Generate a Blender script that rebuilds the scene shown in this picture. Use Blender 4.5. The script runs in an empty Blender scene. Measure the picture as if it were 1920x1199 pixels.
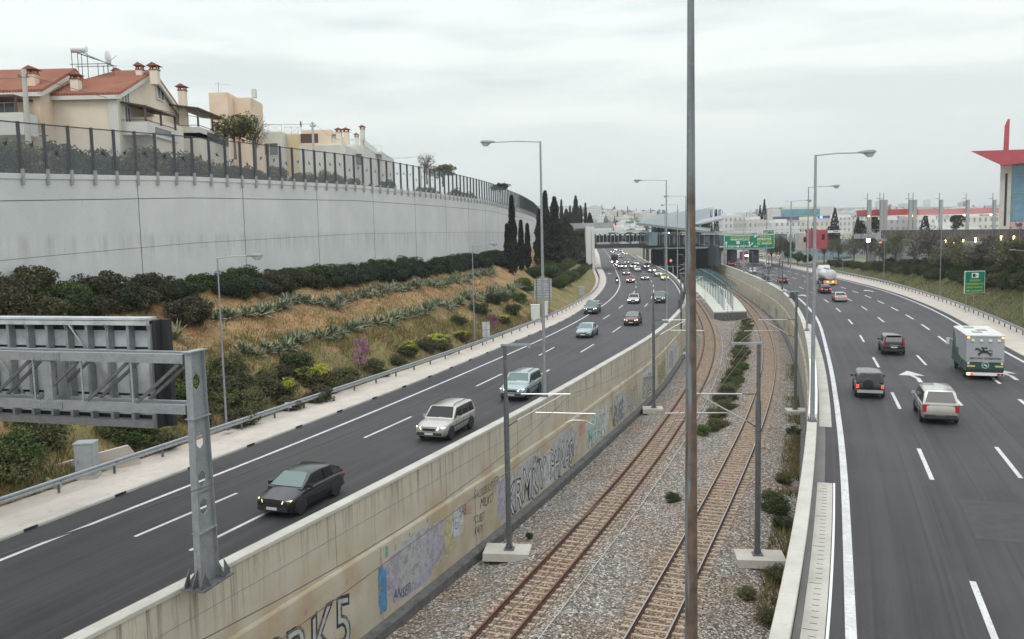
import bpy, bmesh, math, random
import numpy as np
from mathutils import Vector, Matrix
sc = bpy.context.scene
R = math.radians
random.seed(7); rng = np.random.default_rng(7)
# ---------------------------------------------------------------- camera
FPX, PITCH, ROLL, CAMH, IW, IH = 1605.0, .0982, .0213, 15.7, 1920.0, 1199.0
_f = Vector((0, math.cos(PITCH), -math.sin(PITCH))); _d = Vector((0, -math.sin(PITCH), -math.cos(PITCH))); _r = Vector((1, 0, 0))
CF = _f; CR = math.cos(ROLL)*_r + math.sin(ROLL)*_d; CD = -math.sin(ROLL)*_r + math.cos(ROLL)*_d
cam = bpy.data.objects.new('camera', bpy.data.cameras.new('camera')); sc.collection.objects.link(cam)
m = Matrix((CR, -CD, -CF)).transposed().to_4x4(); m.translation = (0, 0, CAMH); cam.matrix_world = m
cam.data.sensor_width = 36; cam.data.lens = FPX/IW*36; cam.data.clip_end = 20000; cam.data.clip_start = .2
sc.camera = cam
# ---------------------------------------------------------------- world: overcast sky, weak soft sun
SUN_EL, SUN_AZ = R(50), R(200)
w = bpy.data.worlds.new('World'); sc.world = w; w.use_nodes = True
nt = w.node_tree; N = nt.nodes; Lk = nt.links; N.clear()
def nn(t, **k):
    n = N.new(t)
    for a, b in k.items(): setattr(n, a, b)
    return n
out = nn('ShaderNodeOutputWorld'); bg = nn('ShaderNodeBackground'); bg2 = nn('ShaderNodeBackground'); mixs = nn('ShaderNodeMixShader')
sky = nn('ShaderNodeTexSky', sky_type='NISHITA', sun_disc=False); sky.sun_elevation = SUN_EL; sky.sun_rotation = SUN_AZ
sky.air_density = 1.5; sky.dust_density = 4
tc = nn('ShaderNodeTexCoord'); sep = nn('ShaderNodeSeparateXYZ'); Lk.new(tc.outputs['Generated'], sep.inputs[0])
mp = nn('ShaderNodeMapping'); mp.inputs['Scale'].default_value = (1.6, 1.0, 11); mp.inputs['Rotation'].default_value = (0, R(-5), 0)
Lk.new(tc.outputs['Generated'], mp.inputs[0])
nz = nn('ShaderNodeTexNoise'); nz.inputs['Scale'].default_value = 1.9; nz.inputs['Detail'].default_value = 4; nz.inputs['Roughness'].default_value = .5
Lk.new(mp.outputs[0], nz.inputs[0])
ramp = nn('ShaderNodeValToRGB'); ramp.color_ramp.elements[0].position = 0; ramp.color_ramp.elements[1].position = .9
ramp.color_ramp.elements[0].color = (.70, .745, .725, 1); ramp.color_ramp.elements[1].color = (1.55, 1.62, 1.68, 1)
e = ramp.color_ramp.elements.new(.16); e.color = (.78, .83, .81, 1)
e = ramp.color_ramp.elements.new(.30); e.color = (.74, .81, .83, 1)
Lk.new(sep.outputs['Z'], ramp.inputs[0])
cr = nn('ShaderNodeValToRGB'); cr.color_ramp.elements[0].position = .40; cr.color_ramp.elements[1].position = .60
cr.color_ramp.elements[0].color = (.84, .865, .885, 1); cr.color_ramp.elements[1].color = (1.13, 1.115, 1.09, 1)
Lk.new(nz.outputs[0], cr.inputs[0])
fade = nn('ShaderNodeMapRange'); fade.inputs[1].default_value = .03; fade.inputs[2].default_value = .22; Lk.new(sep.outputs['Z'], fade.inputs[0])
mx0 = nn('ShaderNodeMix', data_type='RGBA'); mx0.inputs[6].default_value = (1, 1, 1, 1); Lk.new(fade.outputs[0], mx0.inputs[0]); Lk.new(cr.outputs[0], mx0.inputs[7])
mul = nn('ShaderNodeMix', data_type='RGBA', blend_type='MULTIPLY'); mul.inputs[0].default_value = 1
Lk.new(ramp.outputs[0], mul.inputs[6]); Lk.new(mx0.outputs[2], mul.inputs[7])
Lk.new(mul.outputs[2], bg.inputs[0]); bg.inputs[1].default_value = 1.30
Lk.new(sky.outputs[0], bg2.inputs[0]); bg2.inputs[1].default_value = .06
mixs.inputs[0].default_value = .06; Lk.new(bg.outputs[0], mixs.inputs[1]); Lk.new(bg2.outputs[0], mixs.inputs[2]); Lk.new(mixs.outputs[0], out.inputs[0])
sun = bpy.data.objects.new('sun', bpy.data.lights.new('sun', 'SUN')); sc.collection.objects.link(sun)
sun.data.energy = .8; sun.data.angle = R(25); sun.data.color = (1, .96, .9)
sun.rotation_euler = (math.pi/2-SUN_EL, 0, math.pi-SUN_AZ+0)
sc.view_settings.view_transform = 'Standard'; sc.view_settings.look = 'None'; sc.view_settings.gamma = 1; sc.view_settings.exposure = -.08
sc.render.engine = 'CYCLES'
# ---------------------------------------------------------------- pixel -> place
def RAYD(px, py):
    return CR*((px-IW/2)/FPX) + CD*((py-IH/2)/FPX) + CF
def G(px, py, z=0.):
    v = RAYD(px, py); t = (z-CAMH)/v.z
    return Vector((v.x*t, v.y*t, z))
def P(px, py, Y):
    v = RAYD(px, py); t = Y/v.y
    return Vector((v.x*t, Y, CAMH+v.z*t))
# ---------------------------------------------------------------- objects
COL = sc.collection
def tag(o, label=None, cat=None, group=None, kind=None):
    if label: o['label'] = label
    if cat: o['category'] = cat
    if group: o['group'] = group
    if kind: o['kind'] = kind
    return o
def empty(name, loc=(0, 0, 0), rz=0, label=None, cat=None, group=None):
    o = bpy.data.objects.new(name, None); COL.objects.link(o); o.location = loc; o.rotation_euler = (0, 0, rz); o.empty_display_size = .2
    return tag(o, label, cat, group)
def copy_tree(o, parent=None, loc=None, rz=None, scale=None, label=None, group=None):
    c = o.copy(); COL.objects.link(c); c.parent = parent
    if loc is not None: c.location = loc
    if rz is not None: c.rotation_euler = (0, 0, rz)
    if scale is not None: c.scale = scale if hasattr(scale, '__len__') else (scale,)*3
    if label: c['label'] = label
    if group: c['group'] = group
    for ch in list(o.children): copy_tree(ch, c)
    return c
def linkmesh(name, me, parent=None, mats=None):
    o = bpy.data.objects.new(name, me); COL.objects.link(o); o.parent = parent
    return o
class MB:
    def __init__(s): s.v = []; s.f = []; s.m = []
    def add(s, vs, fs, mi=0):
        b = len(s.v); s.v += [tuple(v) for v in vs]; s.f += [tuple(b+i for i in f) for f in fs]; s.m += [mi]*len(fs); return s
    def box(s, c, d, rz=0, mi=0, top=(1, 1)):
        x, y, z = d[0]/2, d[1]/2, d[2]/2; co, si = math.cos(rz), math.sin(rz); vs = []
        for k in (-1, 1):
            tx, ty = (top if k > 0 else (1, 1))
            for a, b in ((-1, -1), (1, -1), (1, 1), (-1, 1)):
                X, Y = a*x*tx, b*y*ty; vs.append((c[0]+X*co-Y*si, c[1]+X*si+Y*co, c[2]+k*z))
        return s.add(vs, [(3, 2, 1, 0), (4, 5, 6, 7), (0, 1, 5, 4), (1, 2, 6, 5), (2, 3, 7, 6), (3, 0, 4, 7)], mi)
    def bar(s, p, q, w, h=None, mi=0, up=(0, 0, 1)):
        h = h or w; p, q = Vector(p), Vector(q); d = (q-p).normalized(); u = Vector(up)
        if abs(d.dot(u)) > .98: u = Vector((0, 1, 0))
        sx = d.cross(u).normalized(); sz = sx.cross(d)
        vs = [b+sx*(a*w/2)+sz*(c*h/2) for b in (p, q) for a, c in ((-1, -1), (1, -1), (1, 1), (-1, 1))]
        return s.add(vs, [(0, 1, 2, 3), (7, 6, 5, 4), (0, 4, 5, 1), (1, 5, 6, 2), (2, 6, 7, 3), (3, 7, 4, 0)], mi)
    def tube(s, pts, r, n=8, mi=0):
        pts = [Vector(p) for p in pts]; rr = r if hasattr(r, '__len__') else [r]*len(pts); rings = []; b = len(s.v); u0 = None
        for i, p in enumerate(pts):
            d = (pts[min(i+1, len(pts)-1)]-pts[max(i-1, 0)]).normalized()
            u = Vector((0, 0, 1)) if abs(d.z) < .9 else Vector((0, 1, 0))
            a = d.cross(u).normalized(); c = a.cross(d)
            if u0 is not None and a.dot(u0) < 0: a, c = -a, -c
            u0 = a
            s.v += [tuple(p+(a*math.cos(t)+c*math.sin(t))*rr[i]) for t in [2*math.pi*k/n for k in range(n)]]
        for i in range(len(pts)-1):
            for k in range(n):
                k2 = (k+1) % n; s.f.append((b+i*n+k, b+i*n+k2, b+(i+1)*n+k2, b+(i+1)*n+k)); s.m.append(mi)
        s.f.append(tuple(b+k for k in range(n))[::-1]); s.f.append(tuple(b+(len(pts)-1)*n+k for k in range(n))); s.m += [mi, mi]
        return s
    def loft(s, rings, closed=True, cap=True, mi=0):
        n = len(rings[0]); b = len(s.v)
        for r in rings: s.v += [tuple(p) for p in r]
        for i in range(len(rings)-1):
            for k in range(n if closed else n-1):
                k2 = (k+1) % n; s.f.append((b+i*n+k, b+i*n+k2, b+(i+1)*n+k2, b+(i+1)*n+k)); s.m.append(mi)
        if cap and closed:
            s.f.append(tuple(b+k for k in range(n))[::-1]); s.f.append(tuple(b+(len(rings)-1)*n+k for k in range(n))); s.m += [mi, mi]
        return s
    def lathe(s, prof, c=(0, 0, 0), n=12, mi=0, axis='z'):
        rings = []
        for r, z in prof:
            ring = []
            for k in range(n):
                t = 2*math.pi*k/n; a, b = r*math.cos(t), r*math.sin(t)
                v = (a, b, z) if axis == 'z' else ((z, a, b) if axis == 'x' else (b, z, a))
                ring.append((c[0]+v[0], c[1]+v[1], c[2]+v[2]))
            rings.append(ring)
        return s.loft(rings, mi=mi)
    def poly(s, pts, mi=0): return s.add(pts, [tuple(range(len(pts)))], mi)
    def prism(s, pts2, y0, y1, mi=0):        # polygon in (x,z), extruded along y
        n = len(pts2); vs = [(a, y0, b) for a, b in pts2]+[(a, y1, b) for a, b in pts2]
        fs = [tuple(range(n)), tuple(range(2*n-1, n-1, -1))]+[(i, i+n, (i+1) % n+n, (i+1) % n) for i in range(n)]
        return s.add(vs, fs, mi)
    def build(s, name, mats, parent=None, smooth=None, fix=True):
        me = bpy.data.meshes.new(name); me.from_pydata(s.v, [], s.f); 
        if not isinstance(mats, (list, tuple)): mats = [mats]
        for m_ in mats: me.materials.append(m_)
        me.polygons.foreach_set('material_index', s.m)
        if fix:
            bm = bmesh.new(); bm.from_mesh(me); bmesh.ops.recalc_face_normals(bm, faces=bm.faces); bm.to_mesh(me); bm.free()
        if smooth:
            me.polygons.foreach_set('use_smooth', [True]*len(me.polygons)); me.set_sharp_from_angle(angle=R(smooth))
        me.update()
        return linkmesh(name, me, parent)
# ---------------------------------------------------------------- curves in plan: X as a smoothed function of Y
class Cv:
    def __init__(s, pts, y0=-12, y1=640, sm=1.0):
        pts = sorted(pts, key=lambda p: p[1]); X = np.array([p[0] for p in pts]); Y = np.array([p[1] for p in pts]); g = np.arange(y0-80, y1+120, 1.)
        x = np.interp(g, Y, X)
        sl0 = (X[1]-X[0])/(Y[1]-Y[0]); x[g < Y[0]] = X[0]+sl0*(g[g < Y[0]]-Y[0])
        sl1 = (X[-1]-X[-2])/(Y[-1]-Y[-2]); x[g > Y[-1]] = X[-1]+sl1*(g[g > Y[-1]]-Y[-1])
        for it in range(3):
            c = np.r_[0, np.cumsum(x)]; h = np.clip((3+np.abs(g)*.055)*sm, 1, 40).astype(int)
            i = np.arange(len(g)); lo = np.clip(i-h, 0, len(g)-1); hi = np.clip(i+h, 0, len(g)-1); hh = np.minimum(i-lo, hi-i)
            x = (c[i+hh+1]-c[i-hh])/(2*hh+1)
        s.g = g; s.x = x
    def X(s, y): return float(np.interp(y, s.g, s.x))
    def T(s, y):
        d = (s.X(y+2)-s.X(y-2))/4; n = math.hypot(d, 1); return d/n, 1/n
    def at(s, y, off=0., z=0.):
        tx, ty = s.T(y); return Vector((s.X(y)+ty*off, y-tx*off, z))
    def ang(s, y): tx, ty = s.T(y); return -math.atan2(tx, ty)
    def ys(s, y0, y1, k=1.0):
        out = [y0]
        while out[-1] < y1: out.append(min(y1, out[-1]+max(1.2, abs(out[-1])*.014)*k))
        return out
    def walk(s, y0, y1, step):
        out = [y0]; y = y0
        while True:
            tx, ty = s.T(y); y += step*ty
            if y > y1: break
            out.append(y)
        return out
def sweep(mb, cv, prof, y0, y1, closed=True, mi=0, k=1.0):
    mb.loft([[cv.at(y, o, z) for o, z in prof] for y in cv.ys(y0, y1, k)], closed=closed, cap=closed, mi=mi); return mb
# ---------------------------------------------------------------- materials
def mat(name, col=(.5, .5, .5), rough=.7, metal=0., noise=None, bump=0., bscale=20, emit=None, estr=0, spec=.5, alpha=None, coat=0, objvar=0, ncoord='Object'):
    """noise: list of (scale, detail, colour, lo, hi, mapping scale) layers mixed over the base"""
    m = bpy.data.materials.new(name); m.use_nodes = True; t = m.node_tree; n = t.nodes; l = t.links; b = n['Principled BSDF']
    b.inputs['Roughness'].default_value = rough; b.inputs['Metallic'].default_value = metal; b.inputs['Specular IOR Level'].default_value = spec
    b.inputs['Base Color'].default_value = (*col, 1); b.inputs['Coat Weight'].default_value = coat
    tcn = n.new('ShaderNodeTexCoord'); cur = None
    rgb = n.new('ShaderNodeRGB'); rgb.outputs[0].default_value = (*col, 1); cur = rgb.outputs[0]
    for lay in (noise or []):
        sc_, det, c2, lo, hi = lay[:5]; ms = lay[5] if len(lay) > 5 else (1, 1, 1)
        mpn = n.new('ShaderNodeMapping'); mpn.inputs['Scale'].default_value = ms; l.new(tcn.outputs[ncoord], mpn.inputs[0])
        nzn = n.new('ShaderNodeTexNoise'); nzn.inputs['Scale'].default_value = sc_; nzn.inputs['Detail'].default_value = det; nzn.inputs['Roughness'].default_value = .6
        l.new(mpn.outputs[0], nzn.inputs[0]); mr = n.new('ShaderNodeMapRange'); mr.inputs[1].default_value = lo; mr.inputs[2].default_value = hi; l.new(nzn.outputs[0], mr.inputs[0])
        mx = n.new('ShaderNodeMix'); mx.data_type = 'RGBA'; l.new(mr.outputs[0], mx.inputs[0]); l.new(cur, mx.inputs[6]); mx.inputs[7].default_value = (*c2, 1); cur = mx.outputs[2]
    if objvar:
        oi = n.new('ShaderNodeObjectInfo'); hs = n.new('ShaderNodeHueSaturation'); mr = n.new('ShaderNodeMapRange')
        mr.inputs[3].default_value = 1-objvar; mr.inputs[4].default_value = 1+objvar; l.new(oi.outputs['Random'], mr.inputs[0]); l.new(mr.outputs[0], hs.inputs['Value']); l.new(cur, hs.inputs['Color']); cur = hs.outputs[0]
    l.new(cur, b.inputs['Base Color'])
    if bump:
        bn = n.new('ShaderNodeBump'); nb = n.new('ShaderNodeTexNoise'); nb.inputs['Scale'].default_value = bscale; nb.inputs['Detail'].default_value = 4
        l.new(tcn.outputs[ncoord], nb.inputs[0]); l.new(nb.outputs[0], bn.inputs['Height']); bn.inputs['Strength'].default_value = bump; bn.inputs['Distance'].default_value = .05; l.new(bn.outputs[0], b.inputs['Normal'])
    if emit: b.inputs['Emission Color'].default_value = (*emit, 1); b.inputs['Emission Strength'].default_value = estr
    if alpha is not None: b.inputs['Alpha'].default_value = alpha
    m['out'] = 0
    return m
def addlayer(m, fn):
    """fn(nodes, links, current colour socket, texcoord node) -> new colour socket"""
    t = m.node_tree; n = t.nodes; l = t.links; b = n['Principled BSDF']; cur = b.inputs['Base Color'].links[0].from_socket
    tcn = [q for q in n if q.type == 'TEX_COORD'][0]
    l.new(fn(n, l, cur, tcn), b.inputs['Base Color']); return m
M = {}
M['asphalt'] = mat('asphalt', (.039, .037, .040), .62, noise=[(.35, 5, (.046, .044, .046), .35, .7), (38, 4, (.095, .09, .09), .52, .74), (.10, 4, (.026, .025, .027), .42, .62)], bump=.6, bscale=40, spec=.4)
def tracks_(n, l, cur, tcn):
    sp = n.new('ShaderNodeSeparateXYZ'); l.new(tcn.outputs['UV'], sp.inputs[0]); mp = n.new('ShaderNodeMapping'); mp.inputs['Scale'].default_value = (1.2, .018, 1); l.new(tcn.outputs['UV'], mp.inputs[0])
    nz = n.new('ShaderNodeTexNoise'); nz.inputs['Scale'].default_value = 1; nz.inputs['Detail'].default_value = 6; nz.inputs['Roughness'].default_value = .62; l.new(mp.outputs[0], nz.inputs[0])
    r = n.new('ShaderNodeMapRange'); r.inputs[1].default_value = .40; r.inputs[2].default_value = .66; r.inputs[4].default_value = .75; l.new(nz.outputs[0], r.inputs[0]); mx = n.new('ShaderNodeMix'); mx.data_type = 'RGBA'; l.new(r.outputs[0], mx.inputs[0]); l.new(cur, mx.inputs[6]); mx.inputs[7].default_value = (.060, .057, .058, 1)
    n2 = n.new('ShaderNodeTexNoise'); m2 = n.new('ShaderNodeMapping'); m2.inputs['Scale'].default_value = (.9, .006, 1); m2.inputs['Location'].default_value = (3.3, 0, 0); l.new(tcn.outputs['UV'], m2.inputs[0]); l.new(m2.outputs[0], n2.inputs[0]); n2.inputs['Detail'].default_value = 3
    r2 = n.new('ShaderNodeMapRange'); r2.inputs[1].default_value = .52; r2.inputs[2].default_value = .68; r2.inputs[4].default_value = .7; l.new(n2.outputs[0], r2.inputs[0]); m3 = n.new('ShaderNodeMix'); m3.data_type = 'RGBA'; l.new(r2.outputs[0], m3.inputs[0]); l.new(mx.outputs[2], m3.inputs[6]); m3.inputs[7].default_value = (.022, .021, .023, 1); return m3.outputs[2]
addlayer(M['asphalt'], tracks_)
M['asphalt_worn'] = mat('asphalt_worn', (.17, .16, .155), .8, noise=[(.5, 5, (.12, .115, .115), .4, .7), (50, 3, (.24, .23, .22), .5, .8)], bump=.2, bscale=45)
M['paint'] = mat('road_paint', (.60, .60, .60), .6, noise=[(9, 6, (.34, .34, .34), .48, .72), (.8, 4, (.46, .46, .46), .45, .65)])
M['conc'] = mat('concrete', (.50, .48, .43), .85, noise=[(.7, 5, (.40, .38, .33), .4, .7), (9, 6, (.36, .33, .29), .55, .8), (40, 3, (.58, .56, .52), .55, .8)], bump=.15, bscale=30)
M['conc_dk'] = mat('dark_concrete', (.13, .125, .12), .9, noise=[(3, 5, (.07, .067, .065), .4, .7)])
M['conc_warm'] = mat('pale_shoulder_concrete', (.52, .46, .40), .9, noise=[(.5, 5, (.43, .39, .34), .4, .7), (3, 6, (.36, .31, .27), .55, .75), (30, 3, (.6, .56, .5), .55, .8)], bump=.15)
M['galv'] = mat('galvanised_steel', (.34, .36, .38), .5, .55, noise=[(4, 5, (.26, .28, .30), .4, .7), (25, 3, (.42, .44, .46), .5, .75)])
M['galv_dk'] = mat('dark_galvanised_steel', (.12, .125, .13), .55, .35, noise=[(6, 5, (.19, .20, .21), .45, .75)])
M['steel_mast'] = mat('mast_steel', (.17, .18, .19), .55, .4, noise=[(3, 5, (.12, .125, .13), .4, .7)])
M['rust'] = mat('rusty_rail_steel', (.075, .035, .023), .85, .1, noise=[(6, 5, (.11, .052, .032), .45, .7), (30, 3, (.07, .035, .025), .5, .8)])
M['railtop'] = mat('polished_rail_head', (.42, .38, .36), .38, .9)
M['railrust'] = mat('rusty_rail_head', (.15, .07, .05), .6, .3)
M['sleeper'] = mat('concrete_sleeper', (.40, .33, .26), .9, noise=[(2.5, 4, (.29, .22, .165), .4, .65), (30, 3, (.50, .41, .32), .5, .8)], ncoord='Object')
M['black'] = mat('black_parts_and_shade', (.02, .02, .022), .7)
M['dkglass'] = mat('tinted_glass', (.016, .019, .021), .12, 0, spec=.42)
M['greenglass'] = mat('greenish_windscreen_glass', (.10, .16, .155), .1, 0, spec=.8)
M['chrome'] = mat('bright_metal', (.6, .6, .6), .3, .9)
M['white'] = mat('white_paint', (.74, .74, .74), .5)
M['dirt'] = mat('soil', (.16, .11, .07), 1)
# ================================================================ corridor lines (metres, traced on the place plan)
ZR = 4.6
LE = Cv([(-21, 22), (-18.42, 29.5), (-14.81, 38.6), (-12.26, 45.1), (-7.49, 58.4), (-1.1, 77.4), (2.74, 89), (6.9, 103), (10.4, 116.1), (13.9, 131), (17.6, 146.8), (22, 173.8), (24.4, 190.4), (29.6, 239.5), (34.9, 290.5), (41.2, 350), (49.2, 430), (61.2, 560)])
LD1 = Cv([(-16.4, 27), (-14.39, 32), (-12.06, 37.4), (-8.41, 47), (-6.11, 52.8), (-2.79, 62.7), (-.99, 67.8), (2.49, 78.3), (4.4, 84.4), (11.86, 110.8), (13.52, 116), (17.32, 131.6), (22.6, 157.4), (25.6, 174), (29.4, 202), (34, 245), (39.2, 295), (45, 350), (53, 430), (65, 560)])
LD2 = Cv([(-13, 27), (-10.9, 32.4), (-10.2, 34), (1.83, 66.4), (2.97, 69.4), (6.5, 79.8), (8.3, 85.9), (11.4, 95.8), (13.2, 101.7), (20.1, 127.9), (21.6, 134.1), (26.8, 159.8), (30, 180), (33.4, 205), (38, 248), (43.2, 297), (49, 352), (57, 432), (69, 560)])
KL = Cv([(-22.9, 22), (-19.6, 31.4), (-17.9, 36.2), (-16.8, 39.4), (-15.2, 43.3), (-12, 52.5), (-10.2, 57.5), (-7.6, 64.2), (-3.2, 78.5), (.1, 88.6), (7.3, 110.8), (11.4, 130.6), (16.6, 159.3), (21.6, 193), (25.4, 231.5), (29.9, 285), (36.4, 350), (44.4, 430), (56.4, 560)])
GL = Cv([(-25.6, 22), (-20.9, 34.6), (-19.8, 38.3), (-18.8, 40.8), (-16.6, 46.7), (-12.2, 59), (-10.6, 63.1), (-7.6, 71.4), (-4.1, 81), (6.3, 114.4), (14.2, 150), (18.4, 178), (21.8, 210), (24.8, 250), (28.9, 300), (34.4, 350), (42.4, 430), (54.4, 560)])
LW = Cv([(-12, 20), (-5.0, 36), (-2.7, 41.4), (3.8, 57.2), (8.9, 71.1), (14.0, 83.7), (21, 107), (25.3, 123), (29.8, 144), (36.8, 188), (41, 222), (44.8, 265), (48.9, 310), (53.4, 352), (60.2, 420), (73.4, 560)])
RW = Cv([(6.3, 20.5), (7.35, 23), (8.8, 26.6), (12, 34.9), (15.5, 44.3), (20.6, 58.5), (27, 77.6), (35.4, 105), (41.5, 128), (45, 141), (51.6, 176), (60.5, 231), (65.5, 270), (70, 310), (76, 360), (83, 420), (97, 560)])
E0 = Cv([(9, 22.2), (11.8, 29.6), (16.3, 41.6), (24.6, 65.2), (37.6, 104.2), (43.7, 127), (47.3, 141), (54, 176), (63, 231), (68.5, 270), (73.5, 310), (80, 360), (87, 420), (101, 560)])
T1 = Cv([(-3.4, 26.5), (-1.2, 31.9), (.7, 36.9), (3.5, 43.6), (7.2, 53.2), (10.2, 61.2), (13.9, 72), (20.5, 92.1), (25.7, 110.7), (29.8, 127.8), (33.6, 147.2), (37.9, 172), (43.2, 206), (50.5, 258), (57, 310), (63, 360), (80, 560)])
T2 = Cv([(2.5, 26), (4.9, 32), (6.3, 35.2), (7.5, 38.2), (9.1, 42.1), (12.3, 50), (15.2, 57.5), (19, 67.1), (26, 86.7), (31.2, 102.9), (36.6, 121.8), (41.7, 141.7), (46.6, 164.4), (52.3, 193.6), (60, 245), (65.5, 290), (71, 340), (90, 560)])
NW = Cv([(-37.4, 25), (-33.5, 42), (-31.2, 52), (-29.6, 58), (-27.3, 64.5), (-24.5, 71), (-20.8, 82), (-16.6, 94.5), (-12.2, 108), (-7.0, 129), (-3.2, 149), (0, 171), (2.4, 186), (6, 222), (9.5, 262)], sm=.8)
RG = Cv([(44.5, 66), (50.4, 83.7), (56.2, 101), (63.2, 125.5), (73.4, 168.6), (78.6, 203), (84.5, 245), (89.5, 290), (96, 340), (105, 420), (118, 560)])
YN, YF = 8, 640
Y_TR = 330      # where the railway trench ends, under the station
# ---------------------------------------------------------------- ground
def ground_height_far(x, y):
    r = math.hypot(x, y)
    return ZR-.3
mb = MB(); rows = []
ylist = [-60, -20, YN]+[y for y in range(14, 360, 6)]+[380, 420, 480, 560, 700, 1000, 1500, 2500, 4000, 7000]
for i in range(len(ylist)-1):
    y0, y1 = ylist[i], ylist[i+1]
    def cols(y):
        t = min(y, YF)
        kl, lw, rw, rg = GL.X(t)-1.0, LW.X(t)-.15, RW.X(t)+.15, RG.X(t)+1
        return [-7000, -900, min(NW.X(min(t, 262)), kl-12)-1.5, kl, lw, rw, rg, rg+30, 900, 7000]
    a, b = cols(y0), cols(y1)
    for k in range(9):
        if y0 < Y_TR and k == 4: continue
        z = ZR-.06
        mb.add([(a[k], y0, z), (a[k+1], y0, z), (b[k+1], y1, z), (b[k], y1, z)], [(0, 1, 2, 3)])
M['ground'] = mat('dry_ground', (.19, .17, .13), 1, noise=[(.02, 5, (.10, .115, .06), .4, .65), (.3, 4, (.26, .23, .18), .5, .8)])
tag(mb.build('ground', M['ground'], fix=False), kind='structure')
# ---------------------------------------------------------------- roads
def road(name, cl, o0, cr_, o1, z, matn, y0=YN, y1=YF):
    ys = cl.ys(y0, y1); mb = MB()
    n = 8; rings = []
    for y in ys:
        a, b = cl.at(y, o0, z), cr_.at(y, o1, z); rings.append([a.lerp(b, k/n) for k in range(n+1)])
    mb.loft(rings, closed=False, cap=False); o = mb.build(name, matn, fix=False); me = o.data; uv = me.uv_layers.new(name='UVMap'); W_ = (rings[len(rings)//6][0]-rings[len(rings)//6][n]).length; s_ = [0]
    for i in range(1, len(rings)): s_.append(s_[-1]+(rings[i][0]-rings[i-1][0]).length)
    for lp in me.loops: i, k = divmod(lp.vertex_index, n+1); uv.data[lp.index].uv = (k/n*W_, s_[i])
    return tag(o, kind='structure')
road('road', KL, -.1, LW, -.3, ZR, M['asphalt'])
# wheel path streaks along both carriageways come from a stretched noise in road space
RE = Cv([(28.6, 30), (35, 48), (41.3, 68.3), (45.5, 82), (51.1, 97.5), (57, 116), (65.3, 148), (71.8, 186.8), (75.5, 214), (81.5, 255), (88, 300), (97, 360), (106, 430), (122, 560)])
road('road', RW, .3, RE, .9, ZR, M['asphalt'], y0=6)
def line(name_mb, cv, off, w, y0, y1, z=ZR+.006, k=1.0):
    name_mb.loft([[cv.at(y, off-w/2, z), cv.at(y, off+w/2, z)] for y in cv.ys(y0, y1, k)], closed=False, cap=False)
mb = MB(); line(mb, LE, 0, .20, YN, YF); line(mb, LW, -.85, .24, YN, YF)
tag(mb.build('edge_line_marking', M['paint'], fix=False), kind='structure')
mb = MB()
def dashes(mb, cv, starts, L, w=.17, off=0):
    for y in starts:
        tx, ty = cv.T(y); line(mb, cv, off, w, y, y+L*ty, k=2)
dashes(mb, LD1, [15.5, 31.6, 47, 62.7, 78.3, 94.6, 110.6, 126, 141.8, 157.2, 172.6, 188, 203, 218]+[233+16*k for k in range(20)], 5.8)
dashes(mb, LD2, [15, 30.0, 48.4, 64.2, 79.8, 95.6, 111.7, 127.9, 143.6, 159.6, 175, 191, 207, 223]+[239+16*k for k in range(20)], 6.0)
tag(mb.build('lane_marking', M['paint'], fix=False), kind='structure')
mb = MB(); line(mb, E0, 0, .3, 6, YF); line(mb, RE, 0, .26, 6, YF)
tag(mb.build('edge_line_marking', M['paint'], fix=False), kind='structure')
mb = MB()
dashes(mb, E0, [5.9, 21.8, 38.0, 52.8, 68.6, 84.0, 99.6, 114.6, 129.6, 145]+[160+15.6*k for k in range(26)], 5.7, .19, 3.62)
dashes(mb, E0, [5.9, 21.8, 39.2, 54.6, 70.4, 86.0, 102, 117, 132, 147]+[162+15.6*k for k in range(26)], 5.7, .19, 7.28)
dashes(mb, E0, [20+10.7*k for k in range(44)], 5.6, .22, 11.0)
tag(mb.build('lane_marking', M['paint'], fix=False), kind='structure')
mb = MB()
for cv_, off in ((LD1, -.35), (LD2, .3), (LW, -3.9)): line(mb, cv_, off, .045, YN, 200, ZR+.003)
for off in (3.2, 7.7, 10.5, 14.0): line(mb, E0, off, .045, 6, 200, ZR+.003)
for cv_, o_, w_, y0_, y1_ in ((E0, 5.6, 2.6, 31, 35.5), (E0, 1.9, 1.6, 58, 66), (LD1, 1.7, 2.2, 38, 41), (E0, 9.2, 2.4, 74, 80), (LD2, 1.8, 1.8, 70, 76)): line(mb, cv_, o_, w_, y0_, y1_, ZR+.0035)
M['seam'] = mat('asphalt_seam', (.022, .021, .023), .6, noise=[(2, 4, (.034, .032, .034), .4, .6)]); tag(mb.build('asphalt_repairs', M['seam'], fix=False), kind='structure')
# arrows on the right carriageway (bent arrow: shaft + head)
def arrow(mb, c, ang, L=5.2, kink=.25, s=1.0, z=ZR+.007):
    ca, sa = math.cos(ang), math.sin(ang)
    def q(x, y): return (c.x+(x*ca-y*sa)*s, c.y+(x*sa+y*ca)*s, z)
    mb.add([q(.12, -L/2), q(.42, -L/2), q(.42, -.9), q(.12, -.9), q(-.1-kink*.3, .4), q(.2-kink*.3, .4)], [(0, 1, 2, 3), (3, 2, 5, 4)])
    mb.add([q(-.85-kink*.3, .4), q(.95-kink*.3, .4), q(.0-kink*.4, L/2)], [(0, 1, 2)])
mb = MB()
for (px, py) in ((1711, 706), (1884, 702), (1507, 555), (1629, 546)):
    g = G(px, py, ZR); arrow(mb, g, E0.ang(g.y))
for (px, py) in ((1143, 513), (1185, 518)): g = G(px, py, ZR); arrow(mb, g, LE.ang(g.y)+math.pi)
tag(mb.build('arrow_marking', M['paint'], fix=False), kind='structure')
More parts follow.
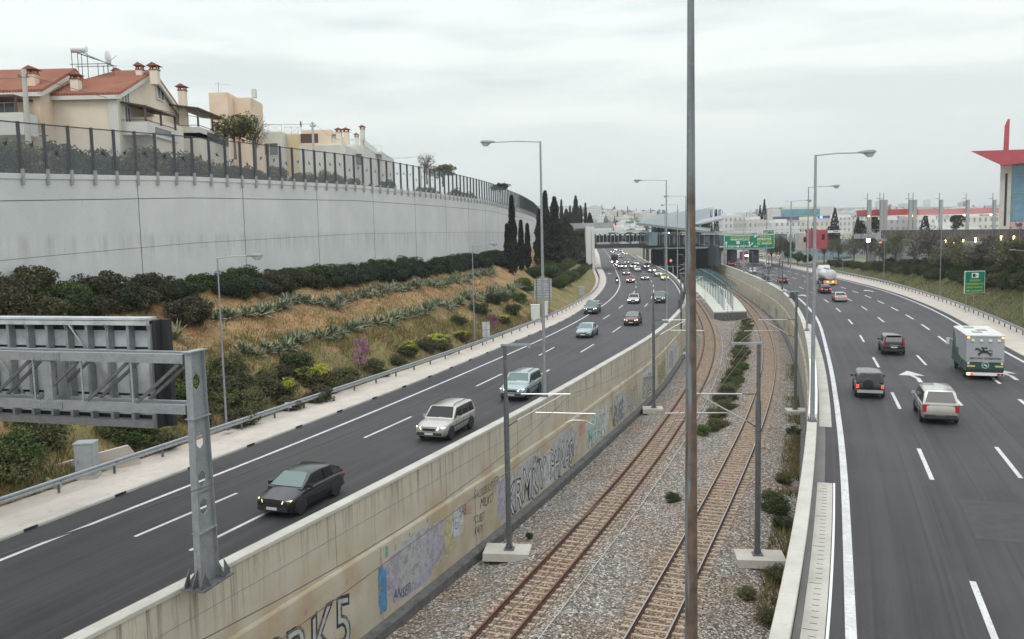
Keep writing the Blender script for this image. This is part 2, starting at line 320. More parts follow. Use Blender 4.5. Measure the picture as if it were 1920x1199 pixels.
# ---------------------------------------------------------------- left shoulder: kerb with drain slots, concrete apron
mb = MB()
rings = []
for y in KL.ys(YN, YF):
    a, b = KL.at(y, -.12, ZR+.13), GL.at(y, -.9, ZR+.16); rings.append([a, a.lerp(b, .5), b, b+Vector((0, 0, -.3))])
mb.loft(rings, closed=False, cap=False)
tag(mb.build('pavement', M['conc_warm'], fix=False), kind='structure')
mb = MB(); sweep(mb, KL, [(-.16, ZR-.1), (.1, ZR-.1), (.1, ZR+.09), (.06, ZR+.135), (-.16, ZR+.135)], YN, YF)
tag(mb.build('kerb', M['conc'], fix=True), kind='structure')
mb = MB()
for y in KL.walk(24, 120, 4.6):
    a = KL.at(y, .085, ZR+.07); mb.box(a, (.08, .62, .1), KL.ang(y))
tag(mb.build('kerb_drain_slots', M['black']), kind='structure')
# right: concrete shoulder between asphalt and guardrail, two tones of gutter
mb = MB(); rings = []
for y in RE.ys(6, YF):
    a, b = RE.at(y, .85, ZR+.03), RG.at(y, 1.2, ZR+.12); rings.append([a+Vector((0, 0, -.05)), a, a.lerp(b, .6), b, b+Vector((0, 0, -.3))])
mb.loft(rings, closed=False, cap=False); tag(mb.build('pavement', M['conc_warm'], fix=False), kind='structure')
# ---------------------------------------------------------------- trackbed (ballast)
def ballast_mat():
    m = mat('ballast', (.2, .18, .16), 1)
    def f(n, l, cur, tcn):
        v = n.new('ShaderNodeTexVoronoi'); v.inputs['Scale'].default_value = 13; l.new(tcn.outputs['Object'], v.inputs[0])
        sx = n.new('ShaderNodeSeparateColor'); l.new(v.outputs['Color'], sx.inputs[0])
        r = n.new('ShaderNodeValToRGB'); e = r.color_ramp.elements; e[0].color = (.045, .040, .035, 1); e[1].color = (.60, .58, .54, 1); e[1].position = .98
        k = e.new(.35); k.color = (.155, .142, .128, 1); k = e.new(.75); k.color = (.27, .245, .215, 1); l.new(sx.outputs[0], r.inputs[0])
        nz = n.new('ShaderNodeTexNoise'); nz.inputs['Scale'].default_value = .35; nz.inputs['Detail'].default_value = 5; l.new(tcn.outputs['Object'], nz.inputs[0])
        mr = n.new('ShaderNodeMapRange'); mr.inputs[1].default_value = .38; mr.inputs[2].default_value = .68; l.new(nz.outputs[0], mr.inputs[0])
        mx = n.new('ShaderNodeMix'); mx.data_type = 'RGBA'; mx.blend_type = 'MULTIPLY'; l.new(mr.outputs[0], mx.inputs[0]); l.new(r.outputs[0], mx.inputs[6]); mx.inputs[7].default_value = (.95, .80, .68, 1)
        d = n.new('ShaderNodeVertexColor'); d.layer_name = 'stain'; sc_ = n.new('ShaderNodeSeparateColor'); l.new(d.outputs[0], sc_.inputs[0])
        m2 = n.new('ShaderNodeMix'); m2.data_type = 'RGBA'; m2.blend_type = 'MULTIPLY'; l.new(sc_.outputs[0], m2.inputs[0]); l.new(mx.outputs[2], m2.inputs[6]); m2.inputs[7].default_value = (.98, .77, .62, 1)
        b = n['Principled BSDF']; bn = n.new('ShaderNodeBump'); bn.inputs['Strength'].default_value = .9; bn.inputs['Distance'].default_value = .06; l.new(v.outputs['Distance'], bn.inputs['Height']); bn.invert = True; l.new(bn.outputs[0], b.inputs['Normal'])
        return m2.outputs[2]
    return addlayer(m, f)
M['ballast'] = ballast_mat()
ys = LW.ys(4, Y_TR+60, .6); nx = 46; V = []; F = []; stain = []
for y in ys:
    a, b = LW.at(y, .1, 0), RW.at(y, -.05, 0)
    for k in range(nx+1):
        p = a.lerp(b, k/nx); 
        d1 = abs(p.x-T1.X(p.y))*T1.T(p.y)[1]; d2 = abs(p.x-T2.X(p.y))*T2.T(p.y)[1]; d = min(d1, d2)
        z = -.205 - .42*max(0, min(1, (d-1.7)/1.8)) + random.uniform(-.03, .03)
        if y > 330: z -= 0
        V.append((p.x, p.y, z)); stain.append(max(0, 1-max(0, d-.75)/.9) if d < 2 else 0)
for i in range(len(ys)-1):
    for k in range(nx):
        a = i*(nx+1)+k; F.append((a, a+1, a+nx+2, a+nx+1))
me = bpy.data.meshes.new('trackbed'); me.from_pydata(V, [], F); me.materials.append(M['ballast'])
ca = me.color_attributes.new('stain', 'FLOAT_COLOR', 'POINT'); ca.data.foreach_set('color', np.repeat(np.array(stain)[:, None], 4, 1).ravel())
tag(linkmesh('trackbed', me), kind='structure')
# ---------------------------------------------------------------- railway tracks
def rail_profile(o):
    return [(o-.085, -.16), (o+.085, -.16), (o+.085, -.125), (o+.03, -.10), (o+.03, -.04), (o+.042, -.025), (o+.042, .012), (o-.042, .012), (o-.042, -.025), (o-.03, -.04), (o-.03, -.10), (o-.085, -.125)]
def track(cv, head, label):
    t = empty('railway_track', (0, 0, 0), 0, label, 'railway track', 'railway tracks in the cutting')
    for s in (-1, 1):
        mb = MB(); sweep(mb, cv, rail_profile(s*.752), 6, Y_TR+40, k=.8); o = mb.build('rail', M['rust'], t, fix=True)
        h = MB(); sweep(h, cv, [(s*.752-.034, .013), (s*.752+.034, .013), (s*.752+.034, .019), (s*.752-.034, .019)], 6, Y_TR+40, k=.8); h.build('rail_head', head, o)
    pos = [y for y in cv.walk(14, Y_TR, .6)]
    # concrete sleeper: pale ends raised, thinner middle
    def sl(mb, y):
        a = cv.ang(y); c = cv.at(y, 0, 0); ca, sa = math.cos(a), math.sin(a)
        pr = [(-1.25, -.148, .105), (-.35, -.172, .075), (.35, -.172, .075), (1.25, -.148, .105)]; rings = []
        for x, z, w_ in pr:
            ring = []
            for yy, zz in ((-w_, -.35), (w_, -.35), (w_*.8, z), (-w_*.8, z)):
                ring.append((c.x+x*ca-yy*sa, c.y+x*sa+yy*ca, zz))
            rings.append(ring)
        mb.loft(rings)
    vis = [y for y in pos if cv.at(y).y > 25]
    for y in vis[:100]:
        m_ = MB(); sl(m_, y); m_.build('sleeper', M['sleeper'], t, fix=False)
    m_ = MB()
    for y in pos:
        if y not in vis[:100]: sl(m_, y)
    tag(m_.build('sleeper', M['sleeper'], t, fix=False), kind='stuff')
    return t
track(T1, M['railrust'], 'rusty single track beside the graffiti wall, left of the two tracks')
track(T2, M['railtop'], 'track with shiny worn rail heads, right of the two tracks')
# pale cable trough running beside the left track
mb = MB(); mb.tube([T1.at(y, 1.75, -.10) for y in T1.ys(14, 130)], .024, 6); tag(mb.build('cable_pipe', M['conc'], smooth=40), 'thin pale cable pipe lying along the right side of the rusty track', 'pipe')
# ---------------------------------------------------------------- retaining walls of the railway cutting
def streak_wall(name, base, warm, streak, dense=1.0):
    m = mat(name, base, .9, noise=[(.6, 5, warm, .38, .7), (14, 4, tuple(c*.86 for c in base), .5, .8)], bump=.1, bscale=25)
    def f(n, l, cur, tcn):
        g = n.new('ShaderNodeNewGeometry'); sp = n.new('ShaderNodeSeparateXYZ'); l.new(g.outputs['Position'], sp.inputs[0])
        # dark runs below the coping: noise stretched vertically, stronger near the coping
        mp = n.new('ShaderNodeMapping'); mp.inputs['Scale'].default_value = (1, 1, .035); l.new(tcn.outputs['Object'], mp.inputs[0])
        nz = n.new('ShaderNodeTexNoise'); nz.inputs['Scale'].default_value = 3.0; nz.inputs['Detail'].default_value = 6; nz.inputs['Roughness'].default_value = .8; l.new(mp.outputs[0], nz.inputs[0])
        mr = n.new('ShaderNodeMapRange'); mr.inputs[1].default_value = .50; mr.inputs[2].default_value = .66; l.new(nz.outputs[0], mr.inputs[0])
        hz = n.new('ShaderNodeMapRange'); hz.inputs[1].default_value = 3.2; hz.inputs[2].default_value = 5.2; hz.inputs[3].default_value = .12; hz.inputs[4].default_value = .85*dense; l.new(sp.outputs['Z'], hz.inputs[0])
        mu = n.new('ShaderNodeMath'); mu.operation = 'MULTIPLY'; l.new(mr.outputs[0], mu.inputs[0]); l.new(hz.outputs[0], mu.inputs[1])
        mx = n.new('ShaderNodeMix'); mx.data_type = 'RGBA'; l.new(mu.outputs[0], mx.inputs[0]); l.new(cur, mx.inputs[6]); mx.inputs[7].default_value = (*streak, 1)
        # ochre stain above the ledge
        n2 = n.new('ShaderNodeTexNoise'); n2.inputs['Scale'].default_value = .55; n2.inputs['Detail'].default_value = 6; l.new(tcn.outputs['Object'], n2.inputs[0])
        r2 = n.new('ShaderNodeMapRange'); r2.inputs[1].default_value = .42; r2.inputs[2].default_value = .62; l.new(n2.outputs[0], r2.inputs[0])
        h2 = n.new('ShaderNodeMapRange'); h2.inputs[1].default_value = 4.3; h2.inputs[2].default_value = 3.1; h2.inputs[3].default_value = 0; h2.inputs[4].default_value = .6; l.new(sp.outputs['Z'], h2.inputs[0])
        m3 = n.new('ShaderNodeMath'); m3.operation = 'MULTIPLY'; l.new(r2.outputs[0], m3.inputs[0]); l.new(h2.outputs[0], m3.inputs[1])
        mx2 = n.new('ShaderNodeMix'); mx2.data_type = 'RGBA'; l.new(m3.outputs[0], mx2.inputs[0]); l.new(mx.outputs[2], mx2.inputs[6]); mx2.inputs[7].default_value = (.36, .25, .13, 1)
        return mx2.outputs[2]
    return addlayer(m, f)
M['wall_l'] = streak_wall('stained_cream_concrete', (.50, .46, .37), (.43, .39, .30), (.15, .125, .10), 1.15)
M['wall_r'] = streak_wall('pale_stained_concrete', (.47, .45, .38), (.41, .385, .32), (.20, .175, .14), .75)
M['joint'] = mat('wall_joint', (.24, .21, .17), .9)
def retaining(cv, sgn, y0, mw, label):
    t = empty('retaining_wall', cv.at(60, 0, 0), 0, label, 'retaining wall'); t.location = (0, 0, 0)
    s = sgn   # direction of the trench (+1: trench lies to the right)
    yE = Y_TR+50
    mb = MB(); sweep(mb, cv, [(0, 3.1), (0, 5.36), (-.34*s, 5.36), (-.34*s, 3.1)], y0, yE); mb.build('upper_panel', mw, t)
    mb = MB(); sweep(mb, cv, [(.16*s, -.6), (.16*s, 3.02), (.13*s, 3.09), (-.02*s, 3.098), (-.34*s, 3.098), (-.34*s, -.6)], y0, yE); mb.build('lower_panel', mw, t)
    mb = MB(); sweep(mb, cv, [(.05*s, 5.362), (.05*s, 5.48), (.03*s, 5.5), (-.42*s, 5.5), (-.44*s, 5.48), (-.44*s, 5.362)], y0, yE); mb.build('coping', M['conc'], t)
    # joints
    mb = MB()
    for y in cv.walk(y0+3, 250, 9.1):
        a = cv.at(y, .004*s, 4.25); mb.box(a, (.012, .02, 2.2), cv.ang(y))
        a = cv.at(y+2.6, .164*s, 1.4); mb.box(a, (.012, .02, 3.2), cv.ang(y))
    sweep(mb, cv, [(.003*s, 4.38), (.008*s, 4.38), (.008*s, 4.395), (.003*s, 4.395)], y0, 250)
    mb.build('joint', M['joint'], t)
    mb = MB(); sweep(mb, cv, [(.17*s, -.65), (.17*s, -.12), (.55*s, -.12), (.6*s, -.2), (.6*s, -.65)], y0, yE); mb.build('drain_channel', M['conc_dk'], t)
    return t
WALL_L = retaining(LW, 1, 12, M['wall_l'], 'long graffiti covered retaining wall between the left carriageway and the railway')
WALL_R = retaining(RW, -1, 6, M['wall_r'], 'retaining wall between the railway and the right carriageway')
# steel coping channel with two pale lips on the right wall
mb = MB(); sweep(mb, RW, [(-.02, 5.503), (.1, 5.503), (.1, 5.62), (-.02, 5.62)], 46.2, 66); sweep(mb, RW, [(.32, 5.503), (.44, 5.503), (.44, 5.62), (.32, 5.62)], 46.2, 66)
mb.build('coping_lip', M['white'], WALL_R)
# drain cover strips along the right road's inner edge
dr = empty('drain_cover_strip', (0, 0, 0), 0, 'pale slotted concrete drain covers along the inner edge of the right carriageway', 'drain')
mb = MB(); line(mb, RW, .88, .62, 20, 36.9, ZR+.02); line(mb, RW, .88, .66, 47.5, 100, ZR+.02); mb.build('cover', M['conc'], dr, fix=False)
mb = MB(); sweep(mb, RW, [(1.22, ZR), (1.30, ZR), (1.30, ZR+.04), (1.22, ZR+.04)], 19, 36.9); mb.build('rim', M['white'], dr)
for i, y in enumerate(RW.walk(20, 36.6, .42)):
    mb = MB(); p = RW.at(y, .88 if i % 8 else .80, ZR+.026); mb.box(p, (.20 if i % 8 else .4, .02, .006), RW.ang(y)); mb.build('slot', M['conc_dk'], dr)
mb = MB(); line(mb, RW, .62, .5, 15, 100, ZR+.004); tag(mb.build('worn_asphalt', M['asphalt_worn'], fix=False), kind='structure')
# ---------------------------------------------------------------- guardrails
def guardrail(cv, side, y0, y1, label, step=3.2):
    t = empty('guardrail', (0, 0, 0), 0, label, 'guardrail', 'guardrails along the road edges')
    mb = MB(); z = ZR+.16
    pr = [(0, .40), (.05, .44), (.05, .50), (0, .55), (.05, .60), (.05, .67), (0, .71)]
    prof = [(side*a, z+b) for a, b in pr]+[(side*(a-.012), z+b) for a, b in pr[::-1]]
    sweep(mb, cv, prof, y0, y1); mb.build('beam', M['galv'], t)
    ps = cv.walk(y0, y1, step)
    for y in ps[:90]:
        m_ = MB(); p = cv.at(y, -side*.13, z+.28); m_.box(p, (.11, .06, .72), cv.ang(y)); m_.box(cv.at(y, -side*.04, z+.55), (.16, .06, .16), cv.ang(y)); m_.build('post', M['galv_dk'], t)
    m_ = MB()
    for y in ps[90:]: m_.box(cv.at(y, -side*.13, z+.28), (.11, .06, .72), cv.ang(y))
    if ps[90:]: tag(m_.build('post', M['galv_dk'], t), kind='stuff')
guardrail(GL, 1, 16, 255, 'steel guardrail between the planted slope and the left carriageway')
guardrail(RG, -1, 60, 330, 'steel guardrail at the outer edge of the right carriageway', 2.6)
# ================================================================ high white retaining wall with glass noise barrier
ZT = lambda y: float(np.interp(y, [25, 52, 69, 94, 150, 171, 225, 262], [19.5, 20.1, 20.9, 21.5, 21.6, 21.3, 20.9, 19.8]))
M['white_wall'] = mat('white_painted_concrete', (.64, .645, .63), .85, noise=[(.18, 5, (.56, .57, .555), .38, .62), (.7, 6, (.58, .585, .57), .48, .7, (1, 1, .12)), (5, 5, (.42, .425, .41), .60, .8)], bump=.05)
def grime(n, l, cur, tcn):
    g = n.new('ShaderNodeNewGeometry'); sp = n.new('ShaderNodeSeparateXYZ'); l.new(g.outputs['Position'], sp.inputs[0])
    mp = n.new('ShaderNodeMapping'); mp.inputs['Scale'].default_value = (1, 1, .07); l.new(tcn.outputs['Object'], mp.inputs[0])
    nz = n.new('ShaderNodeTexNoise'); nz.inputs['Scale'].default_value = 1.6; nz.inputs['Detail'].default_value = 6; nz.inputs['Roughness'].default_value = .7; l.new(mp.outputs[0], nz.inputs[0])
    mr = n.new('ShaderNodeMapRange'); mr.inputs[1].default_value = .46; mr.inputs[2].default_value = .74; l.new(nz.outputs[0], mr.inputs[0])
    a = n.new('ShaderNodeMapRange'); a.inputs[1].default_value = 14.2; a.inputs[2].default_value = 15.7; l.new(sp.outputs['Z'], a.inputs[0])
    b = n.new('ShaderNodeMapRange'); b.inputs[1].default_value = 16.6; b.inputs[2].default_value = 16.1; l.new(sp.outputs['Z'], b.inputs[0])
    m1 = n.new('ShaderNodeMath'); m1.operation = 'MULTIPLY'; l.new(a.outputs[0], m1.inputs[0]); l.new(b.outputs[0], m1.inputs[1])
    m2 = n.new('ShaderNodeMath'); m2.operation = 'MULTIPLY'; l.new(m1.outputs[0], m2.inputs[0]); l.new(mr.outputs[0], m2.inputs[1])
    mx = n.new('ShaderNodeMix'); mx.data_type = 'RGBA'; l.new(m2.outputs[0], mx.inputs[0]); l.new(cur, mx.inputs[6]); mx.inputs[7].default_value = (.40, .40, .375, 1); return mx.outputs[2]
addlayer(M['white_wall'], grime)
W3 = empty('retaining_wall', (0, 0, 0), 0, 'tall white retaining wall above the planted slope, topped by the glass noise barrier', 'retaining wall')
ysw = NW.ys(25, 262, .8)
mb = MB(); mb.loft([[NW.at(y, o, z if z < 15 else ZT(y)+(z-20)) for o, z in ((0, 9), (0, 19.66), (.06, 19.66), (.06, 20), (-.5, 20), (-.5, 9))] for y in ysw]); mb.build('wall_body', M['white_wall'], W3)
mb = MB()
for dz, th in ((-1.72, .05), (-5.3, .025)):
    mb.loft([[NW.at(y, o, ZT(y)+dz+q) for o, q in ((.003, 0), (.01, 0), (.01, th), (.003, th))] for y in ysw])
for y in NW.walk(28.5, 262, 12.1): mb.box(NW.at(y, .006, ZT(y)-6.2), (.012, .05, 11.7), NW.ang(y))
mb.build('joint', M['conc_dk'], W3)
NB = empty('noise_barrier', (0, 0, 0), 0, 'glass noise barrier with dark steel posts and bird stickers on top of the white wall', 'noise barrier')
M['pane'] = mat('hazy_acrylic_pane', (.40, .42, .44), .2, alpha=.14, spec=.5)
M['pane_dk'] = mat('dark_acoustic_panel', (.075, .085, .095), .6, noise=[(.5, 3, (.10, .11, .12), .4, .6)])
M['post'] = mat('noise_barrier_post_steel', (.075, .08, .085), .55, .3)
M['bracket'] = mat('weathered_bracket', (.36, .37, .36), .7, .2, noise=[(8, 4, (.26, .265, .26), .45, .7)])
ps = NW.walk(27, 261, 2.0); HF = 3.2
vis = [y for y in ps if NW.at(y).x/y > -.64]
restP = MB(); restG = MB()
for i, y in enumerate(ps[:-1]):
    z = ZT(y); a = NW.ang(y); inr = y in vis[:100]
    m_ = MB() if inr else restP
    m_.box(NW.at(y, .02, z+HF/2), (.20, .12, HF), a); m_.box(NW.at(y, .14, z-.22), (.16, .14, 1.0), a, mi=1)
    if inr: m_.build('post', [M['post'], M['bracket']], NB, fix=False)
    y2 = ps[i+1]; z2 = ZT(y2)
    p, q = NW.at(y, -.02, 0), NW.at(y2, -.02, 0); p2, q2 = NW.at(y, -.04, 0), NW.at(y2, -.04, 0)
    g = MB() if inr else restG
    vs = [(p.x, p.y, z+.02), (q.x, q.y, z2+.02), (q.x, q.y, z2+HF-.1), (p.x, p.y, z+HF-.1), (p2.x, p2.y, z+.02), (q2.x, q2.y, z2+.02), (q2.x, q2.y, z2+HF-.1), (p2.x, p2.y, z+HF-.1)]
    g.add(vs, [(0, 1, 2, 3), (7, 6, 5, 4), (0, 4, 5, 1), (1, 5, 6, 2), (2, 6, 7, 3), (3, 7, 4, 0)])
    if inr:
        o = g.build('pane', M['pane'] if y < 185 else M['pane_dk'], NB, fix=False)
        if y < 120 and i % 1 == 0:
            c = NW.at((y+y2)/2, .03, z+random.uniform(1.3, 2.1)); t = random.choice((1, -1))*random.uniform(.5, 1.1); b = MB()
            tx, ty = NW.T(y); U = Vector((tx, ty, 0)); Z = Vector((0, 0, 1)); e1 = (U*math.cos(t)+Z*math.sin(t)); e2 = (Z*math.cos(t)-U*math.sin(t)); nn_ = Vector((ty, -tx, 0))*.004
            pts = [c-e1*.36, c-e1*.10+e2*.045, c-e1*.16+e2*.22, c+e1*.05+e2*.04, c+e1*.34+e2*.03, c+e1*.08-e2*.045, c-e1*.12-e2*.16, c-e1*.12-e2*.04]
            b.add(pts+[p_+nn_ for p_ in pts], [tuple(range(8)), tuple(range(15, 7, -1))]); b.build('bird_sticker', M['black'], o, fix=False)
tag(restP.build('post', [M['post'], M['bracket']], NB, fix=False), kind='stuff'); tag(restG.build('pane', M['pane_dk'], NB, fix=False), kind='stuff')
mb = MB(); mb.loft([[NW.at(y, o, ZT(y)+HF+q) for o, q in ((-.06, -.1), (.04, -.1), (.04, -.03), (-.06, -.03))] for y in ysw]); mb.build('top_rail', M['post'], NB)
# ================================================================ planted slope left
def hs(x, y):       # height of the left slope
    yy = min(max(y, 10), 300); g = GL.X(yy)-.95; n_ = NW.X(min(yy, 262)) if yy <= 262 else NW.X(262)+(yy-262)*.3
    t = (g-x)/max(1, g-n_)
    if t <= 0: return ZR+.1
    t = min(t, 1.0); zt = 12.9 - .35*max(0, min(1, (yy-52)/60))
    base = ZR+.1+(zt-ZR-.1)*(t*.92+.08*math.sin(t*math.pi/2))
    if yy > 200: base = ZR+.1+(base-ZR-.1)*(1-.25*min(1, (yy-200)/60))
    return base+.22*math.sin(x*.9+y*.31)*math.sin(t*math.pi)+.15*math.sin(y*.8-x*.4)*math.sin(t*math.pi)
def S(px, py):      # pixel -> point on the left slope
    v = RAYD(px, py); t = 15.
    for _ in range(5000):
        q = v*t; z = CAMH+q.z
        if z < hs(q.x, q.y): break
        t += .12
    q = v*t; return Vector((q.x, q.y, hs(q.x, q.y)))
V = []; F = []; ys = [y for y in np.arange(6, 120, .9)]+[y for y in np.arange(120, 300, 2.)]; nx = 30
for y in ys:
    g = GL.X(y)-.9; n_ = (NW.X(min(y, 262)) if y > 25 else NW.X(25)-(25-y)*.45)-.3
    for k in range(nx+1):
        x = g+(n_-g)*k/nx; V.append((x, y, hs(x, y)+random.uniform(-.07, .07)*(0 < k < nx)))
for i in range(len(ys)-1):
    for k in range(nx): a = i*(nx+1)+k; F.append((a, a+nx+1, a+nx+2, a+1))
me = bpy.data.meshes.new('slope_terrain'); me.from_pydata(V, [], F)
M['slope'] = mat('dry_grass_slope', (.28, .155, .065), 1, noise=[(.35, 5, (.36, .23, .105), .40, .62), (.6, 6, (.12, .125, .045), .52, .68), (3, 5, (.12, .075, .04), .5, .7), (22, 3, (.38, .27, .15), .56, .8)], bump=1., bscale=9)
def lowgreen(n, l, cur, tcn):
    g = n.new('ShaderNodeNewGeometry'); sp = n.new('ShaderNodeSeparateXYZ'); l.new(g.outputs['Position'], sp.inputs[0])
    nz = n.new('ShaderNodeTexNoise'); nz.inputs['Scale'].default_value = .45; nz.inputs['Detail'].default_value = 5; l.new(tcn.outputs['Object'], nz.inputs[0])
    a = n.new('ShaderNodeMapRange'); a.inputs[1].default_value = 9.6; a.inputs[2].default_value = 6.6; l.new(sp.outputs['Z'], a.inputs[0])
    b = n.new('ShaderNodeMapRange'); b.inputs[1].default_value = .34; b.inputs[2].default_value = .50; b.inputs[4].default_value = .85; l.new(nz.outputs[0], b.inputs[0])
    m2 = n.new('ShaderNodeMath'); m2.operation = 'MULTIPLY'; l.new(a.outputs[0], m2.inputs[0]); l.new(b.outputs[0], m2.inputs[1])
    mx = n.new('ShaderNodeMix'); mx.data_type = 'RGBA'; l.new(m2.outputs[0], mx.inputs[0]); l.new(cur, mx.inputs[6]); mx.inputs[7].default_value = (.125, .125, .04, 1); return mx.outputs[2]
addlayer(M['slope'], lowgreen)
me.materials.append(M['slope']); tag(linkmesh('slope_terrain', me), kind='structure')
# plateau behind the wall
mb = MB(); rings = []
for y in [-10, 10, 25]+[y for y in range(30, 262, 8)]+[262]:
    yy = max(y, 25); a = NW.at(yy, -.45, ZT(yy)-.9); rings.append([a if y >= 25 else Vector((a.x-(25-y)*.4, y, a.z)), Vector((a.x-20, y, 19.6)), Vector((-260, y, 22))])
rings.append([Vector((8, 300, 12)), Vector((-15, 320, 12)), Vector((-260, 320, 14))]); rings.append([Vector((16, 330, 4.4)), Vector((0, 380, 4.4)), Vector((-260, 420, 4.4))])
mb.loft(rings, closed=False, cap=False); tag(mb.build('plateau_terrain', M['ground'], fix=False), kind='structure')
# ================================================================ foliage
def leafmesh(name, cen, size, aspect=1.8, seed=0, up=0., mi=None):
    r = np.random.default_rng(seed); n = len(cen); sz = size*r.uniform(.6, 1.3, (n, 1))
    a = r.normal(size=(n, 3)); a[:, 2] += up; a /= np.linalg.norm(a, axis=1)[:, None]
    b = r.normal(size=(n, 3)); b -= (b*a).sum(1)[:, None]*a; b /= np.linalg.norm(b, axis=1)[:, None]
    a = a*sz*aspect/2; b = b*sz/2; V = np.stack([cen-a, cen+b*.8-a*.1, cen+a, cen-b*.8-a*.1], 1).reshape(-1, 3)
    me = bpy.data.meshes.new(name); me.vertices.add(4*n); me.vertices.foreach_set('co', V.astype(np.float32).ravel())
    me.loops.add(4*n); me.loops.foreach_set('vertex_index', np.arange(4*n, dtype=np.int32)); me.polygons.add(n)
    me.polygons.foreach_set('loop_start', np.arange(0, 4*n, 4, dtype=np.int32)); me.polygons.foreach_set('loop_total', np.full(n, 4, dtype=np.int32))
    if mi is not None: me.polygons.foreach_set('material_index', mi.astype(np.int32))
    me.update(calc_edges=True); me.validate(); return me
def clumps(n, k, rad, cr, seed, flat=.0, shell=.75, box=None):
    """n leaf centres in k clumps spread through an ellipsoid of radii rad"""
    r = np.random.default_rng(seed); d = r.normal(size=(k, 3)); d /= np.linalg.norm(d, axis=1)[:, None]; rr = r.uniform(shell*.35, 1, (k, 1))**.6
    c = d*rr*np.array(rad)*(1-cr*.6); i = r.integers(0, k, n); q = r.normal(size=(n, 3)); q /= np.linalg.norm(q, axis=1)[:, None]
    s = r.uniform(.6, 1.35, (k, 1))[i]
    p = c[i]+q*(r.uniform(.25, 1, (n, 1))**.4)*s*cr*np.array(rad)
    return p
def fol(name, c1, c2, c3, objvar=.18, s1=1.3, s2=9):
    return mat(name, c1, .8, noise=[(s1, 3, c2, .42, .62), (s2, 2, c3, .52, .72)], objvar=objvar, spec=.25)
F_ = dict(dark=fol('dark_shrub_leaves', (.030, .045, .018), (.054, .072, .026), (.08, .10, .035)),
          brown=fol('brownish_shrub_leaves', (.052, .050, .028), (.078, .066, .036), (.046, .058, .024)),
          green=fol('green_shrub_leaves', (.050, .080, .022), (.085, .12, .03), (.12, .16, .045)),
          bluish=fol('bluish_shrub_leaves', (.026, .042, .026), (.042, .060, .034), (.06, .082, .044)),
          olive=fol('olive_leaves', (.10, .105, .045), (.14, .14, .06), (.08, .07, .035)),
          mix=fol('mixed_scrub_leaves', (.072, .072, .034), (.10, .10, .045), (.14, .125, .06)),
          cyp=fol('cypress_leaves', (.014, .021, .015), (.022, .031, .020), (.034, .044, .027)),
          pine=fol('dark_pine_leaves', (.028, .034, .02), (.045, .052, .028), (.06, .065, .038)),
          agave=fol('agave_blades', (.155, .185, .115), (.24, .265, .18), (.10, .12, .07), .15),
          agavey=fol('yellow_agave_edges', (.40, .39, .25), (.28, .28, .17), (.46, .45, .32)),
          yellow=fol('yellow_blossom', (.42, .42, .05), (.28, .33, .05), (.52, .50, .10)),
          pink=fol('magenta_blossom', (.36, .15, .28), (.25, .10, .19), (.42, .22, .34)),
          twig=fol('bare_twigs', (.11, .095, .08), (.16, .14, .12), (.08, .07, .055)),
          palegreen=fol('pale_tree_leaves', (.13, .135, .085), (.17, .17, .11), (.11, .10, .065)))
M['bark'] = mat('bark', (.10, .08, .06), .95, noise=[(6, 4, (.06, .05, .04), .45, .7)])
def trunk_mb(h, r, seed, nb=5, spread=1.2, top=.9, mb=None):
    rr = random.Random(seed); mb = mb or MB(); b = Vector((rr.uniform(-.1, .1)*h*.3, rr.uniform(-.1, .1)*h*.3, h*.55))
    mb.tube([(0, 0, -.4), (b.x*.3, b.y*.3, h*.25), b], [r, r*.8, r*.6], 6)
    for k in range(nb):
        a = 2*math.pi*(k+rr.random()*.6)/nb; s = spread*rr.uniform(.5, 1); z0 = h*rr.uniform(.25, .55); p0 = Vector((b.x*z0/b.z, b.y*z0/b.z, z0)); e = Vector((math.cos(a)*s, math.sin(a)*s, h*rr.uniform(.7, top)))
        mb.tube([p0, p0.lerp(e, .5)+Vector((0, 0, .1*h)), e], [r*.5, r*.32, r*.12], 5)
    return mb
# prototypes live at their first used place; others are copies
PROTO = {}
def shrubproto(key, fm, n, rad, k, cr, leaf, seed, aspect=1.8, up=0.):
    me = leafmesh(key, clumps(n, k, rad, cr, seed)+np.array([0, 0, rad[2]*.85]), leaf, aspect, seed, up); me.materials.append(fm); PROTO.setdefault(key, []).append(me)
for sd in range(3):
    for key in ('dark', 'brown', 'green', 'bluish', 'olive', 'mix'):
        shrubproto(key, F_[key], 5200, (1.25, 1.25, .95), 40, .32, .09, 10+sd+len(key)*7)
STEM = MB(); trunk_mb(1.2, .05, 3, 4, .5, mb=STEM); STEM_ME = None
def shrub(key, p, s, label, group=None, sz=1.0, cat='shrub', name='shrub'):
    global STEM_ME
    t = empty(name, p-Vector((0, 0, .15*s)), random.uniform(0, 6.28), label, cat, group); t.scale = (s, s, s*sz)
    f = linkmesh('foliage', random.choice(PROTO[key]), t)
    if STEM_ME is None:
        o = STEM.build('stem', M['bark'], t); STEM_ME = o.data
    else: linkmesh('stem', STEM_ME, t)
    return t
NTH = ['', 'second ', 'third ', 'fourth ', 'fifth ', 'sixth ', 'seventh ', 'eighth ', 'ninth ', 'tenth ', 'eleventh ', 'twelfth ']
ZONES = [(60, 'at the left picture edge'), (215, 'left of the grey cabinet area'), (330, 'just below the sign board'), (405, 'right of the gantry post'), (480, 'right beside the first low lamp'), (600, 'left of the flowering bushes'), (690, 'around the magenta tree'), (830, 'right of the magenta tree'), (905, 'near the second low lamp'), (1010, 'left of the big sign back'), (1200, 'beyond the big sign back')]
seen_l = {}
def zlabel(px, head):
    z = [b for a, b in ZONES if px < a][0]; k = seen_l.get((head, z), 0); seen_l[(head, z)] = k+1; return (head+' '+z) if k == 0 else (NTH[min(k, 11)]+head+' '+z)
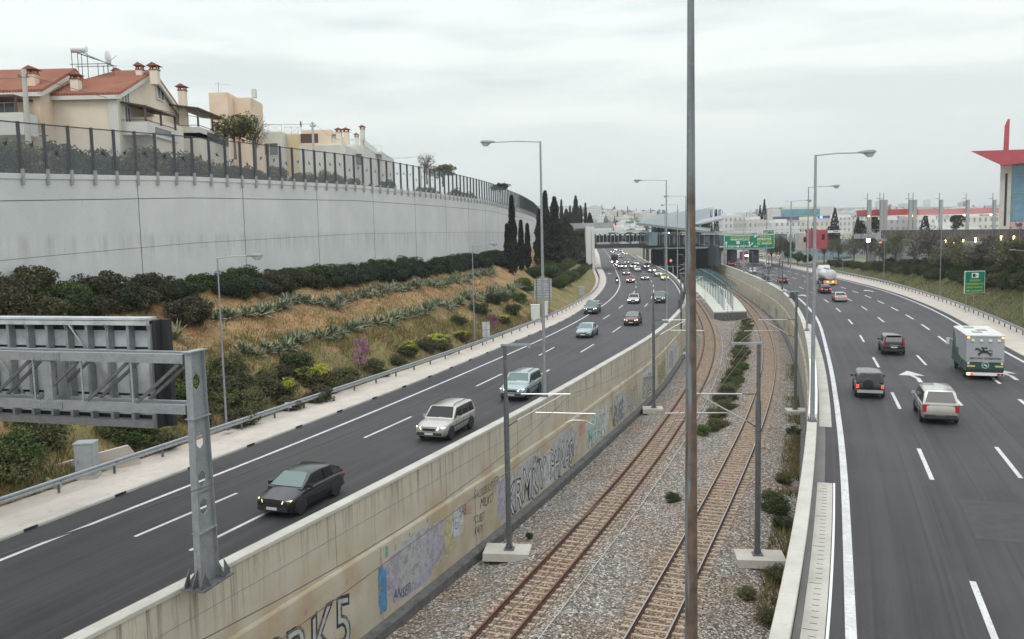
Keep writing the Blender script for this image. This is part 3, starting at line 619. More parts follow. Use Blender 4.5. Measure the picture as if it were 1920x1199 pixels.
# row of shrubs at the foot of the white wall
def along(p0, p1, n): return [(p0[0]+(p1[0]-p0[0])*i/(n-1), p0[1]+(p1[1]-p0[1])*i/(n-1)) for i in range(n)]
def nearwall(y, off): q = NW.at(y, off); return Vector((q.x, q.y, hs(q.x, q.y)))
y = 44
while y < 165:
    key = random.choice(('green', 'dark', 'green', 'dark')) if y < 84 else 'dark'
    sz = random.uniform(.95, 1.4)
    lab = ('green' if key == 'green' else 'dark evergreen')+' hedge shrub at the white wall foot, '+('behind the sign board' if y < 58 else 'above the first low lamp' if y < 76 else 'above the upper agave row start' if y < 96 else 'above the second low lamp' if y < 130 else 'just left of the tallest cypress')
    shrub(key, nearwall(y, random.uniform(.8, 1.6)), sz*.78, lab, 'hedge shrubs along the white wall', .80)
    if y > 78 or random.random() < .65:
        shrub('bluish' if y > 84 else random.choice(('dark', 'brown')), nearwall(y+.8, random.uniform(2.6, 3.6)), sz*random.uniform(.75, 1.0), ('bushy' if y < 84 else 'bluish')+' shrub in front of the wall hedge, '+('behind the sign board' if y < 58 else 'above the first low lamp' if y < 76 else 'above the upper agave row start' if y < 96 else 'above the second low lamp' if y < 130 else 'just left of the tallest cypress'), 'front hedge shrubs below the white wall', .95)
    y += random.uniform(1.5, 2.1)*(1 if y < 100 else 1.15)
for (px, py, s, key) in ((60, 560, 1.5, 'mix'), (120, 575, 1.3, 'green'), (30, 600, 1.4, 'mix'), (190, 560, 1.5, 'brown'), (233, 578, 1.2, 'bluish'), (262, 572, 1.05, 'bluish'), (145, 590, 1.2, 'dark'), (338, 570, 1.25, 'bluish'), (348, 605, 1.5, 'brown'), (424, 556, .9, 'bluish'), (478, 552, 1.1, 'bluish'), (530, 550, 1.15, 'brown'), (592, 540, .9, 'brown'), (10, 570, 1.4, 'brown'), (90, 610, 1.2, 'mix')):
    shrub(key, S(px, py), s, zlabel(px, f'{"bluish green" if key=="bluish" else "brown twiggy" if key=="brown" else "olive scrubby"} loose shrub below the hedge'), 'loose shrubs below the hedge row', .9)
# agave rows
def agave_mesh(seed):
    r = random.Random(seed); mb = MB()
    for k in range(26):
        a = k*2.4+r.uniform(-.3, .3); el = r.uniform(.15, 1.35); L = r.uniform(.75, 1.15); w_ = .085
        d = Vector((math.cos(a)*math.cos(el), math.sin(a)*math.cos(el), math.sin(el))); s = Vector((-math.sin(a), math.cos(a), 0)); up = s.cross(d)
        p = [Vector((0, 0, .05)), d*L*.45, d*L*.8+Vector((0, 0, -.06*L)), d*L+Vector((0, 0, -.18*L*math.cos(el)))]
        for i, ww in ((0, .7), (1, 1.0), (2, .6)):
            w2 = (1.0, .6, .04)[i]
            A, B = p[i], p[i+1]; q = [A-s*w_*ww, A-up*.03*ww, A+s*w_*ww, B+s*w_*w2, B-up*.03*w2, B-s*w_*w2]
            mb.add(q, [(0, 1, 4, 5), (1, 2, 3, 4)], 1 if r.random() < .34 else 0)
    o = mb.build('agave_mesh_tmp', [F_['agave'], F_['agavey']], fix=False); me = o.data; bpy.data.objects.remove(o); me.name = 'agave'; return me
AG = [agave_mesh(i) for i in range(4)]
def agave(p, s, lab, grp):
    o = linkmesh('agave', random.choice(AG)); o.location = p-Vector((0, 0, .05)); o.scale = (s,)*3; o.rotation_euler = (random.uniform(-.15, .15), random.uniform(-.15, .15), random.uniform(0, 6.28)); tag(o, lab, 'agave', grp)
row1 = [(350, 592), (385, 596), (415, 600), (455, 590), (500, 587), (545, 570), (585, 570), (620, 576), (660, 562), (705, 553), (750, 545), (790, 535), (850, 527), (925, 512)]
row2 = [(440, 668), (470, 664), (500, 660), (530, 655), (570, 632), (610, 636), (650, 622), (690, 610), (730, 607), (770, 593), (820, 575), (870, 566), (915, 556), (955, 550), (990, 537)]
for rw, lab, grp, k in ((row1, 'grey green agave in the upper planted row on the dry slope', 'agaves in the upper row', .47), (row2, 'grey green agave in the lower planted row on the dry slope', 'agaves in the lower row', .47)):
    for a, b in zip(rw[:-1], rw[1:]):
        p, q = S(*a), S(*b); L = (q-p).length; n_ = max(1, int(L/k))
        for i in range(n_):
            c = p.lerp(q, (i+random.random()*.5)/n_); c.x += random.uniform(-.35, .35); c.y += random.uniform(-.5, .5); c.z = hs(c.x, c.y); agave(c, random.choice((random.uniform(.6, .9), random.uniform(.9, 1.3), random.uniform(.9, 1.3))), lab, grp)
agave(S(328, 638), 1.5, 'large pale agave beside the right end of the sign board back', None)
# blossoming shrubs
def blossom(px, py, s, col, lab):
    p = S(px, py); t = shrub('mix', p, s, lab, None, .8)
    me = leafmesh('blossom', clumps(1500, 26, (1.1, 1.1, .5), .25, px)+np.array([0, 0, 1.40]), .075, 1.3, px); me.materials.append(F_[col]); linkmesh('blossom', me, t)
blossom(764, 668, 1.0, 'yellow', 'yellow topped shrub standing right of the magenta tree on the lower slope'); blossom(824, 655, 1.15, 'yellow', 'wide yellow flowering shrub above the guardrail right of the magenta tree')
blossom(535, 745, .9, 'yellow', 'small yellow topped bush low on the slope, nearest the street lamp'); blossom(588, 725, 1.2, 'yellow', 'broad yellow topped bush between the lamp and the magenta tree')
blossom(866, 640, .8, 'yellow', 'small yellowish shrub just left of the thin grey lamp post'); blossom(942, 608, .85, 'yellow', 'yellow topped shrub beside the small pink tree')
def bltree(px, py, h, lab, tone='pink'):
    p = S(px, py); t = empty('blossom_tree', p, 0, lab, 'tree'); trunk_mb(h, .06, px, 6, h*.3, .95).build('trunk', M['bark'], t)
    me = leafmesh('crown', clumps(1500, 30, (h*.30, h*.30, h*.40), .24, px)+np.array([0, 0, h*.64]), .075, 1.4, px); me.materials.append(F_[tone]); linkmesh('crown', me, t)
bltree(678, 705, 3.0, 'magenta flowering tree above the guardrail'); bltree(926, 622, 2.0, 'small pinkish flowering tree behind the grey sign post')
for (px, py, s, key) in ((85, 838, 1.0, 'olive'), (25, 880, 1.3, 'green'), (10, 900, 1.1, 'olive'), (250, 835, 1.0, 'green'), (300, 840, .8, 'mix'), (350, 760, 1.1, 'green'), (340, 725, 1.2, 'olive'), (395, 745, 1.1, 'mix'), (440, 735, 1.1, 'mix'), (470, 770, 1.0, 'olive'), (430, 700, 1.1, 'olive'), (370, 790, 1.0, 'mix'),
                         (410, 770, .8, 'olive'), (435, 760, .7, 'green'), (465, 735, .8, 'olive'), (500, 715, .7, 'olive'), (375, 720, 1.0, 'green'), (620, 735, .6, 'green'), (720, 705, .5, 'green'), (60, 810, .9, 'green'), (215, 815, .8, 'olive'), (553, 700, 1.15, 'dark'), (525, 710, .8, 'brown'), (498, 745, 1.0, 'mix'), (640, 720, .9, 'olive'), (655, 715, .8, 'mix'), (700, 700, .85, 'olive'), (745, 685, .7, 'mix'), (800, 658, .9, 'mix'), (545, 770, .8, 'mix'), (600, 755, .9, 'mix'), (450, 800, .9, 'mix'),
                         (900, 590, 1.1, 'dark'), (925, 570, 1.0, 'dark'), (860, 610, .8, 'dark'), (960, 590, 1.0, 'dark'), (972, 567, 1.1, 'green'), (985, 545, 1.4, 'green'), (945, 565, .8, 'mix')):
    nm = {'olive': 'olive green', 'green': 'bright green', 'mix': 'dull scrubby', 'dark': 'dark rounded', 'brown': 'brown twiggy'}[key]
    shrub(key, S(px, py), s, zlabel(px, f'{nm} bush low on the slope'), 'bushes on the lower slope', .85)
# hedge rows further along the left road (right of the sign back)
for rw, n_, s in (([(1045, 540), (1080, 520), (1103, 503)], 12, 1.25), ([(1030, 522), (1062, 503), (1078, 490)], 11, 1.35), ([(1000, 520), (1030, 505), (1050, 492)], 9, 1.3)):
    for a, b in zip(rw[:-1], rw[1:]):
        for i in range(n_//2+1):
            px, py = a[0]+(b[0]-a[0])*i/(n_/2), a[1]+(b[1]-a[1])*i/(n_/2); shrub(random.choice(('green', 'dark')), S(px, py), s*random.uniform(.85, 1.2), 'clipped round bush in the rows left of the bridge pillar', 'bush rows near the bridge pillar', .85)
# grass tufts on the slope and against the rails
def tufts(name, pts, h, mats_, seed):
    r = np.random.default_rng(seed); pts = np.array(pts); n = len(pts); a = r.uniform(0, 6.28, n); hh = h*r.uniform(.4, 1.2, n); lean = r.normal(size=(n, 2))*.35*hh[:, None]; w_ = .035
    V = np.zeros((n, 3, 3)); V[:, 0] = pts; V[:, 1] = pts; V[:, 2] = pts; V[:, 0, 0] -= np.cos(a)*w_; V[:, 0, 1] -= np.sin(a)*w_; V[:, 1, 0] += np.cos(a)*w_; V[:, 1, 1] += np.sin(a)*w_; V[:, 2, :2] += lean; V[:, 2, 2] += hh
    me = bpy.data.meshes.new(name); me.vertices.add(3*n); me.vertices.foreach_set('co', V.astype(np.float32).ravel()); me.loops.add(3*n); me.loops.foreach_set('vertex_index', np.arange(3*n, dtype=np.int32)); me.polygons.add(n)
    me.polygons.foreach_set('loop_start', np.arange(0, 3*n, 3, dtype=np.int32)); me.polygons.foreach_set('loop_total', np.full(n, 3, dtype=np.int32)); me.polygons.foreach_set('material_index', r.integers(0, len(mats_), n).astype(np.int32))
    for m_ in mats_: me.materials.append(m_)
    me.update(calc_edges=True); return tag(linkmesh(name, me), kind='stuff')
M['straw'] = mat('straw', (.40, .28, .14), 1, noise=[(1, 3, (.28, .20, .10), .4, .6)]); M['straw2'] = mat('straw_brown', (.24, .15, .07), 1); M['grassg'] = mat('green_grass_blades', (.12, .13, .04), 1, noise=[(.5, 3, (.20, .15, .06), .45, .6)])
pts = []
for _ in range(60000):
    y = 25+95*random.random()**1.3; g = GL.X(y)-1.0; n_ = NW.X(y)+1; x = g+(n_-g)*random.random(); pts.append((x, y, hs(x, y)-.03))
tufts('dry_grass', pts, .28, [M['straw'], M['straw2'], M['grassg']], 3)
pts = []
while len(pts) < 16000:
    y = 25+85*random.random()**1.2; g = GL.X(y)-1.0; x = g-7.5*random.random()**1.2
    if math.sin(x*1.1+y*.5)+math.sin(y*.33-x*.7) > -.1: pts.append((x, y, hs(x, y)-.03))
M['scrubg'] = mat('yellow_green_scrub', (.17, .17, .045), 1, noise=[(.7, 3, (.24, .24, .07), .45, .6)]); tufts('green_scrub', pts, .55, [M['scrubg'], M['grassg'], F_['olive'], M['straw2']], 31)
pts = []
for _ in range(9000):
    y = 20+85*random.random(); c = RW.at(y, -.55-1.3*random.random()**1.5); 
    if math.sin(y*.35)+math.sin(y*.9)*.5 > -.4: pts.append((c.x, c.y, -.58))
tufts('weeds', pts, .5, [M['grassg'], F_['green'], M['straw2']], 5)
for (px, py, s, key) in ((1455, 960, .75, 'dark'), (1448, 940, .6, 'olive'), (1470, 990, .55, 'dark'), (1490, 815, .55, 'dark'), (1470, 905, .5, 'olive'), (1462, 1090, .6, 'mix'), (1400, 1120, .4, 'olive'), (1440, 1165, .5, 'mix')):
    shrub(key, G(px, py, -.5), s, 'weedy bush growing between the ballast and the right retaining wall', 'weedy bushes by the right wall', .8)
for (px, py, s, lab) in ((1262, 940, .42, 'small dark bush growing in the ballast between the two tracks beside the big pole'), (993, 1008, .2, 'tiny green bush beside the mast base')): shrub('dark', G(px, py, -.4), s, lab, None, .9)
for a_, b_ in zip([(1404, 597), (1394, 625), (1388, 655), (1385, 690), (1376, 715), (1356, 752), (1342, 790)], [(1394, 625), (1388, 655), (1385, 690), (1376, 715), (1356, 752), (1342, 790), (1322, 815)]):
    A, B = G(a_[0], a_[1]+6, -.45), G(b_[0], b_[1]+6, -.45); n_ = max(2, int((B-A).length/1.0))
    for i in range(n_): q = A.lerp(B, i/n_); q.x += random.uniform(-.7, .7); shrub(random.choice(('green', 'dark', 'mix', 'olive')), q, random.uniform(.35, .85), 'low scrubby bush in the strip between the two tracks', 'bushes between the tracks', random.uniform(.5, .8), name='track_bush')
pts = []
for _ in range(5000):
    f = random.random(); i = min(5, int(f*6)); l_ = [(1404, 597), (1394, 625), (1388, 655), (1385, 690), (1376, 715), (1356, 752), (1322, 815)]; A, B = G(*l_[i], -.45), G(*l_[i+1], -.45); q = A.lerp(B, f*6-i); pts.append((q.x+random.gauss(0, .9), q.y+random.gauss(0, 1), -.5))
tufts('weeds', pts, .5, [M['grassg'], F_['green'], M['straw2']], 6)
# cypresses
def cypress(p, h, w_, seed, lab, key='cyp', grp=None, loose=.13):
    r = np.random.default_rng(seed); n = 5200; z = r.uniform(0, 1, n)**.85; lobes = 1+loose*2*np.sin(z*23+seed)*r.uniform(.3, 1, n)
    prof = np.where(z < .12, .55+z*3.5, np.clip(1.02-((z-.12)/.9)**1.6, .03, 1))*lobes; a = r.uniform(0, 6.28, n); rad = w_/2*prof*np.sqrt(r.uniform(.25, 1, n))
    tip = z**6; c = np.stack([np.cos(a)*rad, np.sin(a)*rad, z*h*(1)+tip*.0], 1)
    me = leafmesh('crown', c, .05*w_+.17, 2.4, seed, 1.6); me.materials.append(F_[key]); t = empty('cypress', p, 0, lab, 'cypress tree', grp)
    linkmesh('crown', me, t).location = (0, 0, .25); m_ = MB(); m_.tube([(0, 0, -.6), (0, 0, h*.5), (0, 0, h*.94)], [.16, .1, .02], 6); m_.build('trunk', M['bark'], t)
def cypx(px, ybase, ytop, wpx, seed, lab, Y=None, **k):
    b = S(px, ybase) if Y is None else P(px, ybase, Y); zt = P(px, ytop, b.y).z; cypress(b, zt-b.z, wpx/FPX*b.y, seed, lab, **k)
g = 'group of dark cypresses in front of the white wall end'
cypx(962, 515, 372, 22, 1, 'tallest narrow cypress, leftmost in front of the white wall end'); cypx(952, 505, 425, 14, 2, 'short narrow cypress clinging to the left side of the tallest one')
cypx(978, 508, 418, 15, 3, 'slim cypress just right of the tallest one'); cypx(990, 505, 424, 14, 4, 'slim dark cypress right behind the tall lamp post')
cypx(1024, 497, 363, 26, 5, 'tall pointed cypress in the middle of the dense clump', loose=.2); cypx(1013, 500, 398, 24, 6, 'leaning cypress at the left of the dense clump', loose=.2); cypx(1041, 494, 374, 34, 7, 'broad dark cypress with ragged top in the dense clump', loose=.25)
cypx(1033, 500, 430, 48, 8, 'wide low dark conifer at the foot of the dense clump', loose=.25); cypx(1062, 495, 410, 40, 9, 'brownish conifer right of the dense clump', key='pine', loose=.3); cypx(1075, 492, 440, 30, 10, 'low brownish conifer nearest the bridge abutment', key='pine', loose=.3)
for i, (px, yt, w_) in enumerate(((1053, 377, 8), (1062, 395, 14), (1069, 388, 6), (1080, 370, 15), (1089, 388, 8), (1098, 383, 7), (1106, 402, 12), (1074, 400, 14), (1084, 405, 14))):
    cypx(px, 422, yt, w_, 30+i, f'conifer above the abutment beam, {["first","second","third","fourth","fifth","sixth","seventh","eighth","ninth"][i]} planted', Y=300+i*4, key='pine' if i % 2 else 'cyp')
# ================================================================ street furniture, masts, gantry, signs
V3 = Vector
def text_mesh(s, size, offset=0., extrude=0., align='LEFT'):
    cu = bpy.data.curves.new('t', 'FONT'); cu.body = s; cu.size = size; cu.offset = offset; cu.extrude = extrude; cu.align_x = align; cu.resolution_u = 3
    o = bpy.data.objects.new('t', cu); COL.objects.link(o); dg = bpy.context.evaluated_depsgraph_get(); dg.update()
    me = bpy.data.meshes.new_from_object(o.evaluated_get(dg)); bpy.data.objects.remove(o); bpy.data.curves.remove(cu); return me
def put_text(name, s, size, fn, m_, parent, offset=0., align='LEFT', sx=1.0):
    me = text_mesh(s, size, offset, 0, align)
    for v in me.vertices: v.co = fn(v.co.x*sx, v.co.y)
    me.materials.clear(); me.materials.append(m_); return linkmesh(name, me, parent)
def plane_fn(o, u, w_): return lambda x, y: o+u*x+w_*y
# ---- big foreground pole
fp = P(1294, 1199, 15.0); base = V3((fp.x+.02, 15.0, -.5)); BP = empty('lamp_pole', base, 0, 'very tall grey and rusty octagonal pole in the foreground crossing the whole picture', 'pole')
M['pole_big'] = mat('old_painted_pole', (.20, .22, .235), .55, .3, noise=[(1.6, 5, (.13, .145, .155), .42, .66, (3, 3, .4)), (14, 3, (.27, .29, .30), .55, .8)])
def polerust(n, l, cur, tcn):
    sp = n.new('ShaderNodeSeparateXYZ'); l.new(tcn.outputs['Object'], sp.inputs[0]); nz = n.new('ShaderNodeTexNoise'); nz.inputs['Scale'].default_value = 1.4; nz.inputs['Detail'].default_value = 6
    mp = n.new('ShaderNodeMapping'); mp.inputs['Scale'].default_value = (6, 6, .45); l.new(tcn.outputs['Object'], mp.inputs[0]); l.new(mp.outputs[0], nz.inputs[0])
    a = n.new('ShaderNodeMath'); a.operation = 'MULTIPLY_ADD'; l.new(sp.outputs['X'], a.inputs[0]); a.inputs[1].default_value = 3.4; l.new(nz.outputs[0], a.inputs[2])
    r = n.new('ShaderNodeMapRange'); r.inputs[1].default_value = .24; r.inputs[2].default_value = .36; l.new(a.outputs[0], r.inputs[0])
    h = n.new('ShaderNodeMapRange'); h.inputs[1].default_value = 17.25; h.inputs[2].default_value = 16.7; h.inputs[3].default_value = .15; h.inputs[4].default_value = .92; l.new(sp.outputs['Z'], h.inputs[0])
    m2 = n.new('ShaderNodeMath'); m2.operation = 'MULTIPLY'; l.new(r.outputs[0], m2.inputs[0]); l.new(h.outputs[0], m2.inputs[1])
    mx = n.new('ShaderNodeMix'); mx.data_type = 'RGBA'; l.new(m2.outputs[0], mx.inputs[0]); l.new(cur, mx.inputs[6])
    z2 = n.new('ShaderNodeTexNoise'); z2.inputs['Scale'].default_value = 5; z2.inputs['Detail'].default_value = 5; l.new(tcn.outputs['Object'], z2.inputs[0])
    rr = n.new('ShaderNodeValToRGB'); rr.color_ramp.elements[0].color = (.075, .055, .04, 1); rr.color_ramp.elements[0].position = .35; rr.color_ramp.elements[1].color = (.17, .105, .07, 1); rr.color_ramp.elements[1].position = .7; l.new(z2.outputs[0], rr.inputs[0]); l.new(rr.outputs[0], mx.inputs[7]); return mx.outputs[2]
addlayer(M['pole_big'], polerust)
mb = MB(); dx = (P(1293, 0, 15.0).x-fp.x)/(P(1293, 0, 15).z-fp.z)
def pr_(z): return float(np.interp(z, [-1, 8.5, 10.3, 14, 16.2, 20.2, 24], [.13, .118, .112, .093, .077, .056, .05]))
mb.tube([V3((dx*(z-8.6), 0, z+.5)) for z in (-.5, 4, 8.5, 10.3, 12, 14, 16.2, 18, 20.2, 23.5)], [pr_(z) for z in (-.5, 4, 8.5, 10.3, 12, 14, 16.2, 18, 20.2, 23.5)], 8); mb.build('shaft', M['pole_big'], BP, smooth=20)
mb = MB(); mb.box((0, 0, .05), (.5, .5, .08)); mb.build('base_plate', M['galv_dk'], BP)
mb = MB(); mb.tube([(dx*15, 0, 23.9), (-2.2, 0, 24.3)], .03, 6); mb.lathe([(.02, 0), (.13, .1), (.15, .3), (.06, .5)], (-2.3, 0, 24.2), 8, axis='x'); mb.build('lamp_arm', M['galv'], BP)
# ---- street lamps
M['lampglass'] = mat('lamp_glass_bowl', (.55, .57, .55), .25, spec=.6)
def lamp(name, p, h, arm, rz, label, group, r=.085, foot=None):
    t = empty(name, p, rz, label, 'street lamp', group)
    m_ = MB(); m_.tube([(0, 0, 0), (0, 0, h*.5), (0, 0, h)], [r, r*.8, r*.55], 8); m_.build('pole', M['galv'], t, smooth=40)
    m_ = MB(); m_.tube([(0, 0, h-.04), (arm*.5, 0, h+.05), (arm, 0, h+.04)], .035, 6); m_.build('arm', M['galv'], t, smooth=40)
    m_ = MB(); m_.loft([[(x, a*w_, h+.06+b*hh) for a, b in ((-1, 0), (-.7, 1), (.7, 1), (1, 0), (.8, -.6), (-.8, -.6))] for x, w_, hh in ((arm-.1, .04, .04), (arm+.12, .13, .09), (arm+.4, .17, .12), (arm+.72, .15, .10), (arm+.82, .05, .04))]); hd = m_.build('lamp_head', M['galv'], t, smooth=50)
    m_ = MB(); m_.loft([[(arm+.47+x*.3, y*.13, h-.02-z*.17) for x, y in ((math.cos(q), math.sin(q)) for q in [k*math.pi/4 for k in range(8)])] if z == 0 else [(arm+.5+math.cos(q)*.3*(1-z*.6), math.sin(q)*.13*(1-z*.6), h-.02-z*.17) for q in [k*math.pi/4 for k in range(8)]] for z in (0, .6, 1)]); m_.build('bowl', M['lampglass'], hd, smooth=60)
    m_ = MB(); m_.box((0, 0, .03), (.42, .42, .06)); [m_.box((a*.15, b*.15, .14), (.04, .04, .18)) for a in (-1, 1) for b in (-1, 1)]; m_.build('base_plate', M['galv_dk'], t)
    return t
ord_ = ['nearest', 'second', 'third', 'fourth', 'fifth', 'sixth', 'seventh']
yy = 53.3
for i, y in enumerate(LW.walk(53.3, 300, 45.8)[:5]):
    p = LW.at(y, -.2, 5.5); ang = math.pi+LW.ang(y)*.35; lamp('street_lamp', p, 15.9, 2.75 if i else 2.9, ang, f'{ord_[i]} of the tall lamps on the left retaining wall, arm reaching over the left carriageway', 'tall lamps on the left wall', .11)
for i, y in enumerate(RW.walk(44.9, 330, 43.4)[:5]):
    p = RW.at(y, .2, 5.5); lamp('street_lamp', p, 14.0 if not i else 14.3, 2.2, RW.ang(y)*.25, f'{ord_[i]} of the tall lamps on the right retaining wall, arm reaching over the right carriageway', 'tall lamps on the right wall', .12 if not i else .10)
for (px, py, pt) in ((425, 806, 485), (890, 641, 458)):
    b = G(px, py, 5.0); lamp('street_lamp', b, 9.8, 1.75, 0, ('lower street lamp at the foot of the slope beside the yellow bushes' if px < 500 else 'lower street lamp on the slope in front of the agave rows'), 'low lamps along the planted slope', .07)
for i, (px, py, pt) in enumerate(((1762, 558, 425), (1657, 527, 440), (1580, 511, 440), (1919, 612, 470), (1483, 500, 378))):
    b = G(px, py, 4.8); t = empty('light_pole', b, 0, f'thin grey pole behind the right guardrail, {["left of the green information sign","to the right of the tanker lorry","just behind the tanker lorry","at the right edge of the picture","furthest away near the bridge"][i]}', 'pole', 'thin poles behind the right guardrail')
    h = P(px, pt, b.y).z-b.z; m_ = MB(); m_.tube([(0, 0, 0), (0, 0, h)], [.085, .05], 6); m_.build('pole', M['galv'], t, smooth=40); m_ = MB(); m_.tube([(0, 0, h-.1), (-1.3, 0, h+.1)], .03, 5); m_.box((-1.5, 0, h+.1), (.6, .2, .12)); m_.build('arm', M['galv'], t)
# ---- catenary masts
def ibeam(mb, p0, p1, w_, d, t_=.02, mi=0):   # vertical I section
    x, y = p0[0], p0[1]; h = p1[2]-p0[2]; zc = (p0[2]+p1[2])/2
    mb.box((x-d/2, y, zc), (t_, w_, h), mi=mi); mb.box((x+d/2, y, zc), (t_, w_, h), mi=mi); mb.box((x, y, zc), (d-t_-.004, t_, h), mi=mi)
M['insul'] = mat('brown_insulator', (.055, .04, .035), .35)
def mast(full=True):
    t = empty('catenary_mast')
    m_ = MB(); ibeam(m_, (0, 0, .0), (0, 0, 7.6), .22, .22); ibeam(m_, (0, 0, 7.6), (0, 0, 10.3), .15, .15); m_.box((0, 0, .03), (.5, .5, .06)); m_.box((0, 0, .16), (.34, .06, .2)); m_.box((0, 0, .16), (.05, .34, .2)); m_.build('post', M['steel_mast'], t)
    m_ = MB(); m_.box((.55, 0, 10.36), (1.5, .14, .10)); m_.box((1.2, 0, 10.25), (.1, .2, .12)); m_.build('top_bracket', M['galv'], t)
    m_ = MB(); m_.tube([(.75, 0, 7.92), (3.2, 0, 7.92)], .035, 7); m_.build('top_tube', M['chrome'], t, smooth=40)
    m_ = MB(); m_.tube([(.55, 0, 6.6), (2.75, 0, 7.85)], .03, 7); m_.build('diagonal_tube', M['chrome'], t, smooth=40)
    m_ = MB(); m_.tube([(1.45, 0, 7.0), (4.4, 0, 6.95)], .032, 7); m_.tube([(2.9, 0, 6.5), (3.3, 0, 6.63), (3.9, 0, 6.62), (4.3, 0, 6.4)], .014, 5); m_.tube([(3.4, 0, 6.95), (3.4, 0, 7.9)], .008, 4); m_.build('registration_arm', M['chrome'], t, smooth=40)
    for z0, z1, x0, x1 in ((7.92, 7.92, .12, .75), (6.32, 6.6, .12, .55)):
        m_ = MB(); m_.tube([(x0, 0, z0), (x1, 0, z1)], .025, 6); n_ = 6
        for k in range(n_):
            q = (k+1)/(n_+1); c = V3((x0+(x1-x0)*q, 0, z0+(z1-z0)*q)); m_.lathe([(.03, -.012), (.06, 0), (.03, .012)], c, 8, axis='x')
        m_.build('insulator', M['insul'], t)
    return t
MAST = mast()
mast_used = [False]
def put_mast(p, ang, lab, grp, plinth=(1.3, 1.9, .35)):
    t = MAST if not mast_used[0] else copy_tree(MAST); mast_used[0] = True
    t.location = p; t.rotation_euler = (0, 0, ang); tag(t, lab, 'mast', grp)
    m_ = MB(); m_.box((-.05, .05, -.22), (plinth[1], plinth[0], .42)); m_.build('plinth', M['conc'], t)
    return t
# strip old plinth on copies: plinth is added after copying, so only the prototype carries one
def masts(cv, spots, side, lab, grp):
    tips = []
    for i, (px, py) in enumerate(spots):
        b = G(px, py, -.02) if isinstance(px, (int, float)) and py > 5 else None
        a = cv.ang(b.y)*.35 + (math.pi if side < 0 else 0)
        t = put_mast(b, a, lab[i], grp); tips.append((b, a))
    return tips
lm = [(955, 1030), (1226, 765), (1277, 662), (1283, 606), (1270, 560)]; rm = [(1420, 1040), (1491, 768), (1466, 601), (1441, 572), (1411, 552)]
MAST_IS = [c for c in MAST.children]
def spots_to(cv, lst, side, labs, grp):
    out = []
    for (px, py), lab in zip(lst, labs):
        b = G(px, py, -.02); a = cv.ang(b.y)*.35+(math.pi if side < 0 else 0); out.append((b, a)); 
        t = MAST if not mast_used[0] else None
        if t is None:
            t = empty('catenary_mast')
            for c in MAST_IS: copy_tree(c, t)
        mast_used[0] = True; t.location = b; t.rotation_euler = (0, 0, a); tag(t, lab, 'mast', grp)
        m_ = MB(); sgn = 1; m_.box((-.1, .05, -.2), (2.3 if b.y < 60 else 1.8, 1.5, .4)); m_.build('plinth', M['conc'], t)
    return out
SL = spots_to(T1, lm, 1, [f'{ord_[i]} railway mast at the foot of the graffiti wall, its arm over the rusty track' for i in range(5)], 'catenary masts by the left wall')
SR = spots_to(T2, rm, -1, [f'{ord_[i]} railway mast by the right retaining wall, its arm over the shiny track' for i in range(5)], 'catenary masts by the right wall')
# overhead wires
def wires(sp, side, lab):
    t = empty('overhead_line', (0, 0, 0), 0, lab, 'wires')
    tips = [V3((b.x+math.cos(a)*3.2, b.y+math.sin(a)*3.2, 0)) for b, a in sp]; tops = [V3((b.x+math.cos(a)*1.2, b.y+math.sin(a)*1.2, 10.2)) for b, a in sp]
    d = (tips[0]-tips[1]); tips = [tips[0]+d*.8]+tips; tops = [tops[0]+(tops[0]-tops[1])*.8]+tops
    for nm, z0, sag, pts in (('messenger_wire', 7.9, .9, tips), ('contact_wire', 6.4, .05, tips), ('earth_wire', 10.2, .5, tops)):
        m_ = MB(); ps_ = []
        for A, B in zip(pts[:-1], pts[1:]):
            for k in range(10):
                q = k/10; c = A.lerp(B, q); ps_.append(V3((c.x, c.y, z0-sag*4*q*(1-q))))
        m_.tube(ps_, .016, 4); m_.build(nm, M['insul'], t, fix=False)
wires(SL, 1, 'overhead railway wires above the rusty track'); wires(SR, -1, 'overhead railway wires above the shiny track')
# ---- road sign gantry with the back of a big sign board
GO = V3((-9.25, 24.7, 0)); gu = V3((-.962, .272, 0)).normalized(); gv = V3((.272, .962, 0)).normalized(); UZ = V3((0, 0, 1))
GT = empty('sign_gantry', (0, 0, 0), 0, 'big galvanised sign gantry on the left retaining wall reaching over the carriageway', 'gantry')
def gp(u, v, z): return GO+gu*u+gv*v+UZ*z
mb = MB()    # post: I section, flanges to camera side and far side, tapering with height
def quad_prism(mb, pts, th, dirv, mi=0):
    n = len(pts); a = [p-dirv*th/2 for p in pts]; b = [p+dirv*th/2 for p in pts]
    mb.add(a+b, [tuple(range(n)), tuple(range(2*n-1, n-1, -1))]+[(i, i+n, (i+1) % n+n, (i+1) % n) for i in range(n)], mi)
zb, zt_ = 5.62, 12.55
H0, H1 = .44, .30
for s in (-1, 1): quad_prism(mb, [gp(-.11, s*H0, zb), gp(.11, s*H0, zb), gp(.11, s*H1, zt_), gp(-.11, s*H1, zt_)], .03, gv)
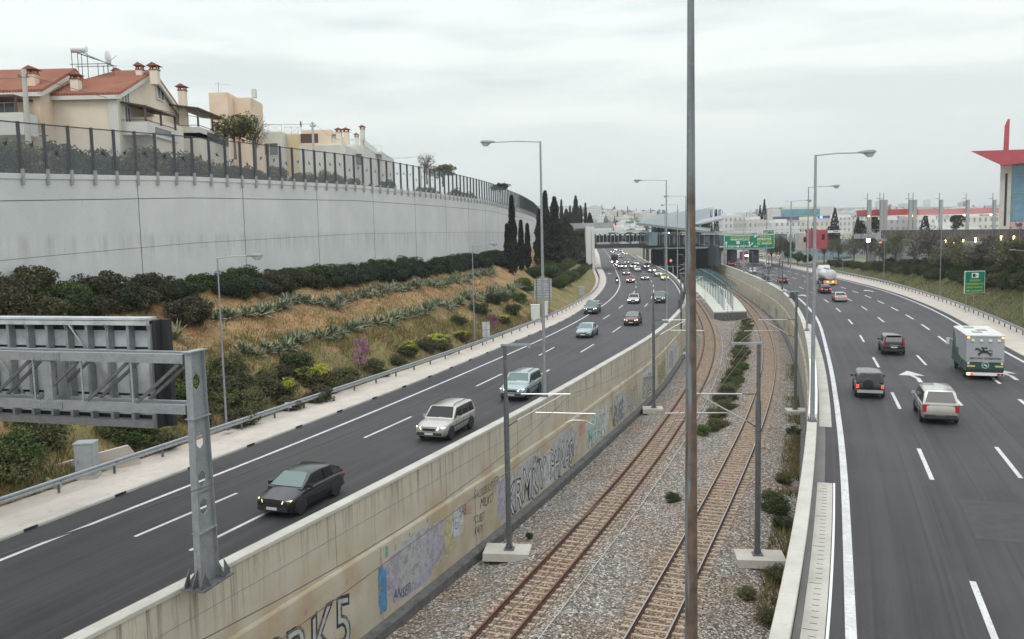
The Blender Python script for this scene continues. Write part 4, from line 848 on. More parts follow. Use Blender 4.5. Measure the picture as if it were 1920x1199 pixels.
# web with hexagonal holes: built as strips around the holes
holes = [11.65, 9.9, 8.75, 7.9]
def web(z0, z1, holez=None, hr=.2):
    f0, f1 = H0+(H1-H0)*(z0-zb)/(zt_-zb), H0+(H1-H0)*(z1-zb)/(zt_-zb)
    if holez is None: quad_prism(mb, [gp(0, -f0+.016, z0), gp(0, f0-.016, z0), gp(0, f1-.016, z1), gp(0, -f1+.016, z1)], .02, gu); return
    hx = [(hr*.55*math.cos(q), hr*1.3*math.sin(q)) for q in [math.pi/6+k*math.pi/3 for k in range(6)]]
    hx = [(math.cos(math.pi/2+k*math.pi/3)*hr*.95, holez+math.sin(math.pi/2+k*math.pi/3)*hr*1.25) for k in range(6)]
    top, lu, ld, bot, rd, ru = hx
    L = [(-f0+.016, z0), (-f1+.016, z1)]; Rr = [(f0-.016, z0), (f1-.016, z1)]
    for poly in ([L[0], (0, z0), bot, ld, lu, top, (0, z1), L[1]], [(0, z0), Rr[0], Rr[1], (0, z1), top, ru, rd, bot]):
        quad_prism(mb, [gp(0, a, b) for a, b in poly], .02, gu)
zz = zb
for h in sorted(holes): web(zz, h-.45) if h-.45 > zz+.02 else None; web(h-.45, h+.45, h); zz = h+.45
web(zz, zt_)
for z in (zt_, 10.6, 7.2): quad_prism(mb, [gp(-.15, -.42, z), gp(.15, -.42, z), gp(.15, .42, z), gp(-.15, .42, z)], .03, UZ)
mb.build('post', M['galv'], GT, fix=True)
mb = MB(); quad_prism(mb, [gp(-.4, -.75, 5.6), gp(.4, -.75, 5.6), gp(.4, .75, 5.6), gp(-.4, .75, 5.6)], .05, UZ)
for a in (-.27, 0, .27):
    for s in (-1, 1): quad_prism(mb, [gp(a, s*.46, 5.63), gp(a, s*.72, 5.63), gp(a, s*.72, 5.75), gp(a, s*.46, 6.15)], .025, gu)
for s in (-1, 1):
    for v in (-.35, .35): quad_prism(mb, [gp(s*.16, v, 5.63), gp(s*.36, v, 5.63), gp(s*.36, v, 5.72), gp(s*.16, v, 6.0)], .025, gv)
mb.build('base_plate', M['galv_dk'], GT)
LG = 17.5
for nm, z in (('top_chord', 12.35), ('bottom_chord', 10.86)):
    mb = MB()
    for v in (-.26, .30): mb.bar(gp(.17, v, z), gp(LG, v, z), .16, .27)
    for u in np.arange(1.2, LG, 1.75): mb.bar(gp(u, -.17, z), gp(u, .21, z), .08, .08)
    mb.build(nm, M['galv'], GT)
i = 0
for k, u0 in enumerate(np.arange(.35, LG-1.8, 1.78)):
    for v in (-.26, .30):
        mb = MB(); mb.bar(gp(u0+1.55, v, 11.0), gp(u0, v, 12.2), .06, .09); mb.build('diagonal_brace', M['galv_dk'], GT)
    mb = MB(); mb.bar(gp(u0+1.66, -.26, 11.0), gp(u0+1.66, -.26, 12.21), .05, .05); mb.build('vertical_brace', M['galv'], GT)
for u in (5.0, 10.5, 15): mb = MB(); [quad_prism(mb, [gp(u-.16, v, 11.0), gp(u+.16, v, 11.0), gp(u+.16, v, 12.2), gp(u-.16, v, 12.2)], .15, gv) for v in (-.26, .30)]; mb.build('splice_column', M['galv'], GT)
for u in (5.0, 10.5, 15):
    for z in (12.35, 10.86):
        mb = MB(); mb.bar(gp(u-.5, -.355, z), gp(u+.5, -.355, z), .03, .24)
        for a in range(8):
            for b in (-.08, 0, .08): mb.box(gp(u-.42+a*.12, -.373, z+b), (.035, .035, .035))
        mb.build('splice_plate', M['galv'], GT)
SB = empty('sign_board', (0, 0, 0), 0, 'back of a large sign board hung on the gantry, pale panels with steel ribs', 'sign board')
M['panel_back'] = mat('pale_aluminium_back', (.50, .52, .53), .6, 0, noise=[(2, 5, (.33, .35, .36), .4, .7)])
U0, U1, V0, V1, Z0, Z1 = 2.35, 17.0, 1.15, 1.52, 9.9, 13.35
mb = MB()
for z0, z1 in ((10.25, 10.85), (10.93, 12.35), (12.43, 12.95)): quad_prism(mb, [gp(U0+.15, V0+.3, z0), gp(U1, V0+.3, z0), gp(U1, V0+.3, z1), gp(U0+.15, V0+.3, z1)], .05, gv)
mb.build('back_panel', M['panel_back'], SB)
mb = MB(); quad_prism(mb, [gp(U0+.1, V1, Z0), gp(U1, V1, Z0), gp(U1, V1, Z1-.1), gp(U0+.1, V1, Z1-.1)], .06, gv); quad_prism(mb, [gp(U0, V0+.1, Z0), gp(U0, V1+.08, Z0), gp(U0, V1+.08, Z1-.05), gp(U0, V0+.1, Z1-.05)], .12, gu); quad_prism(mb, [gp(U0, V1+.1, Z0), gp(U0-.3, V1+.1, Z0), gp(U0-.3, V1+.1, Z1-.05), gp(U0, V1+.1, Z1-.05)], .2, gv); mb.build('front_casing', M['black'], SB)
mb = MB(); mb.bar(gp(U0+.1, V0+.15, Z1), gp(U1, V0+.15, Z1), .5, .07); mb.bar(gp(U0+.1, V0-.02, Z1-.13), gp(U1, V0-.02, Z1-.13), .12, .14); mb.build('top_rail', M['panel_back'], SB)
mb = MB(); mb.bar(gp(U0+.1, V0+.1, Z0+.12), gp(U1, V0+.1, Z0+.12), .35, .22); mb.build('walkway', M['galv'], SB)
for k, u in enumerate(np.arange(U0+.12, U1, .78)):
    mb = MB(); quad_prism(mb, [gp(u, V0, Z0), gp(u, V0+.26, Z0), gp(u, V0+.26, Z1-.2), gp(u, V0, Z1-.2)], .10, gu)
    if k % 2 == 0: quad_prism(mb, [gp(u, V0-.1, Z1-.16), gp(u, V0+.6, Z1-.16), gp(u, V0+.6, Z1-.7), gp(u, V0-.0, Z1-.45)], .03, gu)
    mb.build('rib', M['galv'], SB)
for k in range(4): mb = MB(); mb.bar(gp(5.4+k*3.8, V0-.05, Z1-.2), gp(3.9+k*3.8, V0+.25, Z0+.9), .07, .05); mb.build('brace', M['chrome'], SB)
# ---- green gantry sign over the right carriageway
M['green'] = mat('green_sign_face', (.0, .20, .105), .45); M['yellowp'] = mat('yellow_lettering', (.62, .55, .05), .5); M['whitep'] = mat('white_lettering', (.80, .84, .80), .5)
YS = 236.0; ux = V3((1, 0, 0))
def sgn(px0, px1, py0, py1, Y, t, edge=.12, back='green'):
    a, b = P(px0, py1, Y), P(px1, py0, Y); w_, h = b.x-a.x, b.z-a.z; c = V3(((a.x+b.x)/2, Y, (a.z+b.z)/2))
    m_ = MB(); m_.box(c+V3((0, .06, 0)), (w_, .08, h)); m_.build('border', M['whitep'], t); m_ = MB(); m_.box(c+V3((0, 0, 0)), (w_-edge*2, .05, h-edge*2)); m_.build('panel', M[back], t)
    return V3((a.x, Y-.032, a.z)), w_, h
t = empty('road_sign', (0, 0, 0), 0, 'large green overhead motorway sign with exit tab near the station bridge', 'road sign')
o, w_, h = sgn(1357.5, 1452, 440, 467.5, YS, t); o2, w2, h2 = sgn(1430, 1452.5, 430.5, 439.7, YS, t)
kx = w_/1640.; kz = h/490.   # zoomed crop units
def gs(x, y): return o+V3((x*kx, 0, (490-y)*kz))
for s, x, y, size, mk, sx in (('ΜΑΡΚΟΠΟΥΛΟ', 215, 110, 1.0*.75, 'yellowp', .98), ('MARKOPOULO', 215, 190, .75, 'whitep', 1.0), ('Λ. ΚΗΦΙΣΙΑΣ', 1090, 105, .75, 'yellowp', .82), ('KIFISSIAS AVE', 1080, 185, .75, 'whitep', .86), ('ΟΛ. ΣΤΑΔΙΟ', 1090, 265, .75, 'yellowp', .9), ('OL. STADIUM', 1080, 350, .75, 'whitep', .88), ('ΕΞΟΔΟΙ 9-16', 125, 435, .72, 'whitep', .62), ('EXITS 9-16', 520, 435, .72, 'whitep', .70), ('400 m', 965, 435, .55, 'whitep', .9)):
    put_text('lettering', s, size, plane_fn(gs(x, y), ux, UZ), M[mk], t, .012, sx=sx)
put_text('lettering', 'ΕΞΟΔΟΣ', .55, plane_fn(o2+V3((.25, 0, h2*.55)), ux, UZ), M['yellowp'], t, .01); put_text('lettering', 'EXIT', .55, plane_fn(o2+V3((.25, 0, h2*.15)), ux, UZ), M['whitep'], t, .01); put_text('lettering', '11', .8, plane_fn(o2+V3((2.3, 0, h2*.3)), ux, UZ), M['whitep'], t, .01)
mb = MB(); c = gs(455, 265); mb.box(c, (.85, .012, .75)); mb.box(gs(450, 410), (.0, .0, .0)); mb.build('route_shield', M['whitep'], t); put_text('lettering', '6', .6, plane_fn(gs(437, 285)+V3((0, -.02, 0)), ux, UZ), M['black'], t, .015)
mb = MB(); q = gs(458, 405); mb.add([q+V3((-.32, 0, 0)), q+V3((0, 0, -.32)), q+V3((.32, 0, 0)), q+V3((0, 0, .32))], [(0, 1, 2, 3)]); mb.build('diamond_symbol', M['whitep'], t)
mb = MB()
for x0, br in ((72, 0), (820, 1)):
    a = gs(x0, 440); mb.box(a+V3((0, 0, .65)), (.2, .012, 1.3)); q = a+V3((0, 0, 1.2)); mb.add([q+V3((-.32, 0, 0)), q+V3((.32, 0, 0)), q+V3((0, 0, .55))], [(0, 1, 2)])
    if br: mb.bar(a+V3((.05, -.0, .3)), a+V3((.7, 0, .85)), .012, .18); q = a+V3((.75, 0, .9)); mb.add([q+V3((-.15, -.01, .25)), q+V3((.15, -.01, -.2)), q+V3((.4, -.01, .3))], [(0, 1, 2)])
q = gs(970, 90); mb.add([q, q+V3((.5, 0, 0)), q+V3((.85, 0, .55)), q+V3((.3, 0, .55))], [(0, 1, 2, 3)]); mb.add([q+V3((.5, 0, .45)), q+V3((1.1, 0, .45)), q+V3((1.1, 0, .85))], [(0, 1, 2)]); mb.build('arrow_symbol', M['whitep'], t, fix=False)
zb2 = 4.6; mb = MB(); pp = P(1395, 470, YS); mb.tube([(pp.x, YS+.5, zb2), (pp.x, YS+.5, P(1395, 438, YS).z)], [.28, .2], 8); mb.bar((o.x+.3, YS+.4, o.z+h*.3), (o.x+w_-.3, YS+.4, o.z+h*.3), .2, .2); mb.bar((o.x+.3, YS+.4, o.z+h*.75), (o.x+w_-.3, YS+.4, o.z+h*.75), .2, .2); mb.build('support_post', M['galv'], t)
# ---- green information sign on the right verge
t = empty('road_sign', (0, 0, 0), 0, 'green information sign with camera pictogram and yellow Greek text in front of the hedge', 'road sign'); Y2 = 108.
o, w_, h = sgn(1808, 1847.5, 508, 550.5, Y2, t, .07)
for i, (s, sz) in enumerate((('ΠΡΟΣΟΧΗ', .30), ('Η ΠΑΡΑΒΑΣΗ ΤΟΥ', .30), ('ΟΡΙΟΥ ΚΑΤΑΓ', .30), ('ΜΕ ΚΑΜΕΡΑ', .30))): put_text('lettering', s, sz, plane_fn(o+V3((w_/2, 0, h*(.535-.155*i))), ux, UZ), M['yellowp'], t, .006, 'CENTER', sx=(.9, .98, 1.05, 1.2)[i])
mb = MB(); c = o+V3((w_/2, -.01, h*.8)); mb.box(c, (.85, .02, .62)); mb.build('pictogram_plate', M['whitep'], t); mb = MB(); mb.box(c+V3((-.14, -.02, 0)), (.34, .02, .42)); mb.box(c+V3((.2, -.02, .0)), (.1, .02, .16)); mb.build('camera_pictogram', M['black'], t)
for f in (.12, .5): mb = MB(); mb.tube([(o.x+w_*f, Y2+.14, 4.4), (o.x+w_*f, Y2+.14, o.z+h*.8)], .045, 6); mb.build('post', M['galv'], t)
# small green panel at the guardrail, white speed sign
b = P(1691, 535, 158); t = empty('small_sign', (0, 0, 0), 0, 'tiny green plate beside the right guardrail', 'sign'); mb = MB(); mb.box((b.x, 158, b.z+.5), (.8, .05, .4)); mb.build('panel', M['green'], t); mb = MB(); mb.box((b.x, 158.06, b.z+.1), (.06, .05, 1.2)); mb.build('post', M['galv'], t)
b = P(1459, 482, 246); t = empty('speed_sign', (0, 0, 0), 0, 'round white and red speed limit sign by the far right kerb', 'road sign'); mb = MB(); mb.lathe([(.72, 0), (.72, .05)], (b.x, 246, b.z), 20, axis='y'); M['redp'] = mat('red_paint', (.45, .03, .03), .5); mb.build('ring', M['redp'], t); mb = MB(); mb.lathe([(.53, -.03), (.53, -.01)], (b.x, 246, b.z), 20, axis='y'); mb.build('face', M['whitep'], t); mb = MB(); mb.tube([(b.x, 246.1, 4.5), (b.x, 246.1, b.z+.5)], .05, 6); mb.build('post', M['galv'], t); put_text('lettering', '80', .6, plane_fn(V3((b.x, 245.93, b.z-.21)), ux, UZ), M['black'], t, .02, 'CENTER')
# ---- left side sign backs and cabinets
b = S(1018, 588); yb = b.y; t = empty('road_sign', (0, 0, 0), 0, 'back of a large pale road sign on grey posts above the white cabinets', 'road sign')
a, c = P(1002, 562, yb), P(1034, 523, yb); cx, cz = (a.x+c.x)/2, (a.z+c.z)/2; mb = MB(); mb.box((cx, yb, cz), (c.x-a.x, .05, c.z-a.z)); mb.build('panel', M['panel_back'], t)
mb = MB(); [mb.box((cx, yb-.05, a.z+(c.z-a.z)*(k+.5)/8), (c.x-a.x-.1, .05, .05)) for k in range(8)]; mb.build('rail', M['galv_dk'], t)
for f in (.14, .5, .86): mb = MB(); x = a.x+(c.x-a.x)*f; mb.box((x, yb-.12, (b.z+cz)/2+.9), (.1, .08, c.z-b.z)); mb.build('post', M['galv_dk'], t)
def cabinet(px, py, w_, d, h, lab, rz, col='cab'):
    p = G(px, py, ZR+.25); t = empty('cabinet', p, rz, lab, 'cabinet'); m_ = MB(); m_.box((0, 0, h/2+.08), (w_, d, h)); m_.build('body', M[col], t); m_ = MB(); m_.box((0, 0, h+.11), (w_+.08, d+.08, .06), top=(.96, .96)); m_.build('roof', M[col], t)
    m_ = MB(); m_.box((0, -d/2-.012, h/2+.1), (w_-.1, .02, h-.14)); dd = m_.build('door', M[col], t); m_ = MB(); m_.box((-w_*.3, -d/2-.03, h*.5), (.03, .02, .14)); m_.build('handle', M['galv_dk'], dd); m_ = MB(); m_.box((0, 0, -.05), (w_+.1, d+.1, .25)); m_.build('plinth', M['conc'], t)
M['cab'] = mat('grey_cabinet_paint', (.34, .36, .37), .5, noise=[(3, 4, (.28, .30, .31), .45, .7)]); M['cabw'] = mat('white_cabinet_paint', (.62, .63, .62), .5)
cabinet(165, 892, .85, .7, 1.5, 'grey electrical cabinet beside the concrete wing walls at the foot of the slope', .1); cabinet(1004, 603, 1.1, .8, 2.0, 'wider white cabinet left of two, below the big sign back', 0, 'cabw'); cabinet(1022, 594, .7, .5, 1.9, 'narrow white cabinet right of two, below the big sign back', 0, 'cabw'); cabinet(1090, 556, 1.0, .7, 1.6, 'pale grey cabinet near the bridge end of the guardrail', 0, 'cab')
t = empty('wing_wall', (0, 0, 0), 0, 'angled pale concrete wing walls around the grey cabinet', 'concrete wall')
def wallseg(a, b, ha, hb, th=.22):
    d = (b-a).normalized(); n_ = V3((-d.y, d.x, 0))*th/2; m_ = MB(); z = -.4
    vs = [a-n_+UZ*z, b-n_+UZ*z, b+n_+UZ*z, a+n_+UZ*z, a-n_+UZ*ha, b-n_+UZ*hb, b+n_+UZ*hb, a+n_+UZ*ha]; m_.add(vs, [(0, 1, 2, 3), (4, 5, 6, 7), (0, 1, 5, 4), (1, 2, 6, 5), (2, 3, 7, 6), (3, 0, 4, 7)]); m_.build('wall_segment', M['conc_warm'], t)
a, b, c, d_ = G(72, 917, 4.8), G(60, 905, 4.8), G(242, 872, 4.8), G(262, 868, 4.8); wallseg(b, c, .55, 1.0); wallseg(c, d_, 1.0, .2); wallseg(b, G(112, 915, 4.8), .5, .15)
b = S(911, 646); t = empty('road_sign', (0, 0, 0), 0, 'small pale blue grey sign back beside the pink tree', 'road sign'); a, c = P(905, 632, b.y), P(918, 604, b.y); mb = MB(); mb.box(((a.x+c.x)/2, b.y, (a.z+c.z)/2), (c.x-a.x, .05, c.z-a.z)); mb.build('panel', M['panel_back'], t); mb = MB(); mb.box(((a.x+c.x)/2, b.y-.06, (b.z+c.z)/2-.2), (.08, .06, c.z-b.z+.4)); mb.box(((a.x+c.x)/2, b.y-.05, (a.z+c.z)/2), (c.x-a.x-.05, .04, .05)); mb.build('post', M['galv'], t)
b = S(541, 775); t = empty('marker_sign', (0, 0, 0), 0, 'tiny white kilometre marker behind the guardrail on the lower slope', 'sign'); mb = MB(); mb.box((b.x, b.y, b.z+.5), (.42, .03, .35)); mb.build('panel', M['white'], t); mb = MB(); mb.box((b.x, b.y+.03, b.z+.2), (.05, .03, .6)); mb.build('post', M['galv'], t); put_text('lettering', '4', .26, plane_fn(V3((b.x-.08, b.y-.02, b.z+.4)), ux, UZ), M['black'], t)
# railway signal at the right wall
b = G(1409, 558, -.1); t = empty('railway_signal', b, 0, 'black railway signal head on a post beside the right wall, seen from behind', 'signal'); mb = MB(); mb.tube([(0, 0, 0), (0, 0, 4.8)], .06, 6); mb.build('post', M['galv'], t); mb = MB(); mb.box((-.35, 0, 5.0), (.5, .3, 1.3)); mb.box((-.35, .05, 5.0), (.62, .04, 1.5)); mb.build('signal_head', M['black'], t)
# parapet mesh fences, dark
def fence(cv, off, y0, y1, lab):
    t = empty('mesh_fence', (0, 0, 0), 0, lab, 'fence', 'dark mesh fences on the parapets'); ys_ = cv.walk(y0, y1, 1.6); m_ = MB()
    for y in ys_[::2]: m_.box(cv.at(y, off, 6.15), (.06, .06, 1.3), cv.ang(y))
    m_.build('posts', M['post'], t); m_ = MB(); m_.loft([[cv.at(y, off, 5.55), cv.at(y, off+.02, 5.55), cv.at(y, off+.02, 6.7), cv.at(y, off, 6.7)] for y in cv.ys(y0, y1, .5)]); m_.build('mesh_panel', M['fmesh'], t)
M['fmesh'] = mat('dark_wire_mesh', (.06, .065, .07), .8, alpha=.72)
fence(LW, -.35, 112, 142, 'dark mesh fence on the left parapet near the curve'); fence(RW, .35, 112, 131, 'dark mesh fence on the right parapet, nearer piece'); fence(RW, .35, 165, 178, 'dark mesh fence on the right parapet, further piece')
# ---- graffiti on the left wall (mapped along the wall face)
def gpaint(col, nm, rough=.7, solid=False):
    m = mat(nm, col, rough, noise=[(3, 5, tuple(c*.75 for c in col), .40, .65), (1.2, 6, (.42, .39, .31), .52, .75)]); n, l = m.node_tree.nodes, m.node_tree.links; tcn = [q for q in n if q.type == 'TEX_COORD'][0]
    nz = n.new('ShaderNodeTexNoise'); nz.inputs['Scale'].default_value = 2.2; nz.inputs['Detail'].default_value = 7; nz.inputs['Roughness'].default_value = .75; l.new(tcn.outputs['Object'], nz.inputs[0]); r = n.new('ShaderNodeMapRange'); r.inputs[1].default_value = .34; r.inputs[2].default_value = .50; r.inputs[3].default_value = .12; r.inputs[4].default_value = .94; l.new(nz.outputs[0], r.inputs[0]); l.new(r.outputs[0], n['Principled BSDF'].inputs['Alpha']) if not solid else None; return m
GM = dict(sil=gpaint((.45, .46, .48), 'silver_spray_paint'), fsil=gpaint((.47, .475, .48), 'silver_fill_paint', .7, True), fwht=gpaint((.60, .60, .59), 'white_fill_paint', .7, True), blk=gpaint((.035, .035, .04), 'black_spray_paint'), lav=gpaint((.42, .40, .50), 'lavender_spray_paint'), wht=gpaint((.60, .61, .62), 'white_spray_paint'), pnk=gpaint((.60, .25, .25), 'pink_spray_paint'), grn=gpaint((.16, .22, .10), 'green_spray_paint'), tea=gpaint((.10, .42, .33), 'teal_spray_paint'), blu=gpaint((.10, .28, .50), 'blue_spray_paint'), yel=gpaint((.52, .50, .28), 'yellow_spray_paint'), gry=gpaint((.26, .26, .28), 'grey_spray_paint'))
def wall_fn(cv, y0, z0, off, slant=0., wob=0.):
    def f(x, y):
        tx, ty = cv.T(y0); xx = x+slant*y; yy = y0+xx*ty; q = cv.at(yy, off, z0+y+wob*math.sin(xx*2.3+1)+wob*.6*math.sin(xx*5.1)); return q
    return f
def graff(y0, z0, size, s, fill, outl, sx=1., slant=.1, wob=.08, cv=None, off=.166, parent=None):
    cv = cv or LW; parent = parent or WALL_L; sg = 1 if cv is LW else -1
    if outl: put_text('graffiti', s, size, wall_fn(cv, y0, z0, sg*(off), slant, wob), GM[outl], parent, size*.034, sx=sx)
    if fill: put_text('graffiti', s, size, wall_fn(cv, y0, z0, sg*(off+.006), slant, wob), GM['f'+fill if 'f'+fill in GM else fill], parent, -.0 if not outl else -size*.012, sx=sx)
def patch(y0, y1, z0, z1, m_, off=.163, seed=1, cv=None, parent=None):
    cv = cv or LW; r = random.Random(seed); n = 34; sg = 1 if cv is LW else -1; pts = []
    for k in range(n):
        a = 2*math.pi*k/n; rr = 1+r.uniform(-.28, .12); ex = max(-1, min(1, 1.25*math.cos(a)*rr)); ez = max(-1, min(1, 1.25*math.sin(a)*rr)); pts.append(cv.at((y0+y1)/2+ex*(y1-y0)/2, sg*off, (z0+z1)/2+ez*(z1-z0)/2))
    m2 = MB(); c_ = cv.at((y0+y1)/2, sg*off, (z0+z1)/2); m2.add([c_]+pts, [(0, k+1, (k+1) % n+1) for k in range(n)]); m2.build('graffiti_patch', GM[m_], parent or WALL_L, fix=False)
GOF = .166
graff(25.6, .05, 2.9, 'OPRK5', 'sil', 'blk', .80, .05); patch(34.2, 39.6, .1, 2.5, 'lav', seed=2); patch(35.5, 38.0, .4, 2.7, 'sil', .165, 21); patch(34.0, 34.6, .2, 2.2, 'blu', .170, 3); patch(39.4, 40.3, .5, 2.4, 'yel', .168, 4); patch(40.2, 41.3, 1.0, 2.5, 'wht', .168, 5); graff(40.2, 1.4, .9, 'JE', 'blu', 'blk', .8); graff(35.0, .25, .62, 'ANSER', 'blk', None, .8, .3)
for a, b_, c_, m_ in ((34.6, 2.65, .2, 'tea'), (35.3, 2.6, .09, 'tea'), (36.4, 2.75, .1, 'tea'), (34.2, 2.45, .12, 'pnk'), (37.9, 2.85, .1, 'blu'), (32.0, 2.5, .1, 'pnk'), (29.6, 2.4, .12, 'pnk')): patch(a, a+c_, b_-c_*1.2, b_+c_*1.2, m_, .172, int(a*9))
graff(42.4, 2.3, .62, 'GACROS KENSER', 'blk', None, .66, .3, .05); graff(43.1, 1.6, .70, 'MILKO', 'blk', None, .8, .3, .05); graff(42.3, 1.0, .62, 'POUSEY', 'blk', None, .62, .25, .05); graff(42.4, .4, .60, 'KAEY', 'blk', None, .7, .3, .05); graff(40.9, 1.9, .75, 'SAB', 'blk', None, .6, .2, .05); graff(41.4, 1.75, .62, 'PAUL', 'pnk', None, .6, .2, .05); graff(44.6, 1.95, .5, 'REE', 'pnk', None, .7, 0, .05)
patch(45.2, 47.0, .1, 2.6, 'lav', seed=7); patch(46.0, 52.8, .05, 2.5, 'sil', .165, 8); patch(52.0, 54.0, .1, 2.2, 'wht', .164, 22); patch(53.2, 58.6, .1, 2.7, 'sil', .165, 9)
graff(46.2, .1, 2.6, 'KRMKY', 'wht', 'blk', .74, .15, .14); graff(53.0, .1, 2.6, 'PHAAS', 'wht', 'blk', .60, .1, .16); graff(50.2, 1.9, .6, 'VYA', 'blk', None, .8, .3); graff(56.5, .6, 1.2, 'ZN', 'lav', 'blk', .8, .1)
patch(59, 60, 1.5, 2.3, 'pnk', seed=10); patch(60.6, 66.8, .05, 2.5, 'wht', .164, 23); graff(61.0, .15, 2.5, 'MHAK', 'wht', 'tea', .70, .1); graff(67.0, 1.2, .8, 'FE', 'blk', None, 1, .3)
patch(68.0, 72.2, .1, 2.5, 'sil', .167, 11); patch(67.9, 69.0, .0, 1.6, 'grn', .165, 12); graff(68.3, .2, 2.1, 'PUSE', 'gry', 'grn', .72, .05, off=.174); graff(72.6, .25, 2.5, 'ASSO', 'sil', 'gry', .72, .05)
patch(78.3, 85.5, .0, 2.9, 'wht', .164, 13); graff(78.8, .15, 2.7, 'KISS', 'wht', 'blk', .90, .05, off=.175); graff(86.4, .2, 2.6, 'HUNX', 'yel', 'blk', .76, .05); patch(92, 105, -.05, 2.8, 'wht', .167, 14); patch(95, 99, .2, 2.2, 'lav', .169, 24)
for i, (y, s) in enumerate(((120, 'ROKE'), (131, 'SAME'), (146, 'TUFO'), (160, 'BNK'), (176, 'ARE'))): graff(y, .2, 2.3, s, ('pnk', 'yel', 'sil', 'lav', 'sil')[i], ('gry', 'gry', 'blk', 'gry', 'gry')[i], -.9 if False else .9, 0, cv=RW, parent=WALL_R)
# ================================================================ vehicles (x forward, y left, z up, origin on the ground)
def paintm(nm, col, metal=.25, rough=.32): return mat(nm, col, rough, metal, noise=[(1.2, 4, tuple(c*.88+.004 for c in col), .45, .7)], coat=.7)
PC = dict(black=paintm('black_car_paint', (.008, .008, .009), 0), silver=paintm('silver_car_paint', (.42, .42, .41), .45), champagne=paintm('champagne_car_paint', (.47, .45, .41), .4), ltblue=paintm('pale_blue_green_car_paint', (.33, .41, .41), .4), red=paintm('red_car_paint', (.32, .035, .04)), maroon=paintm('dark_red_car_paint', (.12, .028, .03)), white=paintm('white_car_paint', (.68, .68, .69), 0), grey=paintm('grey_car_paint', (.11, .115, .12)), dkblue=paintm('dark_blue_car_paint', (.04, .05, .075)), yellow=paintm('yellow_taxi_paint', (.55, .50, .12), 0), gunmetal=paintm('gunmetal_car_paint', (.010, .011, .012), .0))
M['hl_on'] = mat('lit_headlamp', (.9, .88, .8), .3, emit=(1, .93, .78), estr=9.); M['hl_bright'] = mat('bright_headlamp', (.95, .97, 1), .3, emit=(.93, .97, 1), estr=26.); M['hl_amber'] = mat('amber_lit_headlamp', (.9, .7, .4), .3, emit=(1, .66, .28), estr=3.)
M['hl_off'] = mat('headlamp_glass', (.55, .57, .58), .15, spec=.8); M['tl_on'] = mat('lit_tail_lamp', (.7, .03, .03), .3, emit=(1, .06, .04), estr=2.2); M['tl_off'] = mat('red_tail_lamp', (.38, .02, .03), .25); M['amber_on'] = mat('lit_amber_lamp', (.9, .4, .1), .3, emit=(1, .45, .1), estr=5)
M['tyre'] = mat('tyre_rubber', (.022, .022, .024), .85); M['rim'] = mat('alloy_rim', (.42, .43, .44), .45, .15); M['plastic'] = mat('black_plastic_trim', (.028, .028, .03), .55); M['plate'] = mat('number_plate', (.62, .62, .60), .5)
TYPES = dict(hatch=dict(L=4.1, W=1.76, H=1.50, belt=.96, hood=.96, nose=.72, xw=1.12, xrf=.28, xrr=-1.15, xr=-1.92, tail=1.0, wr=.325, wb=2.55, rf=.76),
             sedan=dict(L=4.45, W=1.76, H=1.43, belt=.90, hood=.90, nose=.64, xw=.95, xrf=.25, xrr=-.95, xr=-1.55, tail=.98, wr=.32, wb=2.65, rf=.78),
             wagon=dict(L=4.65, W=1.86, H=1.68, belt=1.02, hood=1.04, nose=.82, xw=1.00, xrf=.38, xrr=-1.85, xr=-2.22, tail=1.02, wr=.36, wb=2.75, rf=.84),
             suv=dict(L=4.45, W=1.85, H=1.72, belt=1.04, hood=1.06, nose=.84, xw=.95, xrf=.38, xrr=-1.75, xr=-2.12, tail=1.04, wr=.37, wb=2.65, rf=.84),
             van=dict(L=4.75, W=1.92, H=1.90, belt=1.12, hood=1.10, nose=.80, xw=1.55, xrf=.60, xrr=-1.88, xr=-2.30, tail=1.12, wr=.34, wb=3.0, rf=.80))
WHEEL = {}
def wheel(r, p, parent, side):
    k = round(r, 2)
    if k not in WHEEL:
        a = MB(); a.lathe([(r*.62, -.10), (r*.93, -.10), (r, -.06), (r, .06), (r*.93, .10), (r*.62, .10)], n=20, axis='y'); o1 = a.build('tyre', M['tyre'], smooth=50)
        b = MB(); b.lathe([(.03, .06), (r*.2, .085), (r*.6, .07), (r*.64, .095), (r*.66, -.05), (.03, -.05)], n=20, axis='y'); o2 = b.build('rim', M['rim'], smooth=40); c = MB()
        for q in range(5):
            t = q*2*math.pi/5; c.box((math.cos(t)*r*.42, .083, math.sin(t)*r*.42), (.06, .015, .06))
        o3 = c.build('hub_openings', M['black']); WHEEL[k] = (o1.data, o2.data, o3.data); [bpy.data.objects.remove(o) for o in (o1, o2, o3)]
    w_ = bpy.data.objects.new('wheel', WHEEL[k][0]); COL.objects.link(w_); w_.parent = parent; w_.location = p; w_.rotation_euler = (0, 0, 0 if side > 0 else math.pi); linkmesh('rim', WHEEL[k][1], w_)
